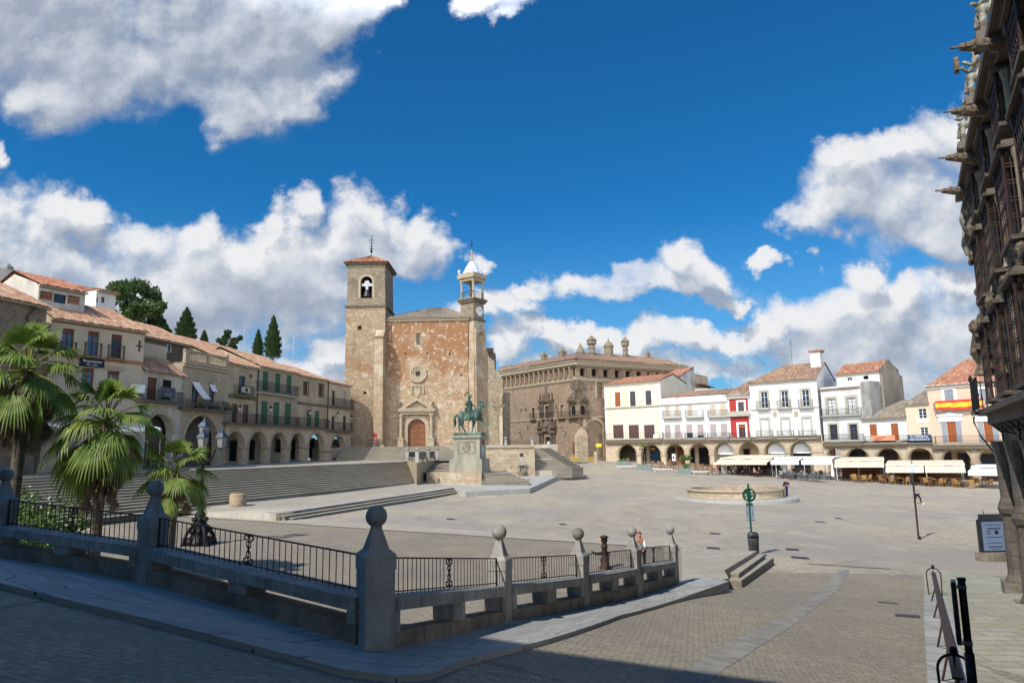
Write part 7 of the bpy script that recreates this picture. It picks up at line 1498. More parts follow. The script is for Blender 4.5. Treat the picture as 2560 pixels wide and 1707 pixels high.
# balcony slab with corbels and iron
m_ = MB().box(x00 - .35, W, -.62, -.004, 5.92, 6.1).box(x00 - .2, W, -.36, -.005, 5.6, 5.919)
for k in range(16): x = x00 + .2 + k * 1.5; m_.add([(x, -.003, 5.25), (x + .3, -.003, 5.25), (x + .3, -.34, 5.59), (x, -.34, 5.59), (x, -.003, 5.59), (x + .3, -.003, 5.59)], [(0, 1, 2, 3), (0, 3, 4), (1, 5, 2), (3, 2, 5, 4)])
sl_ = cp_.put(m_, 'balcony_slab', 'dark_palace')
def cage(c, w, z0, z1, dep, nm='window_cage'):
    a, b = c - w / 2 - .15, c + w / 2 + .15; m_ = MB(); r = .016
    for k in range(7): x = a + (b - a) * k / 6; m_.bar((x, -dep, z0), (x, -dep, z1), r)
    for y in (-dep * .66, -dep * .33):
        m_.bar((a, y, z0), (a, y, z1), r); m_.bar((b, y, z0), (b, y, z1), r)
    n = 5
    for k in range(n + 1):
        z = z0 + (z1 - z0) * k / n; m_.tube([(a, 0, z), (a, -dep, z), (b, -dep, z), (b, 0, z)], r * 1.1, 4)
        if 0 < k < n: m_.tube([(a, 0, z + .08), (a, -dep, z + .08), (b, -dep, z + .08), (b, 0, z + .08)], r, 4)
    for x in (a, b): m_.lathe([(.05, 0), (.035, .2), (.03, z1 - z0 - .3), (.06, z1 - z0 - .1), (.06, z1 - z0)], (x, -dep, z0), 6)
    cp_.put(m_, nm, 'rusty_iron')
for c in colx:
    for k, (z0, z1, w) in enumerate(floors):
        dep = (.5, .42, .34)[k]; cage(c, w, z0, z1, dep)
        cp_.put(MB().box(c - w / 2 - .35, c + w / 2 + .35, -dep - .1, -.004, z1 + .02, z1 + .1).box(c - w / 2 - .25, c + w / 2 + .25, -dep - .02, -.005, z1 + .101, z1 + .24, taper=.03), 'window_hood', 'dark_palace')
        cp_.put(MB().box(c - w / 2 - .3, c + w / 2 + .3, -dep - .06, -.004, z0 - .12, z0 - .02), 'window_sill', 'dark_palace')
        for s in (-1, 1): cp_.put(MB().lathe([(.14, 0), (.1, .15), (.1, z1 - z0 - .3), (.16, z1 - z0)], (c + s * (w / 2 + .22), -.12, z0), 8), 'window_column', 'stone_trim')
# eroded carving around the far corner, over each window
random.seed(11)
for (xa, xb, za, zb_, n, rr_) in ((-.95, -.4, 9.0, 14.0, 34, .22), (-.9, 1.0, 8.9, 9.6, 14, .2), (1.2, 3.4, 9.0, 9.45, 34, .17), (4.9, 7.1, 9.0, 9.45, 34, .17), (8.6, 10.8, 9.0, 9.45, 34, .17), (-.9, 1.2, 12.0, 14.2, 20, .28)):
    m_ = MB()
    for i in range(n): m_.ball((random.uniform(xa, xb), random.uniform(-.32, .0), random.uniform(za, zb_)), random.uniform(rr_ * .6, rr_ * 1.2), 7, 1, .8, 1.2)
    cp_.put(m_, 'carving', 'carved_stone')
m_ = MB()
for z in (8.3, 8.75, 8.95): m_.box(x00 - .5, x00 + .5, -.5, .2, z, z + .14)
m_.lathe([(.5, 7.4), (.35, 7.8), (.55, 8.2), (.4, 8.9)], (x00 - .1, -.15, 0), 9); m_.ball((x00 - .25, -.3, 9.2), .33, 8).ball((x00 - .3, -.3, 8.1), .28, 8); cp_.put(m_, 'corner_crest', 'carved_stone')
m_ = MB().lathe([(.12, 11.9), (.22, 12.3), (.12, 12.9), (.2, 13.3), (.05, 13.9)], (x00, -.35, 0), 8); cp_.put(m_, 'corner_pinnacle', 'statue_stone')
# cornice
cp_.put(MB().box(x00 - .3, W, -.3, -.004, 13.95, 14.15).box(x00 - .5, W, -.55, .3, 14.151, 14.35).box(x00 - .4, W, -.4, .3, 14.351, 14.7), 'cornice', 'dark_palace')
for c in (4.15, 7.85, 11.55, .7):
    m_ = MB().tube([(c, -.3, 13.9), (c, -.8, 14.0), (c, -1.1, 14.06)], [.2, .13, .08], 8).tube([(c, -1.05, 14.05), (c, -1.3, 14.1)], [.035, .03], 6).ball((c, -.8, 14.02), .15, 7); cp_.put(m_, 'gargoyle', 'carved_stone')
for k, (c, ps) in enumerate(((2.6, 0), (6.2, 1), (10.0, 0), (13.8, 1))):
    cp_.put(MB().box(c - .4, c + .4, -.62, .2, 14.701, 14.95).box(c - .32, c + .32, -.5, .1, 14.951, 15.2), 'statue_base', 'dark_palace')
    lab = ('small stone figure on the palace cornice, farthest of the roof statues', 'stone figure holding out a block on the palace cornice, between two others', 'seated stone figure at the top right corner of the photo', 'stone figure on the palace cornice nearest the viewer')[k]
    t = thing('roof_statue', lab, 'statue', cp_.w(c, -.15, 15.2), cp_.rz, 'stone figures on the palace cornice')
    V = [(0, 0, .35, .19, .17), (0, -.02, .65, .15, .13), (0, -.05, .95, .18, .14), (0, -.06, 1.12, .07), (0, -.1, 1.25, .11, .12), (0, -.1, 1.36, .09)]
    V += [(-.12, -.3, .42, .12), (-.12, -.35, .12, .08), (-.12, -.42, .03, .07), (.12, -.28, .4, .12), (.14, -.25, .12, .08), (.14, -.35, .03, .07), (-.24, -.08, .95, .08), (-.28, -.25, .75, .06), (-.15, -.45, .78 + .15 * ps, .05), (.24, -.08, .95, .08), (.3, -.2, .7, .06), (.18, -.42, .72 + .2 * ps, .05)]
    E = [(0, 1), (1, 2), (2, 3), (3, 4), (4, 5), (0, 6), (6, 7), (7, 8), (0, 9), (9, 10), (10, 11), (2, 12), (12, 13), (13, 14), (2, 15), (15, 16), (16, 17)]
    skin_body('body', t, 'statue_stone', V, E, 2)
    if ps: MB().box(-.1, .2, -.62, -.5, .72, 1.12).build('block', 'carved_stone', t)
# corner balcony rail
m_ = MB(); bx = x00 - .3
P_ = [(1.0, -.72), (bx - .25, -.72), (bx - .25, .6)]
for (a, b) in zip(P_, P_[1:]):
    n = int(math.hypot(b[0] - a[0], b[1] - a[1]) / .14)
    for k in range(n + 1): t_ = k / n; x, y = a[0] + (b[0] - a[0]) * t_, a[1] + (b[1] - a[1]) * t_; m_.lathe([(.018, 0), (.018, .35), (.035, .45), (.018, .55), (.018, 1.05)], (x, y, 6.12), 5)
m_.tube([(P_[0][0], P_[0][1], 7.17), (P_[1][0], P_[1][1], 7.17), (P_[2][0], P_[2][1], 7.17)], .03, 4); m_.lathe([(.05, 0), (.04, 1.05), (.09, 1.18), (.02, 1.35)], (bx - .25, -.72, 6.1), 8)
rl_ = cp_.put(m_, 'corner_railing', 'iron'); cp_.put(MB().box(bx - .35, x00 - .36, -.82, .7, 5.95, 6.1), 'corner_slab', 'dark_palace')
m_ = MB().tube([(x00, -.3, 4.6), (bx - .3, -.6, 5.2), (bx - .4, -.75, 5.7), (bx - .1, -.75, 5.9)], .03, 5); cp_.put(m_, 'bracket', 'iron')
for c in (colx[0] + 1.85, colx[1] + 1.85): cp_.put(MB().bar((c, -.1, 5.2), (c, -.45, 5.3), .03).bar((c, -.45, 4.9), (c, -.45, 5.55), .03).bar((c - .2, -.45, 5.2), (c + .2, -.45, 5.2), .03), 'iron_hook', 'iron')
# ---------------------------------------------------------------- the building behind the camera whose shadow falls on the street
bb = Fac((9.0, -6.0), (-34.5, -2.05), 0); bb.thing('street_building', 'tall stone building across the street behind the viewpoint', 'building')
for fl_ in range(5):
    for k in range(12): x = 1.5 + k * 3.6; bb.holes.append(rect(x, x + 1.2, 5.2 + fl_ * 3.4, 7.2 + fl_ * 3.4))
bb.put(MB().panel(rect(0, bb.W, 0, 22), bb.holes, 0, .5), 'wall', 'cream_paint'); bb.put(MB().box(0, bb.W, .52, 12, 0, 21.9), 'body', 'house_stone'); xs_ = 24.4; bb.put(MB().box(-.3, xs_, -.5, 12, 22, 22.3), 'cornice', 'stone_trim'); bb.put(MB().box(xs_ + .01, bb.W, -.3, 12, 22, 27.6), 'attic', 'house_stone')  # attic height shaped for its shadow; wall paint chosen pale to bounce fill
# ---------------------------------------------------------------- three-armed lamp
p = ong(497, 1362, plaza_h); lp = thing('street_lamp', 'ornate black cast iron lamp post with three lanterns behind the railing', 'street lamp', p); k_ = (p - EYE).length * 285 / 1767 / 5.6
def Z(*a): return [(r, z * 1.0) for r, z in a]
MB().lathe([(.55, 0), (.5, .18), (.32, .3), (.36, .5), (.26, .75), (.3, .95), (.2, 1.1), (.24, 1.3), (.13, 1.45), (.12, 1.9), (.2, 2.0), (.12, 2.1), (.085, 2.3), (.075, 3.9), (.12, 4.0), (.08, 4.1), (.06, 4.6), (.09, 4.7)], (0, 0, 0), 14).build('post', 'iron', lp, True)
mb = MB(); random.seed(3)
for k in range(8):
    a = R(45 * k + 20); 
    for (r0, z0, r1) in ((.5, .18, .15), (.36, .62, .11), (.28, 1.1, .08)): mb.ball((r0 * math.cos(a), r0 * math.sin(a), z0), r1, 6, 1, 1, 1.2)
for k in range(4): a = R(90 * k + 45); mb.tube([(.2 * math.cos(a), .2 * math.sin(a), .9), (.45 * math.cos(a), .45 * math.sin(a), .7), (.62 * math.cos(a), .62 * math.sin(a), .35), (.7 * math.cos(a), .7 * math.sin(a), 0)], [.05, .07, .08, .12], 6)
mb.build('base_ornament', 'iron', lp)
arms = [(R(20), .62, 4.05), (R(-75), .62, 4.05), (R(170), .62, 3.75)]
heads = [(Vector((-.28, .05, 4.78)), 1), (Vector((-.05, -.5, 4.2)), 1), (Vector((.62, .1, 4.2)), 1)]
mb = MB()
for k in range(3): a = R(-10 + 120 * k); pts = [(.06 * math.cos(a), .06 * math.sin(a), 3.7)] + [((.1 + .5 * t) * math.cos(a), (.1 + .5 * t) * math.sin(a), 3.75 - .25 * math.sin(math.pi * t) + .35 * t * t) for t in (.2, .4, .6, .8, 1)]; mb.tube(pts, .028, 6)
for k in range(3):
    a = R(-10 + 120 * k)
    for q in range(10): t = q / 9 * 5; r_ = .18 * (1 - q / 12); mb.ball(((.28 + r_ * math.cos(t)) * math.cos(a), (.28 + r_ * math.cos(t)) * math.sin(a), 3.72 + r_ * math.sin(t)), .035, 5)
pts = [(-.1, 0, 3.7), (-.5, 0, 3.62), (-.8, 0, 3.85), (-1.1, 0, 3.7), (-1.4, 0, 3.75)]; mb.tube(pts, .035, 6).tube([(-.1, 0, 4.0), (-.5, 0, 3.95), (-.9, 0, 3.7), (-1.3, 0, 3.6)], .025, 6); mb.build('arm', 'iron', lp)
for (x, y, z) in ((0, 0, 4.65), (.62 * math.cos(R(-70)), .62 * math.sin(R(-70)), 4.15), (.75, .12, 4.15)):
    g_ = MB().lathe([(.15, 0), (.235, .45)], (x, y, z), 4, rot=R(30)).build('lantern', 'lantern_glass', lp)
    mb = MB().lathe([(.29, .45), (.27, .49), (.17, .64), (.09, .7), (.09, .76), (.04, .8), (.04, .87), (.001, .91)], (x, y, z), 4, rot=R(30)).lathe([(.05, -.1), (.19, 0)], (x, y, z), 4, rot=R(30))
    for k in range(4): a = R(30 + 90 * k); mb.bar((x + .18 * math.cos(a), y + .18 * math.sin(a), z), (x + .24 * math.cos(a), y + .24 * math.sin(a), z + .45), .018)
    mb.build('lantern_roof', 'lamp_slate', g_)
lp.scale = (k_, k_, k_)
# ---------------------------------------------------------------- drinking pump, bin and signs
p = ong(1513, 1421, plaza_h); t = thing('drinking_fountain', 'rusty black cast iron drinking pump with a long spout behind the railing', 'water pump', p)
MB().lathe([(.36, -.1), (.34, .08), (.2, .14), (.24, .5), (.17, .6), (.15, 1.1), (.22, 1.16), (.14, 1.22), (.12, 1.32), (.17, 1.42), (.18, 1.6), (.24, 1.63), (.24, 1.68), (.05, 1.74)], (0, 0, 0), 12).build('post', 'rusty_iron', t, True); MB().tube([(-.12, 0, .8), (-.45, 0, .78), (-.7, -.02, .92)], [.1, .07, .03], 8).build('spout', 'rusty_iron', t); MB().tube([(-.14, 0, 1.5), (-.34, 0, 1.52)], .03, 6).build('handle', 'flag_yellow', t); t.scale = (.74,) * 3
p = ong(1886, 1392, street_h); p.z = street_h(p.x, p.y); t = thing('waste_bin', 'dark grey rounded litter bin hanging low on the green signpost', 'bin', (p.x, p.y, p.z + .12), R(4)); sc_ = (p - EYE).length * 52 / 1767
MB().lathe([(.19, 0), (.22, .03), (.25, .62), (.255, .7)], (0, 0, 0), 20, 1, .7).lathe([(.255, .72), (.25, .86), (.18, .95), (.02, .98)], (0, 0, 0), 20, 1, .7).build('body', 'bin_grey', t, True); MB().box(-.18, .18, -.19, -.15, .72, .8).build('slot', 'dark_void', t); MB().box(-.06, .06, -.18, -.165, .56, .58).build('lock', 'metal_grey', t)
for x in (-.12, -.04, .04, .12): MB().box(x - .004, x + .004, -.178, -.16, .05, .5).build('rib', 'metal_dark', t)
t = thing('green_signpost', 'green post with a round perforated emblem disc and two white notice strips', 'sign', (p.x, p.y + .22, p.z), R(4)); H = (p - EYE).length * 162 / 1767
MB().tube([(0, 0, -.1), (0, 0, H - .1)], .042, 10).lathe([(.06, 0), (.05, .1), (.02, .16)], (0, 0, H - .12), 8).build('post', 'lamp_green', t)
zc = H - .48; mb = MB().panel(arc(0, zc, .31, 0, 345, 23), [arc(-.15, zc + .03, .05, 0, 330, 11), arc(-.13, zc - .1, .045, 0, 330, 11), [(-.24, zc - .03), (-.2, zc - .03), (-.2, zc + .01), (-.24, zc + .01)], [(-.21, zc - .17), (-.12, zc - .25), (-.1, zc - .22), (-.19, zc - .14)], [(.09, zc - .2), (.2, zc - .1), (.17, zc - .04), (.07, zc - .13)], [(.08, zc + .0), (.24, zc + .02), (.22, zc + .09), (.08, zc + .06)], arc(.12, zc + .16, .06, 0, 330, 11)], -.06, -.03); mb.build('emblem_disc', 'lamp_green', t)
MB().ball((-.09, 0, H - .88), .07, 8, 1.2, .6, .8).ball((.09, 0, H - .88), .07, 8, 1.2, .6, .8).box(-.16, .16, -.02, .02, H - .92, H - .85).build('boss', 'lamp_green', t)
for x in (-.19, .05): s_ = MB().box(x, x + .14, -.03, -.01, H - 1.57, H - .98).build('notice', 'panel_blue', t); MB().box(x + .055, x + .085, -.036, -.031, H - 1.4, H - 1.15).build('text_line', 'metal_grey', s_)
MB().box(-.17, .2, -.03, .0, H - .99, H - .96).box(-.17, .2, -.03, 0, H - 1.6, H - 1.57).build('clip', 'metal_grey', t)
p = ong(2297, 1348, plaza_h); dd = (p - EYE).length; t = thing('tall_signpost', 'tall thin brown metal post with a white notice at the top and a folded sign', 'sign', p); Hh = dd * 158 / 1767
MB().box(-.035, .035, -.035, .035, -.1, Hh - .6).box(.0, .14, -.03, .03, 0, .18, taper=.02).build('post', 'rusty_iron', t); MB().box(-.13, .17, -.06, -.03, Hh - .5, Hh - .02).build('notice', 'white_trim', t); MB().box(-.16, .0, -.05, .03, Hh - 1.05, Hh - .52).build('folded_sign', 'metal_dark', t); MB().lathe([(.05, 0), (.03, .05), (.01, .25)], (0.02, 0, Hh - .02), 6).build('finial', 'wood_orange', t)
# board on a stone block beside the near palace
p = ong(2478, 1405, street_h); t = thing('information_board', 'blue-grey information board on a concrete block against the near palace', 'sign', (p.x + .25, p.y + .35, plaza_h(p.x, p.y)), R(2)); hB = 2.3
MB().box(-.62, .75, -.25, .25, -.1, .42).build('block', 'granite_rough', t); bo = MB().box(-.5, .72, -.09, .09, .421, 1.95).box(-.42, .72, -.05, .05, 1.951, 2.2, taper=.02).build('board', 'metal_dark', t); t.scale = (.9, .9, .9); pn = MB().box(-.37, .7, -.115, -.091, .5, 1.85).build('panel', 'board_blue', t)
for k, (z, a, b) in enumerate(((1.7, -.25, .6), (1.55, -.18, .55), (1.5, -.1, .5), (1.12, -.2, .6), (.85, -.15, .55), (.68, -.15, .6), (.66, -.12, .5), (.56, .0, .45))): MB().box(a, b, -.122, -.116, z, z + .022).build('text_line', 'purple_dark', pn)
MB().lathe([(.1, 0), (.1, .004)], (0, 0, 0), 20).build('round_mark', 'purple_dark', pn).matrix_local = Matrix.Translation((.32, -.118, 1.35)) @ Matrix.Rotation(R(90), 4, 'X'); mb = MB().panel(arc(-.05, 1.35, .1, 0, 345, 19), [arc(-.05, 1.35, .075, 0, 345, 19)], -.122, -.117); mb.build('ring_mark', 'purple_dark', pn)
# handrail of the ramp, near post with a sign box
hr = thing('ramp_handrail', 'brown iron handrail with hooped ends running down the pale ramp', 'handrail', (0, 0, 0))
d = Vector((-.4864, -.8737, 0)); R0 = Vector((13.2, 23.22, 0)); nn_ = Vector((.8737, -.4864, 0))
def RZ(y): return .93 + .0888 * (23.22 - y)
def RP(s, o=0, dz=0): q = R0 + d * s + nn_ * o; return Vector((q.x, q.y, RZ(q.y) + dz))
def GP(s, o=0): q = R0 + d * s + nn_ * o; return Vector((q.x, q.y, street_h(q.x, q.y)))
mb = MB(); a0, a1 = RP(0), RP(16.2)
for (o0, o1, z0, z1) in ((-.06, .06, -.03, .0),):
    vs = [a0 + nn_ * o0 + Vector((0, 0, z0)), a0 + nn_ * o1 + Vector((0, 0, z0)), a0 + nn_ * o1 + Vector((0, 0, z1)), a0 + nn_ * o0 + Vector((0, 0, z1)), a1 + nn_ * o0 + Vector((0, 0, z0)), a1 + nn_ * o1 + Vector((0, 0, z0)), a1 + nn_ * o1 + Vector((0, 0, z1)), a1 + nn_ * o0 + Vector((0, 0, z1))]
    mb.add(vs, [(0, 3, 2, 1), (4, 5, 6, 7), (0, 1, 5, 4), (1, 2, 6, 5), (2, 3, 7, 6), (3, 0, 4, 7)])
mb.tube([a0 + Vector((0, 0, -.09)), a1 + Vector((0, 0, -.09))], .03, 6); mb.build('rail', 'rusty_iron', hr)
for s_ in (2.2, 5.6, 9.0, 12.4, 15.6):
    q, g_ = RP(s_, 0, -.06), GP(s_, -.14); mb = MB().tube([q, q * .6 + g_ * .4 + nn_ * .03, g_ + Vector((0, 0, .04)), g_], [.02, .02, .02, .03], 6).tube([g_ + Vector((0, 0, .03)) - nn_ * .06, g_ + Vector((0, 0, .03)) + nn_ * .18], .018, 5); mb.build('leg', 'rusty_iron', hr)
def hoop(s_, mt, r=.2, tk=.018):
    g_ = GP(s_); top = RP(s_).z + .12; pts = [g_ - nn_ * r * .9 + Vector((0, 0, .0))]
    for k in range(13): a = R(180 - 15 * k); pts.append(Vector((g_.x, g_.y, top - r)) + nn_ * (r * math.cos(a)) + Vector((0, 0, r * math.sin(a))))
    pts.append(g_ + nn_ * r * .9); h_ = MB().tube(pts, tk, 7).tube([Vector((g_.x, g_.y, top)), Vector((g_.x, g_.y, top - .2))], tk * .8, 6).build('hoop', mt, hr); MB().ball((g_.x, g_.y, top + .05), .055, 10).build('ball', mt, h_)
hoop(-.1, 'rusty_iron'); hoop(15.35, 'iron', .2, .018)
bp = Vector((5.66, 9.35, 0)); gz_ = street_h(bp.x, bp.y); t = thing('post_with_box', 'black round post with a dark flat sign case seen edge-on beside the handrail end', 'post', (bp.x, bp.y, gz_), R(-31))
MB().tube([(0, 0, -.1), (0, 0, 1.02)], .058, 14).build('base', 'iron', t, True); MB().tube([(0, 0, 1.0), (0, 0, 1.9)], .045, 14).lathe([(.052, 1.9), (.052, 1.93)], (0, 0, 0), 14).build('post', 'metal_dark', t, True)
MB().box(-.115, -.062, -.2, .03, 1.15, 1.9).build('case', 'metal_dark', t); MB().box(-.121, -.116, -.19, .02, 1.17, 1.88).build('glass', 'panel_blue', t); MB().box(-.06, .05, -.05, .05, 1.12, 1.17).box(-.06, .05, -.05, .05, 1.8, 1.84).build('bracket', 'metal_grey', t)
# cylinder stone at the foot of the long stairs
p = ong(594, 1263, tf); t = thing('stone_drum', 'short pale stone drum standing alone below the long stairs', 'bollard', (p.x, p.y, tf(p.x, p.y))); MB().lathe([(.55, -.1), (.56, .1), (.54, .75), (.5, .82), (.02, .84)], (0, 0, 0), 22).build('drum', 'church_stone', t, True)
# ---------------------------------------------------------------- benches and planters
def bench(p, rz, lab, back=False, L_=2.2, group=None):
    t = thing('stone_bench', lab, 'bench', p, rz, group); MB().box(-L_ / 2, L_ / 2, -.3, .3, .36, .48).build('seat', 'bench_stone', t)
    for s in (-1, 1): MB().box(s * L_ * .36 - .14, s * L_ * .36 + .14, -.22, .22, -.15, .359).build('leg', 'granite', t)
    if back: MB().box(-L_ * .12, L_ * .36, .2, .28, .481, 1.05).build('backrest', 'metal_dark', t)
    return t
for (u, v), lab in (((1376, 1187), 'pale stone bench with a dark back, nearest of the three beside the stairs'), ((1397, 1179), 'pale stone bench with a dark back, middle of the three beside the stairs'), ((1413, 1172), 'pale stone bench with a dark back, farthest of the three beside the stairs')):
    p = ong(u, v, tf); bench((p.x, p.y, tf(p.x, p.y) + .01), R(12), lab, True, 1.7, 'benches beside the stairs')
for (u, v), lab in (((1566, 1172), 'long low stone bench in front of the yellow house, leftmost of three'), ((1656, 1179), 'long low stone bench between the two planters with trees'), ((1755, 1186), 'long low stone bench right of the second planter, beside the terrace tables')):
    p = ong(u, v, plaza_h); bench(p, R(-12), lab, False, 2.9, 'benches along the row of planters')
def leaves(mb, c, rx, rz, n, s, flat=False):
    for _ in range(n):
        while True:
            q = Vector([random.uniform(-1, 1) for _ in range(3)])
            if q.length < 1: break
        q *= (.55 + .45 * random.random()) / max(.3, q.length) * q.length ** .6; p = Vector(c) + Vector((q.x * rx, q.y * rx, q.z * rz)); a = Vector([random.gauss(0, 1) for _ in range(3)]).normalized(); b = a.orthogonal().normalized(); w = s * random.uniform(.6, 1.3)
        mb.v += [tuple(p - a * w), tuple(p + b * w * .55), tuple(p + a * w), tuple(p - b * w * .55)]; k = len(mb.v); mb.f.append((k - 4, k - 3, k - 2, k - 1))
    return mb
for i, ((u, v), lab, tree) in enumerate((((1559, 1164), 'grey planter box with small flowers at the left end of the row', 0), ((1611, 1174), 'grey planter box with a thin young tree reaching up to the arches', 1), ((1715, 1184), 'grey planter box with a short bushy palm-like tree near the terrace', 2))):
    p = ong(u, v, plaza_h); t = thing('planter', lab, 'planter', p, R(-12), 'planters along the square'); MB().box(-1.0, 1.0, -.85, .85, -.1, .75, taper=-.06).build('box', 'planter_grey', t)
    mb = MB()
    if tree: 
        h_ = 2.9 if tree == 1 else 1.3; MB().tube([(0, 0, .7), (.08, 0, .7 + h_ * .5), (-.05, 0, .7 + h_)], [.06, .045, .025], 6).build('trunk', 'bark', t)
        if tree == 1: leaves(mb, (-.1, 0, 3.5), .55, .35, 60, .13); leaves(mb, (-.35, 0, 3.0), .4, .2, 30, .12); leaves(mb, (0, 0, .9), .5, .2, 40, .1)
        else: leaves(mb, (0, 0, 2.1), 1.0, .4, 130, .2); leaves(mb, (.1, 0, 1.1), .7, .4, 90, .13)
    else: leaves(mb, (0, 0, .9), .9, .18, 120, .1)
    mb.build('foliage', 'shrub_green', t)
    if not tree:
        mb = MB()
        for _ in range(22): mb.ball((random.uniform(-.9, .9), random.uniform(-.7, .7), .95 + random.uniform(0, .15)), .05, 5)
        mb.build('flowers', 'flag_yellow', t)
# ---------------------------------------------------------------- palms
def fan(mb, base, d, r, up, nleaf=22, droop=.5, spread=150):
    """fan leaf: leaflets radiating from base around direction d; each a folded strip drooping at the tip"""
    d = d.normalized(); s = d.cross(up); s = s.normalized() if s.length > .05 else Vector((1, 0, 0)); n_ = s.cross(d).normalized()
    for i in range(nleaf):
        a = R(-spread / 2 + spread * i / (nleaf - 1)); dr = (d * math.cos(a) + s * math.sin(a)); L = r * (1 - .22 * abs(a) / R(spread / 2)) * random.uniform(.9, 1.05)
        side = (s * math.cos(a) - d * math.sin(a)); w = r * .047; pts = []
        for k, t in enumerate((.02, .38, .7, 1.0)):
            dz = droop * r * max(0, t - .42) ** 1.7 * random.uniform(.8, 1.5); c = base + dr * (L * t * (1 - .12 * droop * t)) - Vector((0, 0, dz)) + n_ * (-.10 * r * math.sin(a) ** 2 * t)
            ww = w * (.25, 1., .72, .05)[k]; pts.append((c - side * ww + n_ * ww * .35, c, c + side * ww + n_ * ww * .35))
        o = len(mb.v)
        for p3 in pts: mb.v += [tuple(p) for p in p3]
        for k in range(3):
            q = o + k * 3; mb.f += [(q, q + 1, q + 4, q + 3), (q + 1, q + 2, q + 5, q + 4)]
def palm(p, H, lab, nl, r, seed, skirt, tr=.22, lean=(0, 0), pet=1.0):
    random.seed(seed); t = thing('fan_palm', lab, 'palm tree', p, 0, 'fan palms behind the balustrade')
    top = Vector((lean[0], lean[1], H)); pts = [Vector((lean[0] * q * q, lean[1] * q * q, H * q - .2)) for q in (0, .25, .5, .75, 1)]
    MB().tube(pts, [tr * 1.3, tr, tr * .9, tr * .95, tr * .8], 12).build('trunk', 'bark', t, True)
    mb = MB(); pm = MB(); dm = MB()
    for i in range(nl):
        q = i / nl; az = i * 2.39996 + random.uniform(-.2, .2); el = R(80 - 125 * q ** .9 + random.uniform(-8, 8)); dirv = Vector((math.cos(az) * math.cos(el), math.sin(az) * math.cos(el), math.sin(el)))
        L = pet * random.uniform(.8, 1.15) * (.75 + .5 * q); b0 = top + Vector((0, 0, -.25 * q)); b1 = b0 + dirv * L * .6; b2 = b0 + dirv * L - Vector((0, 0, .22 * L * (q + .15))); fd = (b2 - b1).normalized() - Vector((0, 0, .25 + .3 * q)) * .6
        pm.tube([b0, b1, b2], [.035, .025, .018], 4); fan(mb, b2, fd, r * random.uniform(.85, 1.1), Vector((0, 0, 1)) if abs(fd.normalized().z) < .9 else Vector((math.cos(az + 1.57), math.sin(az + 1.57), 0)), 22, .55 + .5 * q)
    for i in range(skirt):
        az = i * 2.39996 + 1; q = random.random(); b0 = top + Vector((0, 0, -.25 - q * skirt * .028)); out_ = random.uniform(.25, .75); b2 = b0 + Vector((math.cos(az) * out_, math.sin(az) * out_, -random.uniform(.2, .9)))
        pm.tube([b0, (b0 + b2) / 2 + Vector((math.cos(az), math.sin(az), 0)) * .15, b2], [.03, .02, .015], 4); fan(dm, b2, Vector((math.cos(az) * .15, math.sin(az) * .15, -1)), r * .62, Vector((math.cos(az + 1.57), math.sin(az + 1.57), 0)), 12, .1, 70)
    mb.build('leaves', 'palm_green', t); pm.build('stalks', 'palm_stalk', t)
    if skirt: dm.build('dead_leaves', 'palm_dead', t)
    return t
def base_at(u, v, Y): q = ony(u, v, Y); return Vector((q.x, q.y, plaza_h(q.x, q.y) - .1)), q.z
P1, zc1_ = base_at(62, 905, 23.5); palm(P1, zc1_ - P1.z - .1, 'tall fan palm at the left edge with a shaggy skirt of dead leaves', 27, 1.08, 5, 56, .2, (.15, 0), 1.0)
P2, zc2_ = base_at(258, 1045, 24.5); palm(P2, zc2_ - P2.z, 'bushy fan palm in the middle of the three, spreading low drooping fans', 29, 1.1, 8, 64, .2, (.15, 0), 1.1)
P3, zc3_ = base_at(438, 1195, 25.5); palm(P3, zc3_ - P3.z + .3, 'small young fan palm beside the three-lantern lamp post', 18, .88, 12, 8, .12, (.05, 0), .8)
# low growth around the palms
random.seed(21)
for (u, v, Y, rx, rz, lab) in ((95, 1250, 23, 1.1, .9, 'leafy shrub with pale flowers at the foot of the tallest palm'), (160, 1235, 26.5, 1.3, 1.0, 'yellow-green shrub between the two tall palms'), (70, 1205, 27, .9, .6, 'dark shrub behind the tallest palm trunk')):
    q = ony(u, v, Y); t = thing('shrub', lab, 'shrub', (q.x, q.y, plaza_h(q.x, q.y)), 0, 'shrubs under the palms'); h_ = q.z - plaza_h(q.x, q.y); mb = MB()
    leaves(mb, (0, 0, h_ * .5), rx, max(.5, h_ * .5), 900, .09); mb.build('foliage', 'shrub_green', t); MB().tube([(0, 0, -.1), (.05, 0, h_ * .4)], .05, 6).build('stem', 'bark', t)
    mb = MB()
    for _ in range(9): a = random.uniform(0, 6.28); mb.ball((rx * math.cos(a) * random.random(), rx * math.sin(a) * random.random(), h_ * random.uniform(.55, 1.0)), .04, 5)
    mb.build('flowers', 'white_trim', t)
p = Vector((-15.2, 22.3, 0)); p.z = plaza_h(p.x, p.y); mb = MB(); random.seed(31)
t = thing('palm_seedling', 'low clump of bright young palm fans right behind the railing', 'palm tree', p, 0)
for i in range(9): a = i * .8; b = Vector((.1 * math.cos(a), .1 * math.sin(a), .2)); e_ = b + Vector((math.cos(a) * .5, math.sin(a) * .5, .5)); fan(mb, e_, Vector((math.cos(a), math.sin(a), .3)), .6, Vector((0, 0, 1)), 16, .5)
mb.build('leaves', 'palm_green', t)
# planted bed
lay('planted_bed', 'bed_soil', [(-24, 26), (-12.5, 21.6)], [(-24, 21.5), (-12.5, 17.5)], plaza_h, .06, 12, 6)
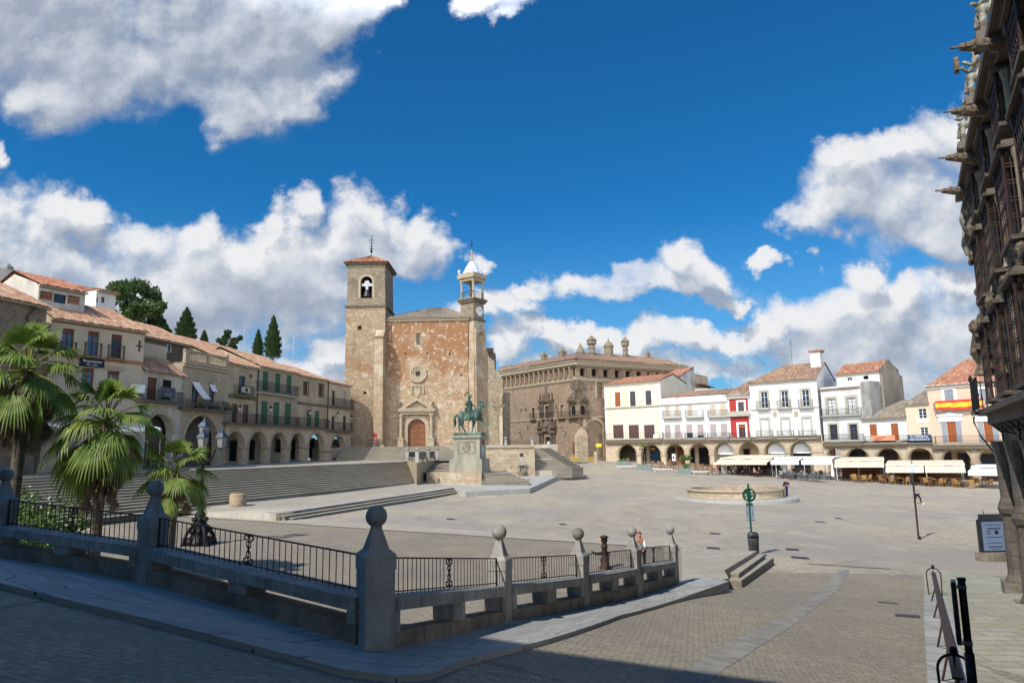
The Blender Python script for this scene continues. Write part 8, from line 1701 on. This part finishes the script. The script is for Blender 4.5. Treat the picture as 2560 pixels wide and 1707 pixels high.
# ---------------------------------------------------------------- trees on the skyline
def tree(u, v0, vt, Y, wpx, lab, kind='round', n=5200, seed=1):
    random.seed(seed); b = ony(u, v0, Y); tp = ony(u, vt, Y); k = (Vector(b) - EYE).length / 1767; r = wpx / 2 * k; t = thing({'round': 'broadleaf_tree', 'cypress': 'cypress_tree', 'pine': 'pine_tree'}[kind], lab, 'tree', (b.x, b.y, 3), 0, 'trees on the skyline')
    z0, z1 = b.z - 3, tp.z - 3; mb = MB(); h = z1 - z0
    MB().tube([(0, 0, -1), (0, 0, z0 + h * .5), (0, 0, z0 + h * .8)], [r * .14 + .1, r * .1 + .05, .05], 8).build('trunk', 'bark', t)
    if kind == 'cypress':
        for i in range(n):
            q = random.random() ** .8; rr = r * (min(1, (1 - q) * 1.5) ** .8) * (.8 + .35 * math.sin(q * 40 + seed) * .4 + random.uniform(-.12, .2)); a = random.uniform(0, 6.283); s = random.uniform(.75, 1.03)
            p = Vector((rr * s * math.cos(a), rr * s * math.sin(a), z0 + h * q)); d = Vector((math.cos(a) * .5, math.sin(a) * .5, 1 + random.uniform(-.4, .4))).normalized() * (.26 + .012 * r); w = Vector((-math.sin(a), math.cos(a), random.uniform(-.3, .3))) * .16
            mb.v += [tuple(p - d), tuple(p + w), tuple(p + d), tuple(p - w)]; c = len(mb.v); mb.f.append((c - 4, c - 3, c - 2, c - 1))
    else:
        cl = []; nb = 46 if kind == 'round' else 20
        for i in range(nb):
            a = random.uniform(0, 6.283); q = random.uniform(-1, 1); s = math.sqrt(max(0, 1 - q * q)) * random.uniform(.45, .86); cl.append((Vector((r * s * math.cos(a), r * s * math.sin(a), z0 + h * (.5 + .42 * q))), r * random.uniform(.17, .34)))
        for c, cr in cl: leaves(mb, c, cr, cr * .8, n // nb, .30 if kind == 'round' else .24)
    mb.build('crown', {'round': 'tree_green', 'cypress': 'cypress_green', 'pine': 'cypress_green'}[kind], t)
tree(330, 845, 706, 100, 165, 'large broadleaf tree rising behind the pale stone house', 'round', 9000, 3); tree(396, 850, 795, 104, 50, 'smaller broadleaf tree at the right foot of the large one', 'round', 2500, 4)
tree(463, 860, 771, 110, 52, 'broad dark cypress right of the large broadleaf tree', 'cypress', 2600, 5); tree(509, 870, 828, 115, 22, 'tip of a small cypress above the roof, left of the pine', 'cypress', 900, 6)
tree(574, 876, 826, 115, 58, 'dark spreading pine just above the long roof', 'pine', 2200, 7); tree(644, 888, 826, 120, 26, 'narrow cypress left of the tallest cypress', 'cypress', 1200, 8)
tree(681, 892, 791, 120, 44, 'tallest cypress, rising over the long pink roof', 'cypress', 2800, 9)
for (u, v0, v1, Y, lab) in ((610, 860, 809, 85, 'thin television antenna above the roof between pine and cypress'), (733, 890, 837, 85, 'thin television antenna above the roof right of the tallest cypress'), (1698, 912, 853, 120, 'thin tall aerial mast behind the grey gables'), (1862, 955, 900, 108, 'television antenna over the red house roof')):
    b, tp = ony(u, v0, Y), ony(u, v1, Y); t = thing('antenna', lab, 'antenna', (b.x, b.y, b.z - 1), 0, 'antennas on the roofs'); H = tp.z - b.z + 1; MB().bar((0, 0, 0), (0, 0, H), .035).build('mast', 'metal_grey', t); mb = MB(); mb.bar((-.5, 0, H - .3), (.4, 0, H - .15), .02)
    for k in range(5): mb.bar((-.45 + .2 * k, -.25, H - .29 + .03 * k), (-.45 + .2 * k, .25, H - .29 + .03 * k), .012)
    mb.build('aerial', 'metal_grey', t)
# ---------------------------------------------------------------- café terraces
def canopy(lab, mt, u0, u1, vb, vf, drop, posts, Y0, Y1, depth=3.4, awn=None, flat=.5):
    """terrace canopy: flat rear sheet and sloping front awnings; u0..u1 front edge at image height vf, rear edge vb; Y0,Y1 distance of the front edge ends"""
    A = ony(u0, vf, Y0); B = ony(u1, vf, Y1); d = Vector((B.x - A.x, B.y - A.y, 0)); Wd = d.length; d.normalize(); F = Fac(A[:2], B[:2], 0); t = F.thing('terrace_canopy', lab, 'canopy', 'canopies over the café terraces')
    zf = F.Z((u0 + u1) / 2, vf); zb = F.Z((u0 + u1) / 2, vb, depth)
    zm = zf + (zb - zf) * .55
    ys = [0, 2.2, 2.21, depth]; zs = [zf, zm, zm + .16, zb]
    for (a, b) in (awn or [(0, 1)]):
        xa, xb = Wd * a + .06, Wd * b - .06; mb = MB(); n = 6
        for i in range(n + 1):
            q = i / n; x = xa + (xb - xa) * q; sg = -.06 * math.sin(math.pi * q); mb.v += [(x, 0, zf + sg * .3), (x, ys[1], zm + sg)]; 
        for i in range(n): mb.f.append((2 * i, 2 * i + 2, 2 * i + 3, 2 * i + 1))
        m_ = len(mb.v); mb.v += [(x, y, z - .035) for x, y, z in mb.v[:m_]]
        for i in range(n): mb.f.append((m_ + 2 * i, m_ + 2 * i + 1, m_ + 2 * i + 3, m_ + 2 * i + 2))
        mb.box(xa, xb, -.03, .0, zf - drop, zf + .02); F.put(mb, 'awning', mt)
    mb = MB().add([(0, ys[2], zs[2]), (Wd, ys[2], zs[2]), (Wd, depth, zb), (0, depth, zb), (0, ys[2], zs[2] - .12), (Wd, ys[2], zs[2] - .12), (Wd, depth, zb - .1), (0, depth, zb - .1)], [(0, 1, 2, 3), (7, 6, 5, 4), (0, 4, 5, 1), (1, 5, 6, 2), (3, 2, 6, 7), (0, 3, 7, 4)]); F.put(mb, 'cover', mt)
    for q in posts:
        for y, z in ((ys[1] + .1, zm + .1), (depth - .1, zb - .05)):
            x = Wd * q; g_ = plaza_h(*F.w(x, y, 0)[:2]); F.put(MB().tube([(x, y, g_ - .05), (x, y, z)], .045, 6), 'post', 'post_white')
    return F
def Yat(u, v): return ong(u, v, plaza_h).y
CN = []
CN.append(canopy('cream canopy with two lowered awnings, leftmost of the terrace canopies', 'awning_cream', 1784, 1918, 1137, 1157, .22, (.08, .5, .97), 97, 92.5, 8.5, [(0, .4), (.36, .68), (.66, 1)]))
CN.append(canopy('white canopy with grey valance between the two cream stretches', 'awning_white', 1925, 2078, 1140, 1151, .5, (.02, .5, .98), 91.5, 87.5, 8, [(0, .49), (.51, 1)]))
CN.append(canopy('cream canopy with one awning lowered further on its right half', 'awning_cream', 2084, 2212, 1142, 1165, .14, (.03, .48, .97), 86.5, 84, 8.5, [(0, .48), (.46, 1)]))
CN.append(canopy('widest cream canopy in front of the peach house arches', 'awning_cream', 2212, 2416, 1150, 1178, .14, (.1, .52, .97), 82.5, 78.5, 8.5, [(0, .5), (.5, 1)]))
CN.append(canopy('small white canopy at the far right end beside the dark palace', 'awning_white', 2418, 2500, 1160, 1178, .45, (.05, .95), 78, 76, 6))
# chairs and tables
def chair(mat, nm):
    t = thing(nm, 'x', 'chair'); a = 'frame'
    MB().box(-.24, .24, -.22, .24, .41, .46).build('seat', mat, t); mb = MB().add([(-.22, .22, .47), (.22, .22, .47), (.26, .34, .92), (-.26, .34, .92), (-.22, .26, .47), (.22, .26, .47), (.26, .38, .92), (-.26, .38, .92)], [(3, 2, 1, 0), (4, 5, 6, 7), (0, 1, 5, 4), (1, 2, 6, 5), (2, 3, 7, 6), (3, 0, 4, 7)]); mb.build('backrest', mat, t)
    for x, y in ((-.22, -.2), (.22, -.2), (-.22, .22), (.22, .22)): MB().bar((x, y, .41), (x * 1.12, y * 1.12, 0), .02).build('leg', mat, t)
    if nm == 'wicker_chair' or nm == 'metal_chair':
        for s in (-1, 1): MB().tube([(s * .25, -.2, .42), (s * .27, -.2, .64), (s * .27, .3, .68)], .022, 5).build('armrest', mat, t)
    return t
def table(mat, nm, r=.38, sq=False):
    t = thing(nm, 'x', 'table'); (MB().box(-r, r, -r, r, .71, .75) if sq else MB().lathe([(r, .71), (r, .75)], (0, 0, 0), 16)).build('tabletop', mat, t); MB().tube([(0, 0, .02), (0, 0, .71)], .035, 6).build('leg', 'metal_dark', t); MB().lathe([(.22, 0), (.2, .03)], (0, 0, 0), 10).build('foot', 'metal_dark', t); return t
protos = {}
def place(kind, x, y, rz, lab, grp):
    z = plaza_h(x, y) + .035
    if kind not in protos:
        o = {'wicker': lambda: chair('wicker', 'wicker_chair'), 'grey': lambda: chair('metal_grey', 'metal_chair'), 'wood': lambda: chair('table_wood', 'wooden_chair'), 'dark': lambda: chair('rattan_dark', 'rattan_chair'), 'wt': lambda: table('wicker', 'round_table'), 'gt': lambda: table('metal_grey', 'metal_table', .42, True), 'bt': lambda: table('table_wood', 'wooden_table', .4, True)}[kind]()
        protos[kind] = o; o.location = (x, y, z); o.rotation_euler = (0, 0, rz); o['label'] = lab; o['group'] = grp; return o
    return dup(protos[kind], (x, y, z), rz, lab, grp)
random.seed(17)
DIRS = ['left', 'right', 'near', 'far']
def cluster(u, v, kc, kt, n, where, cn, tn, gc, gt_, spread=.82):
    p = ong(u, v, plaza_h); x, y = p.x, p.y; place(kt, x, y, R(random.uniform(-10, 40)), f'{tn}, {where}', gt_)
    for k in range(n):
        a = {0: R(185), 1: R(-5), 2: R(-85), 3: R(95)}[k] + R(random.uniform(-14, 14)); r_ = spread * random.uniform(.92, 1.15); place(kc, x + r_ * math.cos(a), y + r_ * math.sin(a), a - R(90) + R(random.uniform(-14, 14)), f'{cn}, {DIRS[k]} side of its table, {where}', gc)
W1 = 'wicker armchairs in front of the canopies'; W2 = 'wicker tables in front of the canopies'
for i, (u, v, n, where) in enumerate(((2153, 1206, 4, 'just left of the white notice post foot'), (2224, 1209, 2, 'below the left part of the widest canopy'), (2251, 1211, 3, 'left of the white notice'), (2334, 1215, 4, 'right of the white notice'), (2412, 1219, 4, 'under the small white canopy left corner'), (2456, 1217, 4, 'nearest the dark palace'), (2172, 1203, 2, 'under the lowered cream awning'))):
    where = ('leftmost of the wicker groups', 'wicker group below the widest canopy left end', 'wicker group left of the tall notice', 'wicker group right of the tall notice', 'wicker group at the widest canopy right end', 'wicker group nearest the dark palace', 'wicker group under the lowered awning')[i]
    cluster(u, v, 'wicker', 'wt', n, where, 'honey wicker armchair', 'round wicker table', W1, W2)
G1 = 'grey metal chairs on the open terrace'; G2 = 'grey metal tables on the open terrace'
for i, (u, v) in enumerate(((1960, 1196), (1990, 1199), (2020, 1202), (2050, 1205), (1975, 1188), (2006, 1190), (2040, 1193), (2066, 1197), (1940, 1190))):
    where = ('front row left', 'front row second from the left', 'front row third from the left', 'front row right end', 'second row left', 'second row middle', 'second row right', 'second row right end', 'under the white canopy left post')[i]
    cluster(u, v, 'grey', 'gt', 4, where, 'grey metal armchair', 'square grey metal table', G1, G2)
B1_ = 'wooden chairs by the planters'; B2_ = 'wooden tables by the planters'
for i, (u, v, n) in enumerate(((1630, 1166, 3), (1652, 1169, 4), (1676, 1170, 4), (1697, 1172, 3), (1738, 1174, 4), (1758, 1178, 4), (1776, 1176, 3), (1770, 1186, 4), (1690, 1162, 3))):
    where = ('right of the thin tree', 'behind the middle bench', 'before the red dot notice', 'left of the bushy planter', 'right of the bushy planter', 'behind the right bench', 'at the canopy edge', 'before the leftmost canopy', 'shaded by the fourth arch')[i]
    cluster(u, v, 'wood', 'bt', n, where, 'brown wooden chair', 'square wooden table', B1_, B2_)
D1_ = 'dark rattan chairs under the canopies'; D2_ = 'dark tables under the canopies'
for i, (u, v) in enumerate(((1815, 1180), (1842, 1184), (1868, 1187), (1893, 1190), (1830, 1172), (1860, 1175), (1890, 1178), (2110, 1194), (2135, 1190), (2240, 1196), (2275, 1199), (2310, 1202), (2350, 1204), (2385, 1206), (2100, 1184), (2440, 1207))):
    where = f'{("leftmost", "third", "widest", "white end")[0 if i < 7 else (1 if i in (7, 8, 14) else (3 if i == 15 else 2))]} canopy ' + ('front left', 'front second', 'front third', 'front right', 'rear left', 'rear middle', 'rear right', 'front left', 'rear right', 'far left', 'second from the left', 'in the middle', 'second from the right', 'far right', 'rear left', 'in shade')[i]
    cluster(u, v, 'dark', 'bt', 3, where, 'dark rattan chair', 'square wooden table', D1_, D2_)
# bar counters and dark shutters inside the right hand terraces
for (u0, u1, v, Y, lab) in ((2300, 2325, 1205, 81.2, 'brown wooden serving counter under the widest canopy'), (2355, 2405, 1206, 80.5, 'long brown wooden counter right of the canopy post'), (2195, 2210, 1203, 85, 'narrow wooden screen at the left end of the widest canopy')):
    A, B = ony(u0, v, Y), ony(u1, v, Y - 1.2); F = Fac(A[:2], B[:2], 0); F.thing('wooden_counter', lab, 'counter'); g_ = plaza_h(A.x, A.y); F.put(MB().box(0, F.W, 0, .5, g_ - .1, g_ + .85), 'front', 'rattan_dark'); F.put(MB().box(-.08, F.W + .08, -.08, .55, g_ + .851, g_ + .9), 'top', 'table_wood')
for (ci, lab) in ((0, 'dark wooden screen at the back of the leftmost canopy'), (2, 'brown wooden screen at the back of the third canopy'), (3, 'long brown wooden screen at the back of the widest canopy')):
    F0 = CN[ci]; A, B = F0.w(.6, 6.6, 0), F0.w(F0.W - .6, 6.6, 0); F = Fac(A[:2], B[:2], 0); F.thing('wooden_screen', lab, 'screen', 'wooden screens under the canopies'); g_ = plaza_h(A.x, A.y); F.put(MB().box(0, F.W, 0, .08, g_ - .3, g_ + 1.5), 'panel', 'interior' if ci == 0 else 'wood_brown'); F.put(MB().box(-.05, F.W + .05, -.05, .13, g_ + 1.501, g_ + 1.58), 'top_rail', 'wood_brown')
# closed parasols
for (u, v, Hm, lab) in ((1962, 1194, 2.9, 'tall closed white parasol among the grey tables, left one'), (2083, 1204, 2.9, 'closed white parasol at the right end of the grey tables')):
    p = ong(u, v, plaza_h); t = thing('closed_parasol', lab, 'parasol', p, 0, 'closed parasols'); MB().tube([(0, 0, 0), (0, 0, Hm)], .03, 6).build('pole', 'metal_grey', t); MB().lathe([(.05, .5), (.2, .7), (.17, 1.3), (.11, 1.6), (.13, 2.0), (.07, 2.6), (.02, Hm)], (0, 0, 0), 9).build('canopy', 'awning_white', t); MB().lathe([(.35, 0), (.3, .1)], (0, 0, 0), 12).build('foot', 'granite', t)
# grey pier panel between canopies and a window frame board
for (u0, u1, v0, v1, mt, lab) in ((1944, 1975, 1188, 1158, 'grey_trim', 'plain grey panel wall behind the left closed parasol'), (1993, 2008, 1175, 1157, 'white_trim', 'white framed menu board among the grey tables'), (1681, 1689, 1152, 1134, 'white_trim', 'white notice with a red dot standing in the third arch')):
    Y = Yat(u0, 1172); A = ony(u0, v0, Y); B = ony(u1, v0, Y - .6); F = Fac(A[:2], B[:2], 0); F.thing('board', lab, 'board'); z0, z1 = F.Z(u0, v0), F.Z(u0, v1); g_ = plaza_h(A.x, A.y)
    F.put(MB().box(0, F.W, -.03, .03, z0, z1) if mt == 'grey_trim' else MB().panel(rect(0, F.W, z0, z1), [rect(.1, F.W - .1, z0 + .12, z1 - .12)], -.03, .03), 'panel', mt)
    if mt != 'grey_trim': F.put(MB().box(.1, F.W - .1, -.01, .01, z0 + .12, z1 - .12), 'sheet', 'pane' if u0 > 1900 else 'white_trim')
    if u0 < 1700: F.put(MB().panel(arc(F.W / 2, (z0 + z1) / 2, F.W * .3, 0, 345, 20), [], -.05, -.031), 'red_dot', 'red_sign')
    F.put(MB().box(.02, .07, .031, .06, g_ - .05, z1).box(F.W - .07, F.W - .02, .031, .06, g_ - .05, z1), 'stand', 'metal_dark')
# dark chair and table behind the information board
p = ong(2478, 1316, plaza_h); place('dark', p.x, p.y, R(60), 'dark rattan chair seen above the information board, left one', D1_); place('dark', p.x + .9, p.y + .1, R(-40), 'dark rattan chair seen above the information board, right one', D1_); place('bt', p.x + .5, p.y - .6, 0, 'wooden table beside the information board', D2_)
# ---------------------------------------------------------------- people
q = ong(1961, 1249, plaza_h); person('p', 'man in navy top and beige shorts leaning at the round fountain rim', (q.x, q.y, plaza_h(q.x, q.y) + .18), R(75), 'cloth_navy', 'cloth_beige', 'lean', 1.72)
person('p', 'person in blue half hidden behind the man at the fountain rim', (q.x + .42, q.y + .45, plaza_h(q.x, q.y) + .18), R(80), 'cloth_blue', 'cloth_blue', 'lean', 1.66)
q = ong(2295, 1260, plaza_h); person('p', 'walking woman in grey top and black leggings by the tall post', q, R(100), 'cloth_grey', 'cloth_black', 'walk', 1.6, shoes='cloth_white')
q = ong(1607, 1428, plaza_h); tb = person('p', 'person in white shirt and red cap bending beside the drinking pump', (q.x, q.y, q.z), R(-20), 'cloth_white', 'cloth_black', 'bend', 1.5, cap='cloth_red')
q = ong(1792, 1186, plaza_h); person('p', 'standing person in pink shirt and trousers left of the canopies', q, R(160), 'cloth_pink', 'cloth_pink', 'stand', 1.72)
q = ong(1800, 1185, plaza_h); person('p', 'standing person in a dark red top right behind the one in pink', q, R(120), 'cloth_brown', 'cloth_black', 'stand', 1.65)
tops = ['cloth_black', 'cloth_brown', 'cloth_white', 'cloth_teal', 'cloth_navy', 'cloth_grey', 'cloth_beige', 'cloth_black', 'cloth_brown', 'cloth_red', 'cloth_black', 'cloth_navy', 'cloth_grey', 'cloth_brown']
for i, (u, v) in enumerate(((1811, 1181), (1822, 1183), (1838, 1186), (1850, 1184), (1862, 1189), (1874, 1188), (1886, 1191), (1899, 1192), (1830, 1176), (1856, 1178), (1880, 1181), (1905, 1185), (2222, 1205), (2318, 1206))):
    q = ong(u, v, plaza_h); c = tops[i].replace('cloth_', ''); b_ = ['cloth_black', 'cloth_navy', 'cloth_teal'][i % 3]
    pos = ('first from the left', 'second from the left', 'third from the left', 'in the middle front', 'right of the middle, front', 'third from the right, front', 'second from the right, front', 'rightmost, front', 'back row left', 'back row second', 'back row third', 'back row right')[i] + ' below the leftmost canopy' if i < 12 else ('under the widest canopy, left', 'under the widest canopy, by the counter')[i - 12]
    if i >= 12: person('p', f'standing waiter in a {c} top {pos}', q, R(random.uniform(0, 360)), tops[i], b_, 'stand', 1.7, group='people on the café terraces'); continue
    g_ = person('p', f'seated person, {c} top, {pos}', q, R(random.choice((60, 100, -90, -110, 150))), tops[i], b_, 'sit', 1.7, group='people on the café terraces')
